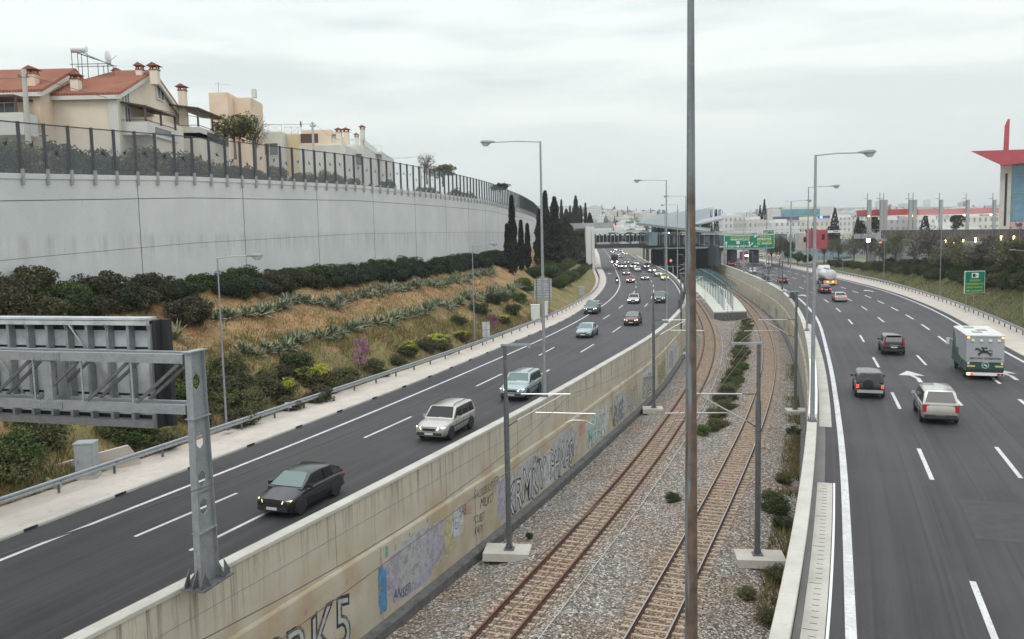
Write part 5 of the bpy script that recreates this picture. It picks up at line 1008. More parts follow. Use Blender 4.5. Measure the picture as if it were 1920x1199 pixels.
def car(kind, paint, p, rz, label, front='off', rear='off', detail=2, group=None, sc_=1.0, extras=(), name='car', cat='car', glass='dkglass', tops=None, **ov):
    T = dict(TYPES[kind]); T.update(ov); L, W, H = T['L'], T['W'], T['H']; w = W/2; root = empty(name, p, rz, label, cat, group); root.scale = (sc_,)*3
    zb = .22 if kind in ('hatch', 'sedan') else .30
    secs = [(L/2, w*.62, zb+.10, T['nose']-.22, T['nose']-.14), (L/2-.05, w*.84, zb+.02, T['nose']-.06, T['nose']+.02), (L/2-.32, w*.96, zb, T['nose']+.03, T['nose']+.10), (L/2-.8, w*.99, zb, T['hood']-.10, T['hood']-.02), (T['xw'], w, zb, T['belt']-.04, T['belt']+.03), (0, w, zb, T['belt']-.02, T['belt']+.01), (T['xr']+.3, w, zb, T['belt'], T['belt']+.01), (-L/2+.18, w*.97, zb+.02, T['tail']-.06, T['tail']), (-L/2+.03, w*.90, zb+.08, T['tail']-.16, T['tail']-.08), (-L/2, w*.82, zb+.14, T['tail']-.26, T['tail']-.2)]
    rings = []
    for x, ww, z0, zs, zt in secs:
        h = [(ww*.90, z0), (ww*.985, z0+.12), (ww, (z0+zs)*.55), (ww*.985, zs-.05), (ww*.93, zs+.01), (ww*.62, zt+.005), (0, zt+.015)]
        rings.append([(x, y, z) for y, z in h]+[(x, -y, z) for y, z in h[-2::-1]])
    mb = MB(); mb.loft(rings)
    bt, rt = w*.945, w*T['rf']; zbl = T['belt']-.01
    def gr(x, z): k = (z-zbl)/(H-zbl); yb, ym, yt_ = bt, bt+(rt-bt)*max(0, k-.12), rt*.86; return [(x, yb, zbl-.02), (x, ym if k > .1 else yb, zbl+(z-zbl)*.88), (x, (yt_ if k > .1 else yb*.9), z), (x, 0, z+.02*min(1, k*2)), (x, -(yt_ if k > .1 else yb*.9), z), (x, -(ym if k > .1 else yb), zbl+(z-zbl)*.88), (x, -yb, zbl-.02)]
    mb2 = MB(); mb2.loft([gr(T['xw']+.02, zbl+.03), gr(T['xrf'], H-.03), gr((T['xrf']+T['xrr'])/2, H), gr(T['xrr'], H-.04), gr(T['xr'], zbl+.04)])
    b = mb.build('body', PC[paint], root, smooth=35); mb2.build('cabin', PC[tops or paint], root, smooth=35)
    def panel(nm, pts, m_, off=.012, mb_=None):
        a, b_, c, d = [V3(q) for q in pts]; n_ = (b_-a).cross(d-a).normalized()
        if n_.dot((a+b_+c+d)/4-V3((T['xw']*.2+T['xr']*.2, 0, H*.5))) < 0: n_ = -n_
        o_ = mb_ or MB(); vs = [q+n_*off for q in (a, b_, c, d)]+[q-n_*.03 for q in (a, b_, c, d)]; o_.add(vs, [(0, 1, 2, 3), (7, 6, 5, 4), (0, 4, 5, 1), (1, 5, 6, 2), (2, 6, 7, 3), (3, 7, 4, 0)])
        return o_.build(nm, m_, root) if mb_ is None else None
    zt1 = zbl+(H-zbl)*.86; yT = rt*.90
    panel('windscreen', [(T['xw']-.06, bt*.92, zbl+.07), (T['xw']-.06, -bt*.92, zbl+.07), (T['xrf']+.05, -rt*.84, H-.07), (T['xrf']+.05, rt*.84, H-.07)], M[glass], .028)
    panel('rear_window', [(T['xr']+.06, bt*.86, zbl+.14), (T['xr']+.06, -bt*.86, zbl+.14), (T['xrr']-.04, -rt*.80, H-.10), (T['xrr']-.04, rt*.80, H-.10)], M['dkglass'], .03)
    xs0 = T['xw']-.22; xm = (T['xrf']+T['xrr'])/2-.02
    wins = [(xs0, xm+.05, T['xrf']-.05, xm+.05), (xm-.05, T['xrr']-.02, xm-.05, T['xrr']+.14)] if kind in ('hatch', 'sedan') else [(xs0, -.25, T['xrf']-.05, -.25), (-.35, -1.15, -.35, -1.15), (-1.25, T['xr']+.30, -1.25, T['xrr']+.16)]
    for s in (1, -1):
        for x0, x1, x2, x3 in wins:
            def yy(z): k = (z-zbl)/(H-zbl); return bt+(rt-bt)*max(0, k*.88-.12)
            z0, z1 = zbl+.05, zt1-.03; panel('side_window', [(x0, s*yy(z0), z0), (x1, s*yy(z0), z0), (x3, s*(yy(z1)), z1), (x2, s*yy(z1), z1)], M['dkglass'], .014)
    # wheels with dark arches
    for xx in (T['wb']/2+.02, -T['wb']/2+.02):
        for s in (1, -1):
            r = T['wr']; wheel(r, (xx, s*(w-.07), r), root, s)
            ar = MB(); ring = [(xx+math.cos(q)*(r+.055), s*(w+.006), max(zb-.02, r+math.sin(q)*(r+.06))) for q in [k*math.pi/8 for k in range(16)]]; ring2 = [(x_, s*(w-.25), z_) for x_, y_, z_ in ring]; ar.loft([ring, ring2]); ar.build('wheel_arch', M['plastic'], root)
    um = MB(); um.box((0, 0, zb+.02), (L-.5, W-.24, .14)); um.build('underbody', M['black'], root)
    hm = {'on': 'hl_on', 'bright': 'hl_bright', 'off': 'hl_off', 'amber': 'hl_amber'}[front]; tm = {'on': 'tl_on', 'off': 'tl_off'}[rear]; zn = T['nose']
    for s in (1, -1):
        q = MB(); k = 1.25 if front == 'bright' else 1.0; q.loft([[(L/2-.02-dx_, s*(w*a), zn-.06+zz*k) for a, zz in (((.46, -.10), (.86, -.09), (.94, .08), (.52, .07)) if detail == 1 else ((.52, -.07), (.84, -.06), (.91, .055), (.56, .045)))] for dx_ in (0, .34)]); 
        q.v = [(v[0]-(abs(v[1])-w*.55)*.55 if v[0] > L/2-.1 else v[0], v[1]*1.0, v[2]) for v in q.v]; q.build('headlight', M[hm], root)
        q = MB(); zt_ = T['tail']
        if 'talltail' in extras: q.loft([[(-L/2-.01+dx_, s*y_, z_) for y_, z_ in ((w*.78, zt_-.25), (w*.93, zt_-.25), (w*.80, H-.12), (w*.70, H-.12))] for dx_ in (0, .3)])
        else: q.box((-L/2+.1, s*w*(.78 if kind in ('hatch', 'sedan') else .84), zt_-.24), (.24, w*(.30 if kind in ('hatch', 'sedan') else .17), .17 if kind in ('hatch', 'sedan') else .22))
        if kind == 'van' and 'talltail' not in extras: q = MB(); q.box((-L/2+.12, s*w*.86, zt_-.2), (.26, .2, .42))
        q.build('tail_light', M[tm], root)
        q = MB(); q.box((T['xw']-.35, s*(w+.10), T['belt']+.08), (.12, .20, .14), top=(.8, .9)); q.build('side_mirror', M['plastic'] if paint in ('silver', 'black') else PC[paint], root)
    q = MB(); q.box((L/2-.10, 0, zb+.16), (.24, W*.80, .16), top=(.9, .96)); q.build('front_bumper', M['plastic'], root)
    q = MB(); q.box((L/2-.02, 0, zn-.13), (.06, W*.40, .14)); q.build('grille', M['black'], root)
    q = MB(); q.box((L/2+.03, 0, zb+.17), (.02, .50, .11)); q.build('number_plate', M['plate'], root); q = MB(); q.box((-L/2-.02, 0, (T['tail']-.32) if 'lowplate' not in extras else .5), (.02, .50, .11)); q.build('number_plate', M['plate'], root)
    q = MB(); q.box((-L/2+.08, 0, zb+.18), (.24, W*.88, .20), top=(.9, .98)); q.build('rear_bumper', M['chrome'] if 'chromebumper' in extras else (M['plastic'] if kind != 'sedan' else PC[paint]), root)
    if detail > 1:
        q = MB()
        for s in (1, -1):
            for x in ([T['xw']-.35, xm, T['xr']+.55] if kind in ('hatch', 'sedan') else [T['xw']-.3, -.30, -1.2]): q.box((x, s*(w+.001), (zb+T['belt'])/2), (.012, .008, T['belt']-zb-.2))
            q.box((-.1, s*(w+.004), (zb+T['belt'])*.52), (L*.55, .012, .07))
        q.build('side_trim', M['plastic'], root)
    if 'rails' in extras:
        for s in (1, -1): q = MB(); q.tube([(T['xrf']-.05, s*rt*.78, H-.03), (T['xrf']-.25, s*rt*.78, H+.06), (T['xrr']+.2, s*rt*.78, H+.06), (T['xrr'], s*rt*.78, H-.03)], .022, 6); q.build('roof_rail', M['plastic'], root)
    if 'spare' in extras:
        q = MB(); q.lathe([(.05, -.1), (.27, -.12), (.345, -.06), (.345, .08), (.28, .1)], (-L/2-.1, .12, .98), 22, axis='x'); o = q.build('spare_wheel', M['tyre'], root, smooth=50); q = MB(); q.lathe([(.352, -.02), (.352, .03)], (-L/2-.1, .12, .98), 22, axis='x'); q.build('spare_wheel_band', M['chrome'], o)
    if 'spoiler' in extras: q = MB(); q.box((T['xrr']-.1, 0, H-.01), (.26, rt*1.5, .04)); q.build('spoiler', PC[paint], root)
    if 'taxi' in extras: q = MB(); q.box((-.1, 0, H+.09), (.12, .4, .14)); q.build('roof_sign', M['plate'], root)
    if 'garnish' in extras: q = MB(); q.box((-L/2-.03, 0, T['tail']-.17), (.04, .75, .05)); q.build('tailgate_trim', M['chrome'], root)
    return root
def onroad(px, py, shift, cv, fwd, z=ZR+.012):
    g = G(px, py, z); tx, ty = cv.T(g.y); g = g+V3((tx, ty, 0))*shift; rz = math.atan2(ty, tx)+(0 if fwd else math.pi); return g, rz
def cr(px, py, shift, fwd, kind, paint, label, **k):
    g, rz = onroad(px, py, shift, LE if not fwd else E0, fwd); return car(kind, paint, g, rz, label, **k)
g_l, g_r = 'cars coming towards the camera on the left carriageway', 'cars driving away on the right carriageway'
cr(567, 943, 0, 0, 'hatch', 'gunmetal', 'black hatchback alone in the foreground of the left carriageway beside the gantry post', front='amber', rear='off', group=g_l, glass='greenglass')
cr(838, 812, 0, 0, 'wagon', 'champagne', 'silver estate car with lit headlamps and roof rails, second vehicle on the left carriageway', front='on', extras=('rails',), group=g_l)
cr(978, 742, 0, 0, 'suv', 'ltblue', 'pale blue green off roader with lit headlamps behind the lamp post', front='on', group=g_l, glass='greenglass', extras=('rails',))
cr(1101, 630, 0, 0, 'sedan', 'ltblue', 'pale silver blue saloon with headlamps off in the middle lane', front='off', group=g_l, glass='greenglass')
cr(1111, 587, 0, 0, 'wagon', 'grey', 'dark grey car with roof rails and lit headlamps nearest the left guardrail', front='on', group=g_l, extras=('rails',), glass='greenglass')
cr(1187, 608, 0, 0, 'hatch', 'maroon', 'dark red hatchback with lit headlamps near the wall before the thin mast', front='on', group=g_l, glass='greenglass')
cr(1189, 568, 0, 0, 'sedan', 'silver', 'silver car with dazzling white headlamps in the middle of the left carriageway', front='bright', group=g_l)
cr(1237, 567, 0, 0, 'suv', 'grey', 'dark grey off roader with lit headlamps partly behind the tall lamp post at the wall', front='on', group=g_l, glass='greenglass')
for px, py, kd, pt, fr, lab in ((1182, 530, 'hatch', 'red', 'on', 'red hatchback with lit headlamps just right of the motorcycle'), (1209, 525, 'sedan', 'grey', 'on', 'dark grey saloon with lit headlamps behind the red hatchback'), (1174, 516, 'hatch', 'maroon', 'on', 'maroon car with lit headlamps left in the far queue'), (1195, 509, 'sedan', 'white', 'off', 'white saloon in front of two other white cars in the far queue'), (1187, 503, 'hatch', 'white', 'on', 'white hatchback left of the white saloon in the far queue'), (1193, 497, 'sedan', 'white', 'on', 'white car furthest back of the white ones in the far queue'), (1212, 503, 'hatch', 'white', 'on', 'white hatchback with bright headlamps at the right of the far queue'), (1222, 511, 'hatch', 'maroon', 'bright', 'dark reddish car with bright headlamps beside the far parapet'), (1234, 518, 'hatch', 'silver', 'on', 'silver car partly hidden behind the lamp post and the yellow taxi'), (1246, 525, 'sedan', 'yellow', 'on', 'pale yellow taxi at the far left parapet beside the big pole'), (1175, 495, 'hatch', 'maroon', 'on', 'red car in the shadow band under the bridge'), (1158, 500, 'hatch', 'grey', 'bright', 'small car with glaring headlamps under the bridge, left one of three'), (1163, 503, 'hatch', 'silver', 'on', 'small car with glaring headlamps under the bridge, middle one of three'), (1169.5, 503, 'hatch', 'white', 'bright', 'small car with glaring headlamps under the bridge, right one of three'),
                           (1159, 481, 'suv', 'white', 'bright', 'van with very bright headlamps seen far off under the bridge'), (1164, 484, 'hatch', 'grey', 'amber', 'tiny car with amber lamps far off under the bridge'), (1173, 478.5, 'hatch', 'yellow', 'on', 'tiny yellow taxi far off under the bridge'), (1148, 474.5, 'hatch', 'grey', 'bright', 'tiny far car with bright lamps at the left edge line'), (1154, 470.5, 'hatch', 'white', 'bright', 'farthest tiny car in the middle lane under the bridge'), (1164, 472, 'hatch', 'grey', 'on', 'far tiny car with two pale lamps near the right lane'), (1170, 476, 'hatch', 'silver', 'bright', 'tiny car with glaring lamps just behind the far yellow taxi')):
    cr(px, py, 0, 0, kd, pt, lab, front=fr, detail=1, group=g_l, extras=('taxi',) if pt == 'yellow' else ())
# right carriageway: driving away, tail towards the camera (pixel = bottom of the tail)
cr(1631, 748, 2.0, 1, 'suv', 'black', 'black off roader with spare wheel on its tailgate and lit tail lamps', rear='on', extras=('spare', 'chromebumper', 'lowplate'), group=g_r, L=4.0, W=1.78, H=1.70, xrr=-1.6, xr=-1.88)
cr(1676, 667, 2.2, 1, 'suv', 'black', 'black crossover with tall upright tail lamps', rear='off', extras=('talltail', 'garnish', 'spoiler'), group=g_r)
cr(1763, 797, 2.3, 1, 'van', 'champagne', 'champagne coloured people carrier nearest the camera on the right carriageway', rear='off', group=g_r, extras=('lowplate',))
cr(1549, 551, 2.0, 1, 'hatch', 'black', 'black hatchback with lit tail lamps right behind the tanker lorry', rear='on', group=g_r); cr(1577, 567, 2.2, 1, 'sedan', 'silver', 'silver saloon behind the tanker lorry with braking lamps', rear='on', group=g_r)
cr(1470, 532, 2.0, 1, 'hatch', 'gunmetal', 'dark car with red lamps close to the right retaining wall', rear='on', group=g_r); cr(1412, 514, 2.0, 1, 'hatch', 'white', 'white hatchback in front of the black signal on the far right carriageway', rear='off', group=g_r)
cr(1372, 499, 2.0, 1, 'hatch', 'red', 'red hatchback under the big green sign', rear='on', group=g_r, detail=1); cr(1384, 501, 2.0, 1, 'hatch', 'dkblue', 'dark blue car beside the red hatchback under the green sign', rear='on', group=g_r, detail=1); cr(1440, 504, 2, 1, 'suv', 'ltblue', 'pale green off roader crossing near the far speed sign', rear='off', group=g_r, detail=1)
cr(1426, 483, 2, 1, 'hatch', 'yellow', 'yellow car under the bridge between the piers', rear='off', group=g_r, detail=1)
# ---- motorhome style horse box lorry
M['rvsilver'] = mat('silver_box_body', (.42, .43, .44), .45, .3, noise=[(1, 4, (.37, .38, .39), .45, .7)]); M['rvgreen'] = mat('dark_green_body', (.018, .075, .055), .35, noise=[(1, 4, (.03, .09, .07), .45, .7)]); M['rvroof'] = mat('white_roof', (.66, .66, .62), .6, noise=[(2, 5, (.52, .52, .48), .45, .7)]); M['yelref'] = mat('yellow_reflector_plate', (.60, .48, .16), .4); M['amber'] = M['amber_on']
g, rz = onroad(1846, 713, 3.4, E0, 1); t = empty('box_lorry', g, rz, 'silver and dark green horse transport lorry with horse and rider emblem on its back', 'lorry'); L, W, H = 6.7, 2.42, 3.38
mb = MB(); mb.box((-.35, 0, 2.22), (6.0, W, 1.86)); mb.build('upper_body', M['rvsilver'], t)
mb = MB(); mb.box((-.35, 0, .90+.05), (6.0, W+.006, .68)); mb.prism([(-.9, 1.29), (2.65, 1.29), (2.65, 3.0), (2.0, 2.9), (1.7, 1.9), (.9, 1.5)], -W/2-.006, -W/2-.002); mb.prism([(-.9, 1.29), (2.65, 1.29), (2.65, 3.0), (2.0, 2.9), (1.7, 1.9), (.9, 1.5)], W/2+.002, W/2+.006); mb.build('lower_body', M['rvgreen'], t)
mb = MB(); mb.box((-.35, 0, 3.19), (6.1, W+.06, .08)); mb.box((-.35, 0, 3.25), (6.0, W-.1, .06), top=(.98, .94)); [mb.box((-.35+dx_, 0, 3.29), (.03, W-.3, .02)) for dx_ in np.arange(-2.8, 2.9, .7)]; mb.build('roof', M['rvroof'], t)
for x, y in ((1.2, .4), (-.6, -.2), (-2.0, .35)): mb = MB(); mb.box((x, y, 3.31), (.8, .6, .05)); mb.build('roof_vent', M['galv'], t)
mb = MB(); mb.loft([[(2.65, y, z) for y, z in ((-W/2, .6), (W/2, .6), (W/2, 3.1), (-W/2, 3.1))], [(3.2, y, z) for y, z in ((-W/2, .6), (W/2, .6), (W/2*.96, 2.6), (-W/2*.96, 2.6))], [(3.35, y, z) for y, z in ((-W/2, .6), (W/2, .6), (W/2*.96, 1.2), (-W/2*.96, 1.2))]]); mb.build('cab', M['rvgreen'], t)
mb = MB(); mb.add([(3.22, -1.05, 2.5), (3.22, 1.05, 2.5), (3.37, 1.1, 1.3), (3.37, -1.1, 1.3)], [(0, 1, 2, 3)]); mb.build('windscreen', M['dkglass'], t)
xr = -3.36
mb = MB(); mb.box((xr-.02, 0, 1.02), (.04, W-.02, .55)); mb.build('rear_panel', M['rvgreen'], t); mb = MB(); mb.box((xr+.1, 0, .66), (.3, W-.1, .26)); mb.box((0, 0, .45), (6.2, 2.0, .25)); mb.build('chassis', M['black'], t)
mb = MB(); mb.box((xr-.12, 0, .44), (.12, W, .20)); mb.build('bumper', M['white'], t)
for s in (1, -1):
    for k, mm in ((0, 'tl_on' if s > 0 else 'tl_off'), (1, 'amber_on' if s > 0 else 'tl_off')): mb = MB(); mb.box((xr-.2, s*(.85+.22*k), .44), (.05, .18, .14)); mb.build('tail_light', M[mm], t)
    mb = MB(); mb.box((xr-.03, s*1.10, 3.06), (.05, .12, .07)); mb.build('marker_light', M['amber_on'], t)
    mb = MB(); mb.box((xr-.05, s*.90, 1.0), (.02, .52, .12)); mb.build('reflector', M['yelref'], t); mb = MB(); mb.lathe([(.09, 0), (.09, .02)], (xr-.06, s*1.08, 1.2), 14, axis='x'); mb.build('lamp', M['plate'], t)
    mb = MB(); mb.bar((2.7, s*W/2, 2.2), (2.75, s*(W/2+.35), 2.3), .05, .05); mb.box((2.75, s*(W/2+.38), 2.05), (.12, .2, .5)); mb.build('side_mirror', M['white'] if s > 0 else M['plastic'], t)
for y in (-.85, -.30, .28, .82): mb = MB(); mb.box((xr-.05, y, 2.86), (.08, .22, .14), top=(.9, .8)); mb.build('vent_hood', M['white'], t)
for x in (2.1, -1.9):
    for s in (1, -1): wheel(.42, (x, s*(W/2-.16), .42), t, s)
mb = MB(); mb.box((.6, W/2+.012, 1.6), (.9, .02, .5)); mb.box((1.9, W/2+.012, 2.2), (.7, .02, .55)); mb.box((-1.2, W/2+.012, .92), (.5, .02, .4)); mb.build('side_window', M['dkglass'], t)
def rearfn(y0, z0): return lambda x, y: V3((xr-.045, y0-x, z0+y))
put_text('lettering', 'ΚΕΝΤΑΥΡΟΙ  ΙΠΠΟΘΕΡΑΠΕΙΑ', .17, rearfn(.98, 1.50), M['black'], t, .004, sx=.86)
mb = MB()   # galloping horse with rider, made of tapered strokes
def stroke(pts, w_):
    for (a, b), (c, d) in zip(pts[:-1], pts[1:]): mb.bar((xr-.035-len(mb.f)*.00002, .1-a, 1.9+b), (xr-.035-len(mb.f)*.00002, .1-c, 1.9+d), .02, w_, up=(0, 0, 1))
stroke([(-.22, .16), (.0, .14), (.26, .14)], .17); stroke([(-.20, .2), (-.36, .34), (-.46, .38)], .11); stroke([(-.44, .4), (-.54, .28)], .09); stroke([(-.2, .08), (-.34, .02), (-.30, -.1)], .06); stroke([(-.14, .06), (-.36, -.08), (-.26, -.14)], .05); stroke([(.24, .12), (.40, .0), (.56, .02)], .07); stroke([(.22, .08), (.38, -.06), (.50, -.14)], .05); stroke([(.3, .2), (.46, .26), (.56, .2)], .05); stroke([(.0, .22), (-.06, .4), (-.16, .46)], .11); stroke([(-.02, .38), (.14, .44), (.2, .36)], .07)
mb.build('horse_emblem', M['black'], t)
mb = MB(); c0 = V3((xr-.046, -.02, 1.08)); ring = []
for k in range(24): a = 2*math.pi*k/24; ring.append(a)
mb.loft([[(c0.x-.001*i, c0.y+math.cos(a)*r, c0.z+math.sin(a)*r) for a in ring] for i, r in enumerate((.20, .235))], cap=False); mb.add([(c0.x, c0.y+.1, c0.z+.1), (c0.x, c0.y-.14, c0.z-.02), (c0.x, c0.y-.08, c0.z-.14), (c0.x, c0.y+.02, c0.z-.02), (c0.x, c0.y+.12, c0.z-.04)], [(0, 1, 2, 3, 4)]); mb.build('round_emblem', M['plate'], t, fix=False)
# ---- white tanker lorry
g, rz = onroad(1557, 536, 4.6, E0, 1); t = empty('tanker_lorry', g, rz, 'white tanker lorry with lit red and amber rear lamps on the right carriageway', 'lorry'); M['tank'] = mat('white_tank_paint', (.62, .62, .61), .4, noise=[(1, 5, (.5, .5, .49), .5, .75)])
mb = MB(); mb.loft([[(x, math.cos(a)*1.24*s, 2.05+math.sin(a)*1.02*s) for a in [k*math.pi/10 for k in range(20)]] for x, s in ((-4.35, .75), (-4.2, .94), (-4.0, 1), (2.3, 1), (2.5, .9))]); mb.build('tank', M['tank'], t, smooth=40)
mb = MB(); mb.box((3.5, 0, 1.85), (1.7, 2.4, 2.5)); mb.box((3.1, 0, 3.35), (1.4, 2.3, .7), top=(.7, .9)); mb.build('cab', M['white'], t); mb = MB(); mb.box((-1, 0, 3.08), (5.2, .7, .1)); [mb.box((-3+k*1.5, 0, 3.18), (.5, .5, .14)) for k in range(4)]; mb.build('top_walkway', M['galv'], t)
mb = MB(); mb.box((0, 0, .85), (8.4, 2.2, .35)); mb.build('chassis', M['black'], t); mb = MB(); mb.box((-4.3, 0, .75), (.2, 2.4, .45)); mb.build('rear_plate', M['yelref'], t); mb = MB(); mb.box((-4.4, 0, .45), (.1, 2.4, .12)); mb.build('bumper', M['white'], t)
for s in (1, -1): mb = MB(); mb.box((-4.45, s*.95, .75), (.1, .5, .22)); mb.build('tail_light', M['tl_on'], t); mb = MB(); mb.box((-4.45, s*.5, .75), (.1, .25, .2)); mb.build('tail_light', M['amber_on'], t)
for x in (-3.0, -1.7, 3.3):
    for s in (1, -1): wheel(.5, (x, s*1.0, .5), t, s)
mb = MB(); mb.bar((-4.2, .75, 1.1), (-4.2, .75, 3.1), .05, .05); mb.bar((-4.2, .45, 1.1), (-4.2, .45, 3.1), .05, .05); [mb.bar((-4.2, .45, 1.2+k*.3), (-4.2, .75, 1.2+k*.3), .03, .03) for k in range(6)]; mb.build('ladder', M['galv'], t)
# ---- far lorry on the left, truck with lamps under the right bridge
g, rz = onroad(1152, 495, 0, LE, 0); t = empty('lorry', g, rz, 'dark lorry with bright headlamps under the bridge at the left lane', 'lorry'); mb = MB(); mb.box((1.6, 0, 1.6), (2.0, 2.4, 2.6), top=(.9, .95)); mb.build('cab', PC['maroon'], t); mb = MB(); mb.box((-1.6, 0, 1.9), (4.2, 2.5, 2.9)); mb.build('box_body', M['pane_dk'], t)
mb = MB(); mb.box((2.5, 0, 2.1), (.3, 2.1, .9)); mb.build('windscreen', M['dkglass'], t)
for s in (1, -1): mb = MB(); mb.box((2.65, s*.9, .8), (.1, .45, .3)); mb.build('headlight', M['hl_bright'], t); wheel(.5, (1.5, s*1.05, .5), t, s); wheel(.5, (-2.5, s*1.05, .5), t, s)
g = G(1390, 487, ZR); t = empty('lorry', g, -1.2, 'lorry with three bright lamps waiting under the bridge behind the green sign', 'lorry'); mb = MB(); mb.box((1.6, 0, 1.7), (2.0, 2.4, 2.8)); mb.build('cab', PC['red'], t); mb = MB(); mb.box((-1.8, 0, 1.9), (4.6, 2.5, 2.9)); mb.build('box_body', M['white'], t)
for y in (-.9, .1, .95): mb = MB(); mb.box((2.65, y, 1.5), (.1, .5, .45)); mb.build('headlight', M['hl_bright'], t)
for s in (1, -1): wheel(.5, (1.5, s*1.05, .5), t, s); wheel(.5, (-2.5, s*1.05, .5), t, s)
# ---- motorcycle and rider
g, rz = onroad(1157, 533, 0, LE, 0); t = empty('motorcycle', g, rz, 'motorcycle with lit headlamp at the left edge line', 'motorcycle')
for x in (.72, -.70): wheel(.31, (x, 0, .31), t, 1)
mb = MB(); mb.loft([[(x, y*w_, z+zz*h_) for y, zz in ((-1, 0), (-.7, .8), (.7, .8), (1, 0), (.6, -1), (-.6, -1))] for x, w_, z, h_ in ((.75, .06, .85, .12), (.45, .18, .85, .22), (.0, .2, .75, .25), (-.5, .16, .78, .14), (-.95, .08, .9, .06))]); mb.tube([(.72, 0, .31), (.5, 0, .95)], .035, 6); mb.tube([(.48, -.36, 1.02), (.52, 0, 1.0), (.48, .36, 1.02)], .02, 6); mb.build('body', PC['black'], t, smooth=50); mb = MB(); mb.lathe([(.1, 0), (.09, .04)], (.78, 0, .86), 10, axis='x'); mb.build('headlight', M['hl_on'], t)
M['jacket'] = mat('black_riding_suit', (.02, .02, .024), .7, objvar=.0); M['helmet'] = mat('grey_helmet', (.35, .35, .36), .3)
jt = dict(pel=(-.25, 0, .88), ch=(-.05, 0, 1.3), nk=(.02, 0, 1.48), hd=(.08, 0, 1.66), ls=(-.03, .2, 1.40), le=(.2, .3, 1.16), lh=(.46, .33, 1.05), rs=(-.03, -.2, 1.40), re=(.2, -.3, 1.16), rh=(.46, -.33, 1.05), lhip=(-.22, .12, .86), lk=(.14, .26, .74), lf=(-.1, .22, .32), lt=(.1, .22, .28), rhip=(-.22, -.12, .86), rk=(.14, -.26, .74), rf=(-.1, -.22, .32), rt=(.1, -.22, .28))
ed = [('pel', 'ch'), ('ch', 'nk'), ('nk', 'hd'), ('ch', 'ls'), ('ls', 'le'), ('le', 'lh'), ('ch', 'rs'), ('rs', 're'), ('re', 'rh'), ('pel', 'lhip'), ('lhip', 'lk'), ('lk', 'lf'), ('lf', 'lt'), ('pel', 'rhip'), ('rhip', 'rk'), ('rk', 'rf'), ('rf', 'rt')]
rad = dict(pel=.15, ch=.17, nk=.07, hd=.10, ls=.08, le=.055, lh=.045, rs=.08, re=.055, rh=.045, lhip=.11, lk=.08, lf=.06, lt=.05, rhip=.11, rk=.08, rf=.06, rt=.05)
ks = list(jt); me = bpy.data.meshes.new('person'); me.from_pydata([jt[k] for k in ks], [(ks.index(a), ks.index(b)) for a, b in ed], []); me.materials.append(M['jacket'])
o = linkmesh('person', me); o.location = g; o.rotation_euler = (0, 0, rz); tag(o, 'person in a black suit and pale helmet riding the motorcycle', 'person')
sm = o.modifiers.new('skin', 'SKIN'); 
for i, k in enumerate(ks): me.skin_vertices[0].data[i].radius = (rad[k],)*2; me.skin_vertices[0].data[i].use_root = (k == 'pel')
o.modifiers.new('sub', 'SUBSURF').levels = 1
mb = MB(); mb.lathe([(.02, -.14), (.11, -.1), (.145, 0), (.11, .1), (.02, .145)], (.09, 0, 1.69), 12); mb.build('helmet', M['helmet'], o, smooth=60)
# ================================================================ right slope, hedge, trees, mall wall
MW = Cv([(56, 84), (63, 100), (72, 120), (78, 150), (84, 190), (88, 225), (92, 260)], sm=.6)
def hr(x, y):
    g = RG.X(y)+1.2; w_ = max(MW.X(min(max(y, 84), 260)), g+6); t = max(0, min(1, (x-g)/(w_-g))); top = float(np.interp(y, [80, 120, 190, 260], [11.0, 10.3, 7.2, 5.5]))
    return ZR+.12+(top-ZR)*t**.9+.2*math.sin(x*.7+y*.4)*(t > 0)
V = []; F = []; ys = list(np.arange(20, 262, 2.5)); nx = 20
for y in ys:
    g = RG.X(y)+1.15; w_ = max(MW.X(min(max(y, 84), 260)), g+6)+.5
    for k in range(nx+1): x = g+(w_-g)*k/nx; V.append((x, y, hr(x, y)-(0.35 if k == 0 else 0)))
for i in range(len(ys)-1):
    for k in range(nx): a = i*(nx+1)+k; F.append((a, a+1, a+nx+2, a+nx+1))
M['slope_r'] = mat('green_verge', (.085, .10, .03), 1, noise=[(.5, 5, (.12, .11, .05), .4, .62), (6, 5, (.05, .065, .02), .5, .75)], bump=.8, bscale=9)
me = bpy.data.meshes.new('slope_terrain'); me.from_pydata(V, [], F); me.materials.append(M['slope_r']); tag(linkmesh('slope_terrain', me), kind='structure')
def SR_(px, py):
    v = RAYD(px, py); t = 30.
    for _ in range(4000):
        q = v*t; z = CAMH+q.z
        if z < hr(q.x, q.y): break
        t += .15
    q = v*t; return V3((q.x, q.y, hr(q.x, q.y)))
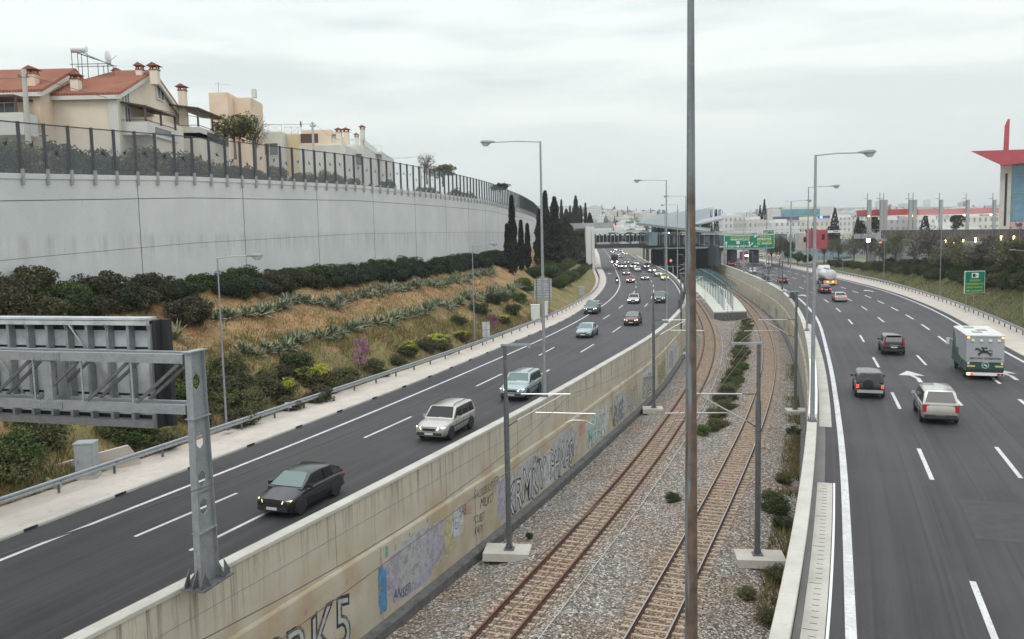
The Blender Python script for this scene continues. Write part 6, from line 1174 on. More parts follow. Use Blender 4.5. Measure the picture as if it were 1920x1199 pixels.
def merged(name, lst):
    vs = []; nt_ = 0; mats_ = []; mi = []
    for key, p, s_ in lst:
        me = random.choice(PROTO[key]); co = np.empty(len(me.vertices)*3, np.float32); me.vertices.foreach_get('co', co); co = co.reshape(-1, 3); a_ = random.uniform(0, 6.28); c_, n_ = math.cos(a_), math.sin(a_)
        x = co[:, 0]*c_-co[:, 1]*n_; y_ = co[:, 0]*n_+co[:, 1]*c_; vs.append(np.stack([x*s_+p.x, y_*s_+p.y, co[:, 2]*s_*.85+p.z-.15*s_], 1)); f_ = F_[key]
        if f_ not in mats_: mats_.append(f_)
        mi.append(np.full(len(me.polygons), mats_.index(f_), np.int32))
    V_ = np.concatenate(vs); n = len(V_)//4; me = bpy.data.meshes.new(name); me.vertices.add(4*n); me.vertices.foreach_set('co', V_.astype(np.float32).ravel()); me.loops.add(4*n); me.loops.foreach_set('vertex_index', np.arange(4*n, dtype=np.int32)); me.polygons.add(n); me.polygons.foreach_set('loop_start', np.arange(0, 4*n, 4, dtype=np.int32)); me.polygons.foreach_set('loop_total', np.full(n, 4, dtype=np.int32))
    for m_ in mats_: me.materials.append(m_)
    me.polygons.foreach_set('material_index', np.concatenate(mi)); me.update(calc_edges=True); return tag(linkmesh(name, me), kind='stuff')
y = 78.; rest = []
while y < 235:
    g = RG.X(y)+1.2; w_ = max(MW.X(min(max(y, 84), 260)), g+6)
    for off in np.arange(3.6, w_-g-.4, 2.15):
        if random.random() < .05: continue
        x = g+off+random.uniform(-.4, .4); yy = y+random.uniform(-.9, .9); k = random.choice(('dark', 'mix', 'mix', 'olive', 'green') if off > 6 else ('dark', 'mix', 'dark')); q = V3((x, yy, hr(x, yy))); s_ = random.uniform(1.0, 1.5)
        if y < 112 and off < 8: shrub(k, q, s_, 'dense shrub of the hedge bank behind the right guardrail', 'hedge shrubs on the right bank', .85, name='hedge_shrub')
        else: rest.append((k, q, s_))
    y += 2.3*(1 if y < 130 else 1.2)
merged('hedge_mass', rest)
pts = []
for _ in range(9000):
    y = 66+130*random.random(); x = RG.X(y)+1.3+3.2*random.random(); pts.append((x, y, hr(x, y)-.03))
tufts('grass', pts, .35, [M['grassg'], F_['green'], M['straw2']], 9)
def tree(p, h, cr_, key, lab, seed, n=2600, leaf=.2, grp=None, trunk_h=None, k=34, bare=False, name='tree', squash=1.0):
    t = empty(name, p, 0, lab, 'tree', grp); mb = trunk_mb(h, .11+h*.008, seed, 7, cr_*.75, .92); mb.build('trunk', M['bark'], t)
    me = leafmesh('crown', clumps(n, k, (cr_, cr_, h*.36*squash), .30, seed, shell=.6)+np.array([0, 0, h*.64]), leaf, 1.7, seed); me.materials.append(F_[key]); linkmesh('crown', me, t)
    if bare:
        r = random.Random(seed); mb = MB()
        for q in range(60):
            a = r.uniform(0, 6.28); s = r.uniform(.2, 1)*cr_; z0 = h*r.uniform(.35, .7); p0 = V3((math.cos(a)*s*.2, math.sin(a)*s*.2, z0)); e = V3((math.cos(a)*s, math.sin(a)*s, z0+h*r.uniform(.05, .35))); mb.tube([p0, e], [.035, .01], 3)
        mb.build('branches', F_['twig'], t, fix=False)
    return t
places = [(1545, 497), (1572, 499), (1600, 502), (1625, 500), (1655, 507), (1680, 502), (1712, 512), (1742, 508), (1768, 518), (1800, 515), (1826, 522), (1852, 516), (1880, 524), (1906, 520), (1790, 500), (1865, 505)]
for i, (px, py) in enumerate(places):
    p = SR_(px, py); key = ('palegreen', 'olive', 'palegreen', 'twig')[i % 4]
    tree(p, random.uniform(6.6, 8.4) if px < 1760 else 5.2, 3.3 if px < 1760 else 2.7, key, f'half bare roadside tree on the right bank, number {i+1} counting from the left'.replace('number ', 'the ').replace(str(i+1)+' counting', ('1st', '2nd', '3rd', '4th', '5th', '6th', '7th', '8th', '9th', '10th', '11th', '12th', '13th', '14th', '15th', '16th')[i]+' counting'), 50+i, n=2600, leaf=.17, grp='half bare trees on the right bank', bare=True, k=34)
for i, (px, py, yy) in enumerate(((1447, 497, 268), (1462, 496, 262), (1478, 497, 265), (1495, 500, 258), (1513, 500, 250))):
    p = P(px, py, yy); tree(p, (9.5, 9, 8, 4.5, 4.0)[i], (3.4, 3.2, 2.8, 2.2, 2.0)[i], ('green', 'olive', 'green', 'green', 'green')[i], f'{ord_[i]} leafy green tree to the right of the big green sign', 80+i, n=2600, leaf=.24, grp='leafy trees by the bridge')
# mall retaining wall with fence
t = empty('retaining_wall', (0, 0, 0), 0, 'grey concrete retaining wall behind the trees below the shopping centre', 'retaining wall'); M['grey_wall'] = mat('grey_concrete', (.33, .34, .35), .9, noise=[(.5, 5, (.28, .29, .30), .4, .7)])
mb = MB(); sweep(mb, MW, [(0, 3), (0, 13.1), (.4, 13.1), (.4, 3)], 86, 197); mb.build('wall_body', M['grey_wall'], t); mb = MB(); sweep(mb, MW, [(-.02, 11.3), (-.005, 11.3), (-.005, 11.36), (-.02, 11.36)], 86, 197); mb.build('joint', M['conc_dk'], t)
t = empty('fence', (0, 0, 0), 0, 'brownish mesh fence on top of the grey wall below the shopping centre', 'fence'); M['fmesh2'] = mat('brown_wire_mesh', (.085, .07, .055), .8, alpha=.72); mb = MB(); sweep(mb, MW, [(.18, 13.1), (.18, 15.0), (.2, 15.0), (.2, 13.1)], 86, 197); mb.build('mesh_panel', M['fmesh2'], t)
mb = MB(); [mb.box(MW.at(y, .2, 14.05), (.07, .07, 2.0)) for y in MW.walk(86, 197, 3)]; sweep(mb, MW, [(.16, 15.0), (.24, 15.0), (.24, 15.06), (.16, 15.06)], 86, 197); mb.build('posts', M['galv'], t)
M['warm_on'] = mat('lit_warm_lamp', (1, .8, .4), .4, emit=(1, .68, .25), estr=8); M['white_on'] = mat('lit_white_lamp', (1, 1, 1), .4, emit=(1, 1, .92), estr=6); M['orange_on'] = mat('lit_orange_lamp', (1, .5, .2), .4, emit=(1, .38, .10), estr=7)
for i, (px, py) in enumerate(((1773, 453), (1788, 453), (1806, 452), (1829, 450), (1877, 447), (1901, 446))):
    g = P(px, py, 128 if px > 1800 else 150); q = MW.at(g.y, -.12, 13.3); yv = min(max(90, g.y), 250)
    # put the lamp on the wall line where the ray meets it
    best = min(np.arange(90, 250, .5), key=lambda Y: abs(P(px, py, Y).x-MW.at(Y, -.15).x)); c = P(px, py, best); o = empty('wall_lamp', (c.x, c.y, c.z), 0, f'{("first","second","third","fourth","fifth","sixth")[i]} warm glowing lamp on the fence line, counted from the left', 'lamp', 'lamps on the fence line'); m_ = MB(); m_.box((0, 0, 0), (.16, .16, .75 if i in (1, 3, 4) else .5)); m_.build('lamp_glass', M['warm_on'], o); m_ = MB(); m_.box((0, .02, -.45), (.08, .08, .5)); m_.build('bracket', M['galv'], o)
# terrace behind the wall
mb = MB(); mb.loft([[V3((MW.X(y)+.4 if y < 197 else max(MW.X(y), .43*y), y, 4)), V3((MW.X(y)+.4 if y < 197 else max(MW.X(y), .43*y), y, 13.02)), V3((MW.X(y)+300, y, 13.02))] for y in np.arange(86, 262, 5)], closed=False, cap=False); tag(mb.build('terrace', M['conc'], fix=False), kind='structure')
# ================================================================ shopping centre canopy and corner building
M['redp2'] = mat('red_fascia', (.42, .07, .085), .5, noise=[(1, 3, (.36, .06, .075), .4, .7)]); M['pinkp'] = mat('faded_red_fascia', (.52, .21, .22), .6); M['col_grey'] = mat('grey_cladding', (.29, .29, .285), .7)
M['blueglass'] = mat('blue_curtain_glass', (.05, .16, .24), .15, .0, noise=[(.25, 4, (.10, .24, .32), .4, .62, (1, 1, .6))], spec=.9)
t = empty('canopy', (0, 0, 0), 0, 'long red and pink canopy roof carried by tall grey slab columns at the shopping centre', 'canopy'); YC = 215.
a, b, c = P(1624, 403, YC), P(1722, 392, YC), P(1876, 392, YC)
mb = MB(); mb.box(((a.x+b.x)/2, YC+3, 19.35), (b.x-a.x, 6, 1.5)); mb.build('red_fascia', M['redp2'], t); mb = MB(); mb.box(((c.x+b.x)/2+.5, YC+3.2, 19.3), (c.x-b.x+1, 5.4, 1.3)); mb.build('pink_fascia', M['pinkp'], t); mb = MB(); mb.box(((a.x+c.x)/2, YC+3, 18.5), (c.x-a.x-.4, 6.4, .14)); mb.build('soffit', M['whitep'], t)
for i, (px, w_) in enumerate(((1629, 7), (1652, 6), (1659, 7), (1706, 6), (1714, 6.5), (1763, 5.5), (1813, 5), (1863, 5))):
    yv = YC-.6-(i % 2)*.8; p = P(px, 440, yv); zt2 = P(px, 375, yv).z; mb = MB(); mb.box((p.x, yv, (zt2+12.8)/2), (w_*yv/FPX, .5, zt2-12.8)); mb.build('column', M['col_grey'], t); mb = MB(); mb.tube([(p.x-.5, yv, zt2-3), (p.x-.5, yv, zt2+1.7)], .1, 5); mb.box((p.x-.9, yv, zt2+.3), (1.0, .2, .12)); mb.build('mast', M['galv'], t)
for px, py, mm in ((1708, 405, 'warm_on'), (1629, 406, 'orange_on'), (1765, 404, 'white_on'), (1808, 403, 'warm_on'), (1858, 403, 'white_on')): p = P(px, py, YC-1); mb = MB(); mb.box((p.x, p.y, p.z), (.7 if px == 1708 else .35, .3, .45 if px == 1708 else .25)); mb.build('lamp', M[mm], t)
t = empty('viaduct_ramp', (0, 0, 0), 0, 'low grey concrete ramp deck in front of the canopy columns', 'ramp'); a, b = P(1620, 447, 200), P(1712, 438, 200); mb = MB(); mb.box(((a.x+b.x)/2, 203, (a.z+b.z)/2), (b.x-a.x, 6, 1.1)); mb.build('deck', M['grey_wall'], t); mb = MB(); [mb.box((a.x+k*2.2, 200.1, b.z+.55), (.06, .06, 1.0)) for k in range(6)]; mb.bar((a.x, 200.1, b.z+1.05), (b.x, 200.1, b.z+1.05), .06, .06); mb.build('railing', M['galv'], t)
for px in (1635, 1665, 1695): p = P(px, 448, 203); mb = MB(); mb.box((p.x, 203, (p.z+4)/2), (1, 3, p.z-4.6)); mb.build('pier', M['grey_wall'], t)
for i, (px, py, mm, w_) in enumerate(((1628, 451, 'white_on', .8), (1652, 458, 'orange_on', .9))): p = P(px, py, 196); o = empty('shop_light', p, 0, ('bright white and green lit sign below the ramp' if i == 0 else 'orange lit lamp below the ramp'), 'lamp'); m_ = MB(); m_.box((0, 0, 0), (w_, .2, w_)); m_.build('lamp_face', M[mm], o); m_ = MB(); m_.box((0, .2, -1.5), (.15, .15, 3)); m_.build('post', M['galv'], o)
YB = 150.; x0 = P(1873, 400, YB).x; zt2 = P(1873, 297, YB).z; t = empty('office_building', (x0, YB, 0), R(-30), 'corner building with blue glass front, pale frame and red winged roof at the right edge', 'building')
mb = MB(); mb.box((.85, .4, (zt2+13)/2), (1.7, .8, zt2-13)); mb.box((.4, 12, (zt2+13)/2), (.8, 22.4, zt2-13)); mb.build('frame', M['conc'], t); mb = MB(); mb.box((16.7, 12, (zt2+16)/2), (30, 23.5, zt2-16.2)); mb.build('glass_front', M['blueglass'], t)
mb = MB(); [mb.box((2.2+k*1.6, .2, (zt2+16)/2), (.07, .08, zt2-16.4)) for k in range(14)]; [mb.box((13, .19, 16.6+k*1.5), (22, .07, .06)) for k in range(7)]; mb.build('mullions', M['col_grey'], t); mb = MB(); mb.box((.95, -.02, 20), (.35, .06, 9)); mb.build('slot_window', M['black'], t)
M['pinkpat'] = mat('pink_patterned_hoarding', (.42, .30, .29), .7, noise=[(1.1, 5, (.07, .05, .06), .50, .56)]); mb = MB(); mb.box((15.9, 12, 14.6), (28.3, 23.9, 3.1)); mb.build('ground_floor', M['pinkpat'], t)
mb = MB(); w_ = [(-4.6, 28.5), (14, 27.9), (14, 26.6), (0.1, 25.8)]; mb.add([(q[0]+(4 if yy > 0 and q[0] < -1 else 0), yy, q[1]) for yy in (-2.5, 16) for q in w_], [(0, 1, 2, 3), (7, 6, 5, 4), (0, 4, 5, 1), (1, 5, 6, 2), (2, 6, 7, 3), (3, 7, 4, 0)]); mb.build('red_wing', M['redp2'], t)
mb = MB(); mb.prism([(.3, 27.6), (1.15, 27.6), (1.15, 33.9), (.8, 33.8), (.4, 32.7)], 1, 2.0); mb.build('red_fin', M['redp2'], t)
# red boxes and small shops left of the canopy
for i, (a, b, y0, y1, yy, mm, lab) in enumerate(((1520.5, 1533, 430, 466, 240, 'redp2', 'narrow bright red block beside the lamp post'), (1535, 1552, 431, 467, 236, 'redp2', 'wider bright red block right of the lamp post'), (1553, 1582, 432, 437, 240, 'white', 'white flat canopy right of the red blocks'), (1500, 1520, 437, 470, 246, 'conc', 'brownish concrete stair tower left of the red blocks'))):
    p, q = P(a, y1, yy), P(b, y0, yy); t = empty('kiosk', (0, 0, 0), 0, lab, 'building'); mb = MB(); mb.box(((p.x+q.x)/2, yy+2, (p.z+q.z)/2), (q.x-p.x, 4, q.z-p.z)); mb.build('block', M[mm], t); mb = MB(); mb.box(((p.x+q.x)/2, yy-.02, p.z+(q.z-p.z)*.62), ((q.x-p.x)*.35, .06, (q.z-p.z)*.3)); mb.build('opening', M['black'], t)
    if i == 2: mb = MB(); mb.box(((p.x+q.x)/2, yy+3, p.z-1.6), (q.x-p.x, 1, 3)); mb.build('glazing', M['dkglass'], t)
# ================================================================ bridge and station
M['bluepanel'] = mat('blue_grey_glass', (.17, .23, .26), .25, noise=[(.6, 3, (.12, .17, .20), .4, .6)], spec=.7); M['teal'] = mat('teal_painted_steel', (.07, .13, .14), .6, .0); M['girder'] = mat('dark_blue_girder', (.045, .055, .07), .6); M['roofpale'] = mat('pale_roof_sheet', (.22, .25, .255), .75, 0, spec=.2); M['stone_pier'] = mat('pale_pier_stone', (.62, .62, .60), .8)
YBr = 264.
t = empty('footbridge', (0, 0, 0), 0, 'covered glazed bridge with dark girder spanning the left carriageway', 'bridge')
def slab(nm, px0, px1, yt, yb, Y, dep, m_, par, dy=0):
    a, b = P(px0, yb, Y), P(px1, yt, Y); mb = MB(); mb.box(((a.x+b.x)/2, Y+dep/2, (a.z+b.z)/2), (b.x-a.x, dep, b.z-a.z)); return mb.build(nm, m_, par)
slab('roof', 1114, 1217, 431.5, 437, YBr-.4, 12, M['stone_pier'], t); slab('glazing', 1115.5, 1216, 437.4, 454.5, YBr+.3, 10, M['dkglass'], t); slab('deck_edge', 1115, 1217, 454.8, 457, YBr-.3, 12, M['white'], t); slab('girder', 1116, 1222, 457.3, 466.5, YBr+.2, 11, M['girder'], t)
for k in range(15): px = 1117+k*7.0; slab('mullion', px, px+.8, 437.2, 454.6, YBr+.1, .18, M['galv'], t)
slab('shop_sign', 1166, 1175, 442.5, 449, YBr, .1, M['teal'], t); a = P(1170.5, 445.7, YBr-.05)
mb = MB(); 
for k in range(10): pa = P(1120+k*9.5, 440.5, YBr-.02); mb = MB(); mb.box(pa, (.9, .05, .35)); mb.build('painted_lit_window', M['whitep'], t)  # white paint stands in for lit panes, none of them glow
t = empty('bridge_abutment', (0, 0, 0), 0, 'white pillar and long pale beam at the left end of the bridge', 'bridge pier'); slab('pillar', 1099.5, 1114.5, 425, 507, YBr-1.2, 4, M['stone_pier'], t); slab('beam', 1058, 1150, 417.5, 429.5, YBr+1.0, 2.5, M['grey_wall'], t); mb = MB(); c = P(1109, 460, YBr-1.25); mb.box((c.x, c.y, c.z-1.5), (.08, .06, 12)); mb.build('joint', M['conc_dk'], t)
for i, (px, py, s) in enumerate([(1068+random.uniform(-4, 30), random.uniform(437, 498), 0) for _ in range(46)]):
    q = P(px, py+4, 270-(py-437)*.12+random.uniform(0, 4)); shrub(random.choice(('green', 'olive', 'mix', 'dark')), q, random.uniform(1.6, 2.4), 'leafy bush climbing the bank left of the white bridge pillar', 'bushes on the bank by the bridge pillar', .85)
mb = MB(); mb.loft([[P(1050, 500, 262), P(1099, 507, 262)], [P(1048, 436, 280), P(1108, 436, 280)], [P(1048, 432, 300), P(1108, 432, 300)], [V3((0, 330, 4.4)), V3((26, 330, 4.4))]], closed=False, cap=False); tag(mb.build('bank', M['slope_r'], fix=False), kind='structure')
ST = empty('railway_station', (0, 0, 0), 0, 'dark station hall with pale sloping roof bridging the railway between the carriageways', 'station')
slab('floor_slab', 1217, 1348, 461.5, 467, 258, 34, M['teal'], ST); slab('side_glass', 1216.5, 1233, 435, 461, 256, 20, M['bluepanel'], ST); slab('lower_storey', 1233.5, 1348, 440, 461.2, 261, 28, M['girder'], ST)
for k in range(12): px = 1236+k*9.3; slab('window_frame', px, px+1.3, 440, 461, 260.7, .25, M['galv'], ST)
for k in range(5): px = 1241+k*20; slab('window', px, px+7, 443, 456, 260.85, .1, M['bluepanel'], ST)
slab('upper_slab', 1230, 1345, 436.2, 440, 259, 28, M['roofpale'], ST); slab('upper_hall_shade', 1226, 1300, 419, 436, 272, 5, M['black'], ST)  # black slab behind the columns paints the hall's shaded interior
for px in (1227, 1238, 1253, 1268, 1284, 1298): slab('column', px, px+3, 424, 436.3, 262, .6, M['girder'], ST)
for px, py, w_, h_ in ((1243, 424, 4, 7), (1255, 425, 3, 8), (1270, 425.5, 6, 5), (1231, 427, 2, 3), (1269, 435, 2, 1.5), (1253, 437, 2, 1.5)): slab('hall_lamp', px, px+w_, py-h_/2, py+h_/2, 266, .2, M['white_on'] if px > 1250 and px < 1275 else M['whitep'], ST)
n0, n1, f1, f0 = P(1193, 418, 254), P(1332, 434, 258), P(1332, 391, 300), P(1236, 402, 300)
mb = MB(); mb.add([n0, n1, f1, f0]+[q-UZ*.7 for q in (n0, n1, f1, f0)], [(0, 1, 2, 3), (7, 6, 5, 4), (0, 4, 5, 1), (1, 5, 6, 2), (2, 6, 7, 3), (3, 7, 4, 0)]); mb.build('roof', M['roofpale'], ST)
mb = MB(); [mb.bar(n0.lerp(n1, q)+UZ*.06, f0.lerp(f1, q)+UZ*.06, .18, .12) for q in np.linspace(.04, .96, 12)]; mb.build('roof_ribs', M['galv'], ST)
slab('roof_block', 1205, 1231, 399.5, 414, 300, 8, M['stone_pier'], ST)
a, b = P(1303, 421, 262), P(1357, 409.5, 262); mb = MB(); mb.add([a, b, b+V3((3, 14, 1.2)), a+V3((3, 14, 1.2))]+[q-UZ*.5 for q in (a, b, b+V3((3, 14, 1.2)), a+V3((3, 14, 1.2)))], [(0, 1, 2, 3), (7, 6, 5, 4), (0, 4, 5, 1), (1, 5, 6, 2), (2, 6, 7, 3), (3, 7, 4, 0)]); mb.build('wing_roof', M['grey_wall'], ST)
for px in (1303, 1310): slab('glass_kiosk', px, px+5, 421, 440, 262, 4, M['bluepanel'], ST)
for px in (1341,): slab('portal_wall', 1342, 1349, 462, 500, 250, 10, M['girder'], ST)
mb = MB(); mb.box(((LW.X(288)+RW.X(288))/2, 288, 4.5), (RW.X(288)-LW.X(288)-.5, 1, 11)); mb.build('shade_end_sheet', M['black'], ST); [slab('pier', a_, b_, 466, 492, 328, 1.4, M['girder'], ST) for a_, b_ in ((1206.5, 1209), (1212, 1217), (1224, 1228))]; slab('side_wall', 1247, 1250, 466, 492, 262, 4, M['black'], ST)  # black end and side walls paint in the darkness under the station
for px, top_ in ((1238, 480), (1252, 478), (1262, 481)): a = P(px, 500, 225); mb = MB(); mb.box((a.x, 225, 3.4), (.2, .2, 7)); mb.bar((a.x, 225, 6.6), (a.x+1.9, 225, 6.6), .12, .12); t2 = mb.build('portal_mast', M['galv'], None); tag(t2, f'small portal mast near the station mouth, {("left","middle","right")[(px-1238)//12]} one of three', 'mast', 'small masts at the station mouth')
# a red railway signal
p = P(1258, 489, 226); mb = MB(); mb.lathe([(.25, 0), (.25, .06)], (p.x, p.y, p.z), 12, axis='y'); M['red_on'] = mat('lit_red_lamp', (.9, .1, .05), .4, emit=(1, .08, .05), estr=5); t = empty('railway_signal', (0, 0, 0), 0, 'red glowing railway signal at the dark station mouth', 'signal'); mb.build('lens', M['red_on'], t); mb = MB(); mb.box((p.x, p.y+.2, p.z), (.7, .2, 1.2)); mb.box((p.x, p.y+.2, p.z/2), (.12, .12, p.z)); mb.build('signal_head', M['black'], t)
# bridge over the right carriageway
t = empty('road_bridge', (0, 0, 0), 0, 'pale roofed bridge with glazed side crossing the right carriageway behind the green sign', 'bridge'); YR = 272.
slab('roof', 1338, 1500, 431, 438.5, YR, 12, M['stone_pier'], t); slab('glazing', 1340, 1476, 438.8, 462, YR+.6, 10, M['bluepanel'], t); slab('girder', 1345, 1500, 462.3, 469, YR+.3, 11, M['girder'], t)
for k in range(18): px = 1342+k*7.6; slab('mullion', px, px+.9, 438.6, 462.2, YR+.4, .2, M['galv'], t)
for k in range(5):
    a, b = P(1478+k*4.6, 461, YR+.5), P(1480.5+k*4.6, 440, YR+.5); mb = MB(); mb.bar(a, b, .18, .18); mb.bar(b, P(1482.6+k*4.6, 461, YR+.5), .18, .18); mb.build('truss_diagonal', M['galv'], t)
for px, w_ in ((1370, 12), (1412, 11), (1352, 4)): slab('pier', px, px+w_, 469, 499 if px < 1400 else 494, YR+1.5, 5, M['girder'] if px != 1352 else M['stone_pier'], t)
slab('yellow_column', 1409, 1411.5, 469, 479, YR+8, .5, M['yelref'], t)
slab('back_wall', 1345, 1505, 466, 476, 330, 2, M['grey_wall'], t)
# ---- platform and its canopy skeleton
PL = lambda y: T1.at(y, 1.75); PR = lambda y: T2.at(y, -1.75); M['platform'] = mat('pale_platform_paving', (.50, .51, .44), .85, noise=[(1, 4, (.44, .45, .39), .4, .7)])
mb = MB(); mb.loft([[PL(y)+UZ*-.6, PL(y)+UZ*1.05, PR(y)+UZ*1.05, PR(y)+UZ*-.6] for y in np.arange(155, 330, 5)]); t = empty('platform', (0, 0, 0), 0, 'pale island platform between the two tracks leading into the station', 'platform'); mb.build('platform_slab', M['platform'], t)
mb = MB(); a, b = PL(155), PR(155); mb.loft([[a.lerp(b, k)+V3((0, -.1, z)) for k in (.0, 1)] for z in (-.6, .85)], closed=False, cap=False); mb.build('dark_end_face', M['conc_dk'], t, fix=False)
for f in (.42, .56): c = a.lerp(b, f); mb = MB(); mb.bar(c+V3((0, -1.2, -.5)), c+V3((0, -.1, 1.1)), .06, .06); mb.bar(c+V3((.0, -.1, .6)), c+V3((.0, -.1, 2.1)), .05, .05); mb.build('ladder_rail', M['teal'], t)
t = empty('platform_canopy', (0, 0, 0), 0, 'teal steel skeleton frames of the platform canopy standing in a long row', 'canopy'); y = 172.
k = 0
while y < 252:
    a, b = PL(y), PR(y); wd = (b-a).length; d = (b-a).normalized()
    for f in (.32, .68): c = a.lerp(b, f); mb = MB(); mb.box((c.x, c.y, 2.9), (.14, .14, 3.7)); mb.build('frame_post', M['teal'], t, fix=False)
    mb = MB(); mb.bar(a+d*.9+UZ*4.75, b-d*.9+UZ*4.75, .10, .13); mb.bar(a.lerp(b, .32)+UZ*4.2, a+d*.9+UZ*4.7, .06, .06); mb.bar(a.lerp(b, .68)+UZ*4.2, b-d*.9+UZ*4.7, .06, .06); mb.build('frame_beam', M['teal'], t, fix=False)
    y += 4.8; k += 1
for f in (.5,): mb = MB(); mb.tube([PL(y).lerp(PR(y), f)+UZ*4.95 for y in np.arange(174, 252, 6)], .06, 5); mb.build('purlin', M['galv'], t, fix=False)
i = 0
for y in (159, 163, 167, 171, 175):
    for f in (.35, .62): c = PL(y).lerp(PR(y), f); o = empty('platform_post', c+UZ*1.05, 0, 'slim grey post standing alone at the near end of the platform', 'post', 'slim posts on the platform end'); m_ = MB(); m_.box((0, 0, 1.7), (.13, .13, 3.4)); m_.build('shaft', M['galv'], o); m_ = MB(); m_.box((0, 0, .03), (.3, .3, .06)); m_.build('foot', M['galv_dk'], o)
# white curved barrier beyond the bridge on the left
mb = MB(); sweep(mb, KL, [(-2.2, 4.5), (-2.0, 6.2), (-2.4, 7.6), (-2.6, 7.6), (-2.2, 6.2), (-2.4, 4.5)], 285, 400); tag(mb.build('acoustic_barrier', M['roofpale'], smooth=40), 'pale curved acoustic barrier beside the left carriageway beyond the bridge', 'barrier')
# ================================================================ houses above the white wall
M['plaster'] = mat('cream_plaster', (.74, .65, .53), .9, noise=[(.6, 4, (.68, .59, .47), .4, .7)]); M['plaster_p'] = mat('peach_plaster', (.74, .58, .44), .9, noise=[(.5, 4, (.62, .48, .35), .4, .7)]); M['plaster_y'] = mat('ochre_plaster', (.60, .49, .30), .9); M['plaster_w'] = mat('white_plaster', (.62, .61, .56), .9, noise=[(.5, 4, (.55, .54, .50), .4, .7)])
M['winglass'] = mat('grey_house_window', (.12, .13, .14), .2, spec=.7); M['wood'] = mat('dark_brown_wood', (.10, .055, .04), .7)
def tilem():
    m = mat('terracotta_tiles', (.40, .145, .085), .9, noise=[(.8, 5, (.48, .21, .13), .4, .65), (6, 4, (.30, .11, .07), .5, .75)])
    def f(n, l, cur, tcn):
        wv = n.new('ShaderNodeTexWave'); wv.inputs['Scale'].default_value = 1.35; l.new(tcn.outputs['Object'], wv.inputs[0]); w2 = n.new('ShaderNodeTexWave'); w2.bands_direction = 'Y'; w2.wave_profile = 'SAW'; w2.inputs['Scale'].default_value = 1.0; l.new(tcn.outputs['Object'], w2.inputs[0])
        b = n['Principled BSDF']; bn = n.new('ShaderNodeBump'); bn.inputs['Distance'].default_value = .12; ad = n.new('ShaderNodeMath'); l.new(wv.outputs['Fac'], ad.inputs[0]); l.new(w2.outputs['Fac'], ad.inputs[1]); l.new(ad.outputs[0], bn.inputs['Height']); l.new(bn.outputs[0], b.inputs['Normal'])
        r = n.new('ShaderNodeMapRange'); r.inputs[1].default_value = .0; r.inputs[2].default_value = .35; r.inputs[3].default_value = .55; r.inputs[4].default_value = 1.0; l.new(wv.outputs['Fac'], r.inputs[0]); mx = n.new('ShaderNodeMix'); mx.data_type = 'RGBA'; mx.blend_type = 'MULTIPLY'; mx.inputs[0].default_value = 1; l.new(cur, mx.inputs[6]); l.new(r.outputs[0], mx.inputs[7]); return mx.outputs[2]
    return addlayer(m, f)
M['tiles'] = tilem()
def window(par, c, w_, h_, ax='y', nm='window'):
    d = (w_, .08, h_) if ax == 'y' else (.08, w_, h_); m_ = MB(); m_.box(c, d); o = m_.build(nm, M['winglass'], par); m_ = MB(); e = .07
    for s in (-1, 1):
        if ax == 'y': m_.box((c[0]+s*(w_/2+e/2), c[1]-.03, c[2]), (e, .12, h_+2*e)); m_.box((c[0], c[1]-.03, c[2]+s*(h_/2+e/2)), (w_, .12, e))
        else: m_.box((c[0]+.03, c[1]+s*(w_/2+e/2), c[2]), (.12, e, h_+2*e)); m_.box((c[0]+.03, c[1], c[2]+s*(h_/2+e/2)), (.12, w_, e))
    if ax == 'y': m_.box((c[0], c[1]-.03, c[2]), (.05, .12, h_))
    else: m_.box((c[0]+.03, c[1], c[2]), (.12, .05, h_))
    m_.build('frame', M['white'], o)
def chimney(par, c, w_, h_, m_='plaster'):
    b = MB(); b.box((c[0], c[1], c[2]+h_/2), (w_, w_, h_)); o = b.build('chimney', M[m_], par); b = MB(); b.box((c[0], c[1], c[2]+h_+.05), (w_*1.15, w_*1.15, .1)); [b.box((c[0]+s*w_*.4, c[1]+q*w_*.4, c[2]+h_+.22), (.1, .1, .26)) for s in (-1, 1) for q in (-1, 1)]; b.prism([(c[0]-w_*.85, c[2]+h_+.34), (c[0]+w_*.85, c[2]+h_+.34), (c[0], c[2]+h_+.62)], c[1]-w_*.8, c[1]+w_*.8); b.build('chimney_cap', M['tiles'], o)
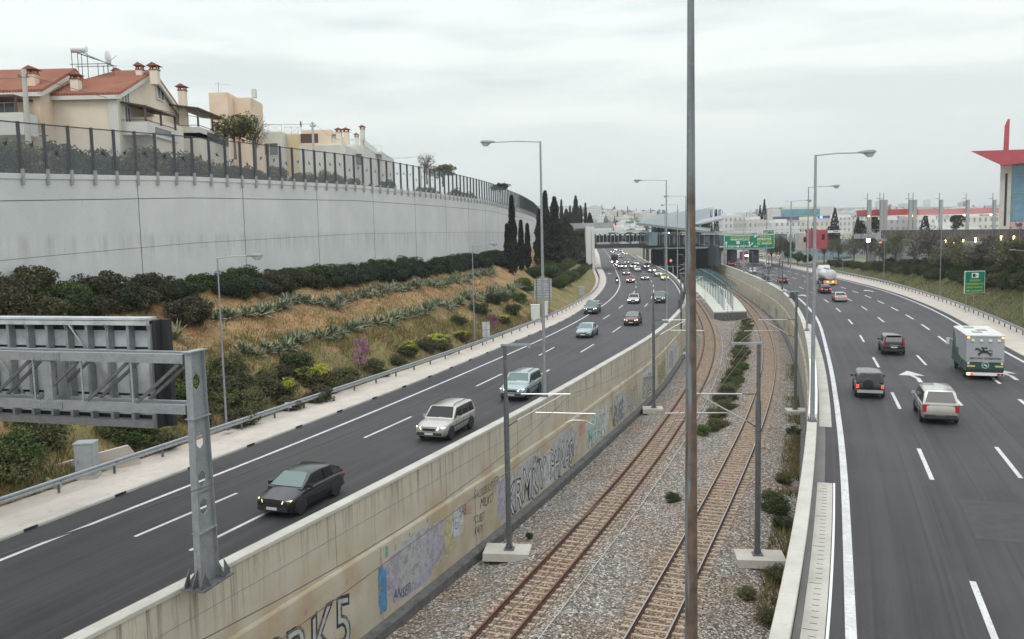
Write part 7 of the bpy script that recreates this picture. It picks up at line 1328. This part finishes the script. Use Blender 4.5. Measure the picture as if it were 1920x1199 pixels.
def gable(par, x0, x1, y0, y1, zg, ze, zr, hip=0., wall='plaster', ov=.45):
    ym = (y0+y1)/2; b = MB(); b.add([(x0, y0, zg), (x1, y0, zg), (x1, y1, zg), (x0, y1, zg), (x0, y0, ze), (x1, y0, ze), (x1, y1, ze), (x0, y1, ze), (x1, ym, zr-.15), (x0+hip, ym, zr-.15)], [(0, 1, 5, 4), (1, 2, 6, 8, 5), (2, 3, 7, 6), (3, 0, 4, 9, 7) if not hip else (3, 0, 4, 7), (0, 3, 2, 1)]); b.build('wall', M[wall], par, fix=False)
    k = (zr-ze)/(ym-y0); zo = ze-ov*k; X0, X1 = x0-ov*(1 if True else 0), x1+ov; b = MB()
    A = [(X0, y0-ov, zo), (X1, y0-ov, zo), (X1, ym, zr), (x0+hip-(ov if not hip else 0), ym, zr)]; B = [(X1, y1+ov, zo), (X0, y1+ov, zo), (x0+hip-(ov if not hip else 0), ym, zr), (X1, ym, zr)]
    for q in (A, B): b.add(q+[(a_, b_, c_-.22) for a_, b_, c_ in q], [(0, 1, 2, 3), (7, 6, 5, 4), (0, 4, 5, 1), (1, 5, 6, 2), (3, 7, 4, 0)])
    if hip: q = [(X0, y0-ov, zo), (x0+hip, ym, zr), (X0, y1+ov, zo)]; b.add(q+[(a_, b_, c_-.22) for a_, b_, c_ in q], [(0, 1, 2), (5, 4, 3), (0, 3, 5, 2)])
    rf = b.build('roof', M['tiles'], par, fix=True); b = MB(); b.box(((X0+X1)/2, y0-ov+.12, zo-.35), (X1-X0-.05, .25, .3)); b.bar((X1-.12, y0-ov, zo-.38), (X1-.12, ym, zr-.4), .22, .32); b.bar((X1-.12, y1+ov, zo-.38), (X1-.12, ym, zr-.4), .22, .32); b.build('eaves', M['plaster_w'], par); return rf
H2 = empty('house', (0, 0, 0), 0, 'cream two storey house with orange tiled gable roof, solar heater and brown pergolas', 'house')
xa, xb, ya, yb_ = -36.4, -30.4, 68, 81.; ze = P(180, 171, 68).z; zr = P(200, 133, 74.5).z
gable(H2, xa, xb, ya, yb_, 19.3, ze, zr, hip=3.2)
for c, w_, h_ in ((P(143, 165, 68.6), .62, 1.0), (P(263, 145, 73), .5, .95), (P(291, 150, 73), .62, 1.15), (P(220, 135, 76), .5, .1), (P(343, 190, 80), .62, 1.3)): chimney(H2, (c.x, c.y, c.z-.4-(5 if h_ == 1.3 else 0)), w_, h_+(5 if h_ == 1.3 else 0))
for x in (xa+.25, xb-.25): mb = MB(); mb.box((x, ya-.06, (19.5+ze)/2), (.75, .16, ze-19.7)); mb.build('corner_pilaster', M['plaster_w'], H2)
b_ = MB(); b_.box((xb+.9, 73.5, 22.6), (1.8, 6.5, 6.4)); b_.build('side_wing', M['plaster'], H2)
window(H2, (xb+.05, 76.5, P(306, 175, 76.5).z), 1.5, 1.1, 'x'); window(H2, (xb+.05, 69.6, P(243, 185, 69.6).z), .9, .9, 'x'); window(H2, (xb+.05, 69.6, P(243, 218, 69.6).z), .9, 1.3, 'x')
def pergola(par, x0, x1, y0, y1, zt_, zf, tiles=True):
    b = MB(); b.add([(x0, y0, zt_+.35), (x1, y0, zt_), (x1, y1, zt_), (x0, y1, zt_+.35)]+[(x0, y0, zt_+.23), (x1, y0, zt_-.12), (x1, y1, zt_-.12), (x0, y1, zt_+.23)], [(0, 1, 2, 3), (7, 6, 5, 4), (0, 4, 5, 1), (1, 5, 6, 2), (2, 6, 7, 3), (3, 7, 4, 0)]); b.build('pergola_roof', M['wood'], par)
    for yy in (y0+.2, (y0+y1)/2, y1-.2): b = MB(); b.box((x1-.15, yy, (zt_+zf)/2), (.14, .14, zt_-zf)); b.build('pergola_post', M['wood'], par)
    b = MB(); b.box(((x0+x1)/2, (y0+y1)/2, zf-.55), (x1-x0, y1-y0, 1.0)); b.build('balcony', M['plaster_w'], par); b = MB(); b.box((x1+.02, (y0+y1)/2, zf-.5), (.06, (y1-y0)*.5, .45)); b.build('balcony_opening', M['winglass'], par); b = MB(); b.bar((x1-.05, y0, zf+.1), (x1-.05, y1, zf+.1), .05, .05); b.bar((x0, y0+.02, zf+.1), (x1-.05, y0+.02, zf+.1), .05, .05); b.build('handrail', M['wood'], par)
pergola(H2, xb, xb+2.0, 68.6, 75.0, P(300, 202, 70).z, P(300, 231, 70).z); pergola(H2, xb, xb+2.6, 78.5, 86.5, P(390, 212, 82).z, P(390, 246, 82).z); mb = MB(); mb.box((xb-3, 84.5, 23), (6, 7, 7.4)); mb.build('rear_wing', M['plaster_w'], H2)
mb = MB(); mb.box((xb+1.0, 82.5, 22.6), (3.2, 8, 5.8)); mb.build('terrace_block', M['plaster'], H2)
# solar heater and dish
sx, sz = P(175, 125, 73).x, zr-.1; SH = empty('solar_water_heater', (sx, 72.6, sz-.5), 0, 'solar water heater with white tank on a steel frame on the house roof', 'solar heater')
mb = MB(); mb.lathe([(.05, -.65), (.26, -.62), (.28, -.5), (.28, .5), (.26, .62), (.05, .65)], (-.9, 0, 2.0), 14, axis='x'); mb.build('tank', M['white'], SH, smooth=40); mb = MB(); mb.bar((-.7, .0, 1.75), (1.5, 0, .75), 1.1, .08); mb.build('collector', M['galv'], SH)
mb = MB()
for x in (-1.3, -.5, .8, 1.6):
    for y in (-.5, .5): mb.tube([(x, y, -.4), (x, y, .75 if x > 0 else 1.8)], .03, 5)
for y in (-.5, .5): mb.bar((-1.5, y, .7), (1.9, y, .7), .05, .05); mb.bar((-1.3, y, 1.8), (1.6, y, .75), .05, .05)
mb.build('stand', M['galv_dk'], SH)
p = P(203, 133, 73); DS = empty('satellite_dish', (p.x, 73, p.z-.3), 0, 'white satellite dish standing beside the solar heater', 'satellite dish'); mb = MB(); mb.tube([(0, 0, 0), (0, 0, 1.3)], .035, 6); mb.tube([(.05, 0, 1.0), (.85, -.1, 1.5)], .02, 5); mb.build('mast', M['galv'], DS); mb = MB(); mb.lathe([(.02, .10), (.3, .06), (.58, -.04), (.6, -.03), (.3, .09), (.02, .13)], (.08, 0, 1.35), 18, axis='x'); mb.build('reflector', M['white'], DS, smooth=60)
H1_ = empty('house', (0, 0, 0), 0, 'peach house with orange tiled roof and dark veranda at the left edge of the picture', 'house'); ya = 66; xb1 = P(72, 165, ya).x; ze1 = P(40, 165, ya).z; zr1 = P(60, 130, 71).z
gable(H1_, xb1-9, xb1, ya, ya+10, 19.3, ze1, zr1, wall='plaster_p'); c = P(62, 158, ya+.8); chimney(H1_, (c.x, c.y, c.z-.4), .66, 1.1, 'plaster_p')
mb = MB(); mb.box((xb1-4.6, ya-1.2, P(20, 186, ya-1).z), (8.2, 2.6, .16)); mb.build('veranda_roof', M['wood'], H1_); mb = MB(); mb.box((xb1-4.6, ya-.03, P(20, 204, ya).z), (8, .06, 1.6)); mb.build('veranda_shade_wall', M['plaster_p'], H1_); mb = MB(); mb.box((xb1-.5, ya-2.3, P(48, 205, ya-2.3).z), (.14, .14, 1.8)); mb.build('veranda_post', M['wood'], H1_); mb = MB(); mb.box((xb1-4.4, ya-1.6, P(20, 236, ya-1.5).z), (9, 1.9, 1.6)); mb.build('balcony', M['plaster_w'], H1_); window(H1_, (xb1-2.6, ya-.05, P(10, 212, ya).z), 1.5, 1.4); mb = MB(); mb.box((xb1+.35, ya+5, P(90, 196, ya+3).z), (.9, 1.6, .12)); mb.build('window_canopy', M['tiles'], H1_); mb = MB(); mb.box((xb1+.02, ya+4.5, 24), (.08, 1.4, 4.5)); mb.build('stone_strip', M['stone'] if 'stone' in M else M['conc_warm'], H1_)
def block(px0, px1, Y, dep, yt, m_, lab, par=None, zb=12, rz=0, name='house'):
    a, b = P(px0, yt, Y), P(px1, yt, Y); t = par or empty(name, (0, 0, 0), 0, lab, 'house'); zt_ = (a.z+b.z)/2; mb = MB(); mb.box(((a.x+b.x)/2, Y+dep/2, (zt_+zb)/2), (b.x-a.x, dep, zt_-zb)); mb.build('wall', M[m_], t); return t, a.x, b.x, zt_
def xrail(par, a, b, h=.9):
    a, b = V3(a), V3(b); L = (b-a).length; n_ = max(2, int(L/1.1)); mb = MB(); mb.bar(a+UZ*h, b+UZ*h, .06, .06); mb.bar(a+UZ*.1, b+UZ*.1, .05, .05)
    for k in range(n_+1): q = a.lerp(b, k/n_); mb.bar(q, q+UZ*h, .06, .06)
    for k in range(n_): q, r = a.lerp(b, k/n_), a.lerp(b, (k+1)/n_); mb.bar(q+UZ*.1, r+UZ*h, .035, .035); mb.bar(q+UZ*h, r+UZ*.1, .035, .035)
    mb.build('railing', M['plaster_w'], par, fix=False)
t, x0, x1, z1 = block(391, 426, 100, 12, 174, 'plaster_p', 'tall windowless peach apartment block behind the olive tree'); mb = MB(); mb.box((x1+1.0, 104.5, (z1-.3+12)/2), (2.0, 5, z1-.3-12)); mb.build('side_wall', M['plaster_p'], t); mb = MB(); mb.box((x1+2.2, 103, z1+.3), (.5, .5, 1.0)); mb.build('chimney', M['plaster_w'], t); mb = MB(); mb.tube([(x0+1, 100.5, z1), (x0+1, 100.5, z1+1.3)], .03, 4); mb.tube([(x0+.6, 100.5, z1+1.1), (x0+2.4, 100.5, z1+.9)], .02, 4); mb.build('aerial', M['galv'], t); mb = MB(); mb.box((x1+2.5, 102, P(437, 226, 102).z), (.3, 1.2, .5)); mb.build('vent', M['galv_dk'], t)
t, x0, x1, z1 = block(480, 528, 112, 10, 248, 'plaster_w', 'white flat roofed house with diamond pattern railings left of the ochre house'); xrail(t, (x0, 112, z1), (x1, 112, z1)); window(t, ((x0+x1)/2, 111.95, z1-2.2), 2.2, 1.5)
t, x0, x1, z1 = block(533, 560, 114, 9, 252, 'plaster_y', 'ochre house with roof railing and dark grille in the white terrace'); xrail(t, (x0, 114, z1), (x1, 114, z1)); mb = MB(); mb.box((x1+3, 118, (z1-1.5+12)/2), (6, 8, z1-1.5-12)); mb.build('terrace', M['plaster_w'], t); mb = MB(); mb.box((x1+1.4, 113.9, z1-.6), (2.3, .1, 1.2)); mb.build('grille', M['wood'], t); mb = MB(); mb.tube([(x0+2, 115, z1), (x0+2, 115, z1+1.6)], .03, 4); mb.lathe([(.02, .05), (.42, -.03), (.42, 0)], (x0+2, 115, z1+1.4), 14, axis='x'); mb.build('dish', M['maroonp'] if 'maroonp' in M else M['wood'], t)
t, x0, x1, z1 = block(566, 620, 128, 10, 244, 'plaster_p', 'low peach roof block behind the second concrete utility pole'); mb = MB(); mb.box((x0+5, 127.9, z1-1), (1.2, .1, .6)); mb.build('vent', M['winglass'], t)
t, x0, x1, z1 = block(594, 642, 118, 10, 270, 'plaster', 'cream house with cross pattern railing and twin chimneys'); xrail(t, (x0, 118, z1), (x1, 118, z1)); chimney(t, (x1-.6, 119, z1), .7, 1.6); chimney(t, (x1+.4, 119, z1), .7, 1.6)
t, x0, x1, z1 = block(642, 682, 122, 12, 274, 'plaster_w', 'white house with dark framed bay window and tall slim chimneys'); xrail(t, (x0, 122, z1), (x1, 122, z1)); xrail(t, (x1, 122, z1), (x1, 134, z1-.3)); chimney(t, (x0+1.7, 124, z1), .5, 1.4, 'plaster_w'); chimney(t, (x0+2.4, 125, z1), .6, 2.6, 'plaster_w'); window(t, (x0+1.6, 121.95, z1-1.9), 2.2, 1.6)
t, x0, x1, z1 = block(682, 716, 134, 14, 285, 'plaster_w', 'long white flat roofed house at the end of the row of houses'); xrail(t, (x0, 134, z1), (x1, 134, z1)); window(t, (x0+1.0, 133.95, z1-1.3), 1.0, 1.1); mb = MB(); mb.box((x0+1.6, 133.2, z1-.5), (2.4, 1.5, .12)); mb.build('awning', M['galv'], t)
for i, (px, pt, Y, r) in enumerate(((57, 130, 60, .16), (590, 229, 104, .13), (789, 291, 128, .10), (803, 292, 150, .07))):
    b = P(px, 330, Y); t = empty('utility_pole', (b.x, Y, 18.5), 0, f'{ord_[i]} utility pole behind the glass barrier, counted from the left', 'pole', 'utility poles behind the barrier'); h = P(px, pt, Y).z-18.5; mb = MB(); mb.tube([(0, 0, 0), (.1 if i == 0 else 0, 0, h)], [r*1.35, r], 8); mb.build('shaft', M['conc'], t); mb = MB(); mb.box((.05, 0, h-.5), (.7, .12, .12)); [mb.lathe([(.03, 0), (.06, .06), (.03, .12)], (s*.28, 0, h-.42), 8) for s in (-1, 1)]; mb.build('insulator_arm', M['galv_dk'], t)
    if i == 0: mb = MB(); mb.tube([(0, 0, 3.9), (.6, 0, 4.6), (.9, 0, 4.75)], .025, 5); mb.loft([[(x, y*w_, 4.75+zz*.08) for y, zz in ((-1, 0), (-.7, 1), (.7, 1), (1, 0), (0, -1))] for x, w_ in ((.8, .05), (1.0, .14), (1.35, .12), (1.45, .04))]); mb.build('lamp_head', M['galv'], t)
def hang(a, b, sag, lab): mb = MB(); mb.tube([a.lerp(b, k/14)-UZ*(sag*4*(k/14)*(1-k/14)) for k in range(15)], .022, 4); tag(mb.build('power_line', M['galv_dk'], fix=False), lab, 'wires')
hang(P(57, 143, 60), P(590, 232, 104), 1.2, 'power line sagging from the first to the second utility pole across the houses'); hang(P(-60, 140, 50), P(57, 143, 60), .2, 'power line leaving the first utility pole towards the left edge'); hang(P(590, 232, 104), P(640, 264, 120), .3, 'short power line from the second utility pole down to the white house'); hang(P(710, 293, 140), P(789, 293, 128), .3, 'thin power line at the third utility pole')
# gardens seen through the glass
tree(P(440, 262, 84)-UZ*1.5, 4.2, 2.4, 'olive', 'olive green rounded tree rising above the glass barrier in front of the peach block', 201, n=3000, leaf=.17, k=40)
tree(P(478, 275, 92)-UZ*2.0, 5.5, 2.0, 'twig', 'thin bare tree right of the olive green tree', 202, n=500, leaf=.10, bare=True)
tree(P(800, 320, 150)-UZ*2, 5.0, 2.0, 'twig', 'bare grey bush tree beside the third utility pole', 203, n=600, leaf=.12, bare=True); tree(P(830, 330, 152)-UZ*1.5, 3.6, 3.0, 'olive', 'yellowish green low tree above the barrier near the third pole', 204, n=2400, leaf=.2); tree(P(939, 357, 200)-UZ*2.5, 5.0, 2.4, 'cyp', 'small dark umbrella pine above the far end of the barrier', 205, n=1800, leaf=.25, squash=.55)
y = 47
while y < 150:
    for off in (-3.1, -5.2):
        if y > 88 and random.random() < .5: continue
        if y > 100 and random.random() < .6: continue
        q = NW.at(y+random.uniform(-.5, .5), off+random.uniform(-.5, .5), 0); key = random.choice(('dark', 'brown', 'mix', 'dark', 'olive', 'twig' if False else 'bluish'))
        s = random.uniform(1.15, 1.6) if y < 75 else random.uniform(.8, 1.2); shrub(key, V3((q.x, q.y, ZT(y)-.5)), s, 'garden shrub seen through the glass barrier', 'garden shrubs behind the glass', 1.2, name='garden_shrub')
    y += 1.9 if y < 80 else 3
# ================================================================ distant city, hills, haze
def hz_(x, y):
    D = math.hypot(x, y); s = max(0, min(1, (D-640)/2500)); az = math.atan2(x, y)
    A = float(np.interp(az, [-.5, .0, .08, .16, .25, .35, .6], [110, 112, 104, 84, 72, 74, 66])); z = 4.2+A*s**1.15
    z += (5*math.sin(x*.006+1)+4*math.sin(y*.004+x*.003))*min(1, s*3)
    return z
V = []; F = []; na, nr = 90, 34; rr = [600*(3300/600)**(i/(nr-1)) for i in range(nr)]
for r_ in rr:
    for k in range(na+1): a = -.75+1.6*k/na; x, y = r_*math.sin(a), r_*math.cos(a); V.append((x, y, hz_(x, y)))
for i in range(nr-1):
    for k in range(na): a = i*(na+1)+k; F.append((a, a+1, a+na+2, a+na+1))
me = bpy.data.meshes.new('hills'); me.from_pydata(V, [], F); M['hill'] = mat('city_hillside', (.13, .13, .09), 1, noise=[(.012, 5, (.26, .24, .21), .42, .6), (.03, 4, (.05, .065, .04), .52, .66)]); me.materials.append(M['hill']); tag(linkmesh('hills', me), kind='structure')
V = []; F = []; n_ = 120
for k in range(n_+1):
    a = -.9+1.9*k/n_; h = float(np.interp(a, [-.9, -.3, .02, .07, .12, .18, .3, .6, 1.0], [185, 185, 185, 172, 130, 112, 105, 105, 100]))+8*math.sin(a*31)+5*math.sin(a*73)
    for r_, z in ((4300, 0), (5200, h), (6400, 0)): V.append((r_*math.sin(a), r_*math.cos(a), z))
for k in range(n_):
    for j in range(2): b = k*3+j; F.append((b, b+1, b+4, b+3))
me = bpy.data.meshes.new('hills'); me.from_pydata(V, [], F); M['hill2'] = mat('far_hill', (.10, .11, .09), 1, noise=[(.004, 5, (.16, .15, .12), .42, .6)]); me.materials.append(M['hill2']); tag(linkmesh('hills', me), kind='structure')
def citymat(nm, col, sx=.55, sz=.55):
    m = mat(nm, col, .9, objvar=.12)
    def f(n, l, cur, tcn):
        sp = n.new('ShaderNodeSeparateXYZ'); l.new(tcn.outputs['Object'], sp.inputs[0]); ad = n.new('ShaderNodeMath'); l.new(sp.outputs['X'], ad.inputs[0]); l.new(sp.outputs['Y'], ad.inputs[1]); cb = n.new('ShaderNodeCombineXYZ'); l.new(ad.outputs[0], cb.inputs[0]); l.new(sp.outputs['Z'], cb.inputs[1])
        b = n.new('ShaderNodeTexBrick'); b.offset = 0; b.inputs['Scale'].default_value = 1; b.inputs['Brick Width'].default_value = 2.3; b.inputs['Row Height'].default_value = 3.1; b.inputs['Mortar Size'].default_value = .72; b.inputs['Mortar Smooth'].default_value = 0; l.new(cb.outputs[0], b.inputs[0])
        g = n.new('ShaderNodeNewGeometry'); s2 = n.new('ShaderNodeSeparateXYZ'); l.new(g.outputs['Normal'], s2.inputs[0]); ab = n.new('ShaderNodeMath'); ab.operation = 'ABSOLUTE'; l.new(s2.outputs['Z'], ab.inputs[0]); lt = n.new('ShaderNodeMath'); lt.operation = 'LESS_THAN'; l.new(ab.outputs[0], lt.inputs[0]); lt.inputs[1].default_value = .5
        iv = n.new('ShaderNodeMath'); iv.operation = 'SUBTRACT'; iv.inputs[0].default_value = 1; l.new(b.outputs['Fac'], iv.inputs[1]); m2 = n.new('ShaderNodeMath'); m2.operation = 'MULTIPLY'; l.new(iv.outputs[0], m2.inputs[0]); l.new(lt.outputs[0], m2.inputs[1]); m3 = n.new('ShaderNodeMath'); m3.operation = 'MULTIPLY'; m3.inputs[1].default_value = .72; l.new(m2.outputs[0], m3.inputs[0])
        mx = n.new('ShaderNodeMix'); mx.data_type = 'RGBA'; l.new(m3.outputs[0], mx.inputs[0]); l.new(cur, mx.inputs[6]); mx.inputs[7].default_value = (.14, .15, .16, 1); return mx.outputs[2]
    return addlayer(m, f)
CM = [citymat('pale_city_wall', (.60, .58, .53)), citymat('cream_city_wall', (.55, .48, .36)), citymat('grey_city_wall', (.42, .42, .41)), citymat('white_city_wall', (.66, .66, .65)), citymat('blueish_city_wall', (.26, .35, .40))]
cn = ['pale', 'cream', 'grey', 'white', 'bluish glass']
CV = []
r = random.Random(5)
for i in range(12):
    w_, d, h = r.uniform(10, 24), r.uniform(9, 16), r.choice((6.5, 9.5, 12.6, 15.6, 9.5)); m_ = CM[(0, 3, 1, 3, 2, 0, 3, 1, 0, 4, 3, 2)[i]]
    b = MB(); b.box((0, 0, h/2-2), (w_, d, h+4)); 
    if i % 3 == 0: b.box((w_*.18, -.7, h*.5), (w_*.5, d, h*.7))
    u = MB(); u.box((w_*.1, 0, h+1.3), (w_*.3, d*.35, 2.6)); u.box((0, -d/2+.1, h+.5), (w_-.2, .2, 1.0)); u.box((-w_*.3, 1, h+.9), (1.2, 1.2, 1.8)); u.box((w_*.38, -1, h+.7), (1.6, 1.0, 1.4))
    CV.append((b, u, m_, cn[(0, 3, 1, 3, 2, 0, 3, 1, 0, 4, 3, 2)[i]]))
CVo = [None]*12
def cityb(i, p, rz, s=1.0):
    b, u, m_, nm = CV[i]; t = empty('city_building', p, rz, f'{nm} flat roofed building in the distance, '+(lambda a_: 'seen above the left bridge' if a_ < .175 else 'seen behind the station roof' if a_ < .25 else 'seen above the green sign' if a_ < .33 else 'seen left of the red canopy' if a_ < .40 else 'seen beneath the red canopy')(math.atan2(p.x, p.y)), 'building', 'distant city buildings'); t.scale = (s, s, s)
    if CVo[i] is None: CVo[i] = (b.build('walls', m_, t, fix=False), u.build('roof_structures', M['plaster_w'], t, fix=False))
    else:
        for o in CVo[i]: c = o.copy(); COL.objects.link(c); c.parent = t
def roadclear(x, y):
    if y > 640: return True
    return x < GL.X(y)-16 or x > RG.X(min(y, 600))+14 or (y > 345 and LW.X(y)+14 < x < RW.X(y)-14)
def visok(x, y): return -.02 < x/y < .64
cnt = 0; tries = 0
while cnt < 250 and tries < 9000:
    tries += 1; u = r.random(); D = 330*(2900/330)**(u**.85); a = r.uniform(.06, .58); x, y = D*math.sin(a), D*math.cos(a)
    if not roadclear(x, y) or not visok(x, y): continue
    if y < 420 and x < 60: continue
    cityb(r.randrange(12), V3((x, y, hz_(x, y)-.2)), r.choice((0, .2, -.3, .5, math.pi/2, 1.1)), r.uniform(.8, 1.25)*(1 if D < 1200 else 1.25)); cnt += 1
# larger landmark blocks
def landmark(px0, px1, yt, Y, dep, mi, lab, zb=4, extra=None):
    a, b = P(px0, yt, Y), P(px1, yt, Y); c = V3(((a.x+b.x)/2, Y+dep/2, zb)); t = empty('office_block', c, 0, lab, 'building'); zt_ = (a.z+b.z)/2-zb; m_ = MB(); m_.box((0, 0, zt_/2), (b.x-a.x, dep, zt_)); m_.build('walls', mi, t, fix=False); m_ = MB(); m_.box((0, 0, zt_+.8), ((b.x-a.x)*.4, dep*.4, 1.6)); m_.build('roof_structure', M['plaster_w'], t); return t, c, b.x-a.x, zt_
M['tealglass'] = mat('teal_glass', (.10, .25, .29), .3, noise=[(.2, 3, (.14, .32, .36), .4, .6)]); M['bluesh'] = mat('blue_shopfront', (.08, .13, .24), .4, noise=[(.3, 3, (.04, .06, .12), .4, .6)])
t, c, w_, h = landmark(1322, 1353, 393, 620, 30, CM[4], 'twin bluish glass office towers in the middle distance'); [MB().box((c.x-0, 0, 0), (0, 0, 0)) for _ in ()]
mb = MB(); [mb.box((-w_/2+w_*k/4, -15.1, h/2), (.9, .3, h)) for k in range(5)]; mb.build('white_fins', M['white'], t)
t, c, w_, h = landmark(1448, 1565, 388, 520, 30, M['plaster_w'], 'long pale retail building with teal glass band and blue shop fronts')
mb = MB(); mb.box((-w_*.05, -15.2, h-3.2), (w_*.62, .5, 3.6)); mb.build('teal_glass_band', M['tealglass'], t); mb = MB(); mb.box((0, -15.3, h-8), (w_*.98, .5, 4.6)); mb.build('shop_front', M['bluesh'], t); mb = MB(); mb.box((w_*.28, -15.7, h-6.6), (1.6, .2, 1.6)); M['blue_on'] = mat('lit_blue_sign', (.1, .2, 1), .4, emit=(.1, .25, 1), estr=4); mb.build('lit_sign', M['blue_on'], t)
for px0, px1, yt, Y, lab, mi in ((1355, 1398, 405, 430, 'white building with stepped terraces right of the station roof', CM[3]), (1398, 1448, 412, 400, 'low white building with yellow panel behind the green sign', CM[0]), (1448, 1500, 418, 360, 'wide low white building behind the leafy trees', CM[3]), (1500, 1560, 412, 420, 'pale building behind the red blocks', CM[0]), (1555, 1625, 408, 470, 'white flat roofed building between the dark trees', CM[3]), (1300, 1345, 412, 480, 'pale warehouse beyond the station roof', CM[0]), (1725, 1790, 412, 330, 'white building with horizontal lines under the canopy', CM[3]), (1790, 1880, 406, 350, 'white office building with window grid under the canopy', CM[0]), (1640, 1720, 413, 340, 'grey white building between the canopy columns', CM[2])):
    t, c, w_, h = landmark(px0, px1, yt, Y, 22, mi, lab)
# distant trees
def fartree(key, p, h, w_): pass
FT = []
for i, (key, h, w_) in enumerate((('cyp', 11, 2.6), ('cyp', 9, 3.4), ('pine', 7.5, 6.5), ('olive', 6, 6), ('pine', 9, 5))):
    me = leafmesh('far_crown', (clumps(420, 20, (w_/2, w_/2, h*.45), .35, 300+i)+np.array([0, 0, h*.52])) if i > 1 else np.stack([np.cos(q := np.random.default_rng(i).uniform(0, 6.28, 420))*(w_/2)*(1-(zz := np.random.default_rng(i+9).uniform(0, 1, 420))**1.6)*.95, np.sin(q)*(w_/2)*(1-zz**1.6)*.95, zz*h], 1), .75 if i > 1 else .6, 1.6, 300+i, 0 if i > 1 else 1.5); me.materials.append(F_[key]); FT.append((me, h))
TR = MB(); TR.tube([(0, 0, -1), (0, 0, 5)], [.2, .1], 5); TRm = None
def far(i, p, s, lab='dark tree standing among the distant city buildings', grp='distant city trees'):
    global TRm
    t = empty('distant_tree', p, random.uniform(0, 6), lab, 'tree', grp); t.scale = (s, s, s); linkmesh('crown', FT[i][0], t)
    if TRm is None: TRm = TR.build('trunk', M['bark'], t).data
    else: linkmesh('trunk', TRm, t)
cnt = 0
while cnt < 230:
    D = 340*(2700/340)**r.random(); a = r.uniform(.05, .58) if cnt > 90 else r.gauss(.14, .035); x, y = D*math.sin(a), D*math.cos(a)
    if not roadclear(x, y) or not visok(x, y) or (y < 420 and x < 60): continue
    far(r.choice((0, 1, 2, 2, 3, 4)), V3((x, y, hz_(x, y)-.3)), r.uniform(.8, 1.3)*(1+D/2500)); cnt += 1
for px, pb, Y, i, s, lab in ((1565, 432, 300, 1, .95, 'dark conifer with pointed top right of the red blocks'), (1608, 450, 262, 1, .9, 'dark conifer left of the canopy with two tops'), (1616, 455, 258, 4, .9, 'dark spreading pine left of the canopy'), (1640, 438, 250, 4, .8, 'dark tree between the first canopy columns'), (1734, 436, 250, 1, .8, 'dark conical tree between the canopy columns'), (1793, 432, 250, 4, .85, 'dark ragged conifer in the right half of the canopy'), (1331, 432, 330, 0, .8, 'left one of two black cypresses by the station wing roof'), (1343, 432, 330, 0, .8, 'right one of two black cypresses by the station wing roof'), (1425, 420, 420, 0, .9, 'left slim cypress behind the green sign'), (1433, 420, 420, 0, 1.15, 'right slim cypress behind the green sign')):
    p = P(px, pb, Y); far(i, p-UZ*1.0, s, lab, None)
# far traffic lights and green signs on the road beyond the station
for px, py, w_, h_, lab in ((1181, 417, 15, 4, 'far green motorway sign above the bridge, left one'), (1192, 410, 7, 4, 'far green motorway sign above the bridge, right one')):
    Y = 760; t = empty('road_sign', (0, 0, 0), 0, lab, 'road sign'); slab('panel', px-w_/2, px+w_/2, py-h_/2, py+h_/2, Y, .4, M['green'], t); p = P(px, py, Y); mb = MB(); mb.box((p.x, Y+.4, (p.z+8)/2), (.5, .4, p.z-8)); mb.build('post', M['galv'], t)
for i, (px, py) in enumerate(((1147, 424), (1151, 421.5), (1148, 420))):
    p = P(px, py, 640); t = empty('distant_light', p, 0, f'red traffic light glow far above the bridge, {ord_[i]} one', 'lamp', 'distant red lights'); mb = MB(); mb.box((0, 0, 0), (.8, .4, .6)); mb.build('lens', M['red_on'], t); mb = MB(); mb.box((0, .4, -4), (.2, .2, 8)); mb.build('post', M['galv_dk'], t)
# haze
mb = MB(); mb.box((0, 3150, 100), (15200, 6900, 205)); hzm = bpy.data.materials.new('haze_air'); hzm.use_nodes = True; n = hzm.node_tree.nodes; l = hzm.node_tree.links; n.clear(); o_ = n.new('ShaderNodeOutputMaterial'); pv = n.new('ShaderNodeVolumePrincipled'); pv.inputs['Color'].default_value = (.93, .97, 1, 1); pv.inputs['Density'].default_value = .00021; pv.inputs['Anisotropy'].default_value = .2; l.new(pv.outputs[0], o_.inputs['Volume'])
tag(mb.build('haze', hzm), kind='stuff')
print('OBJECTS', len(bpy.data.objects))
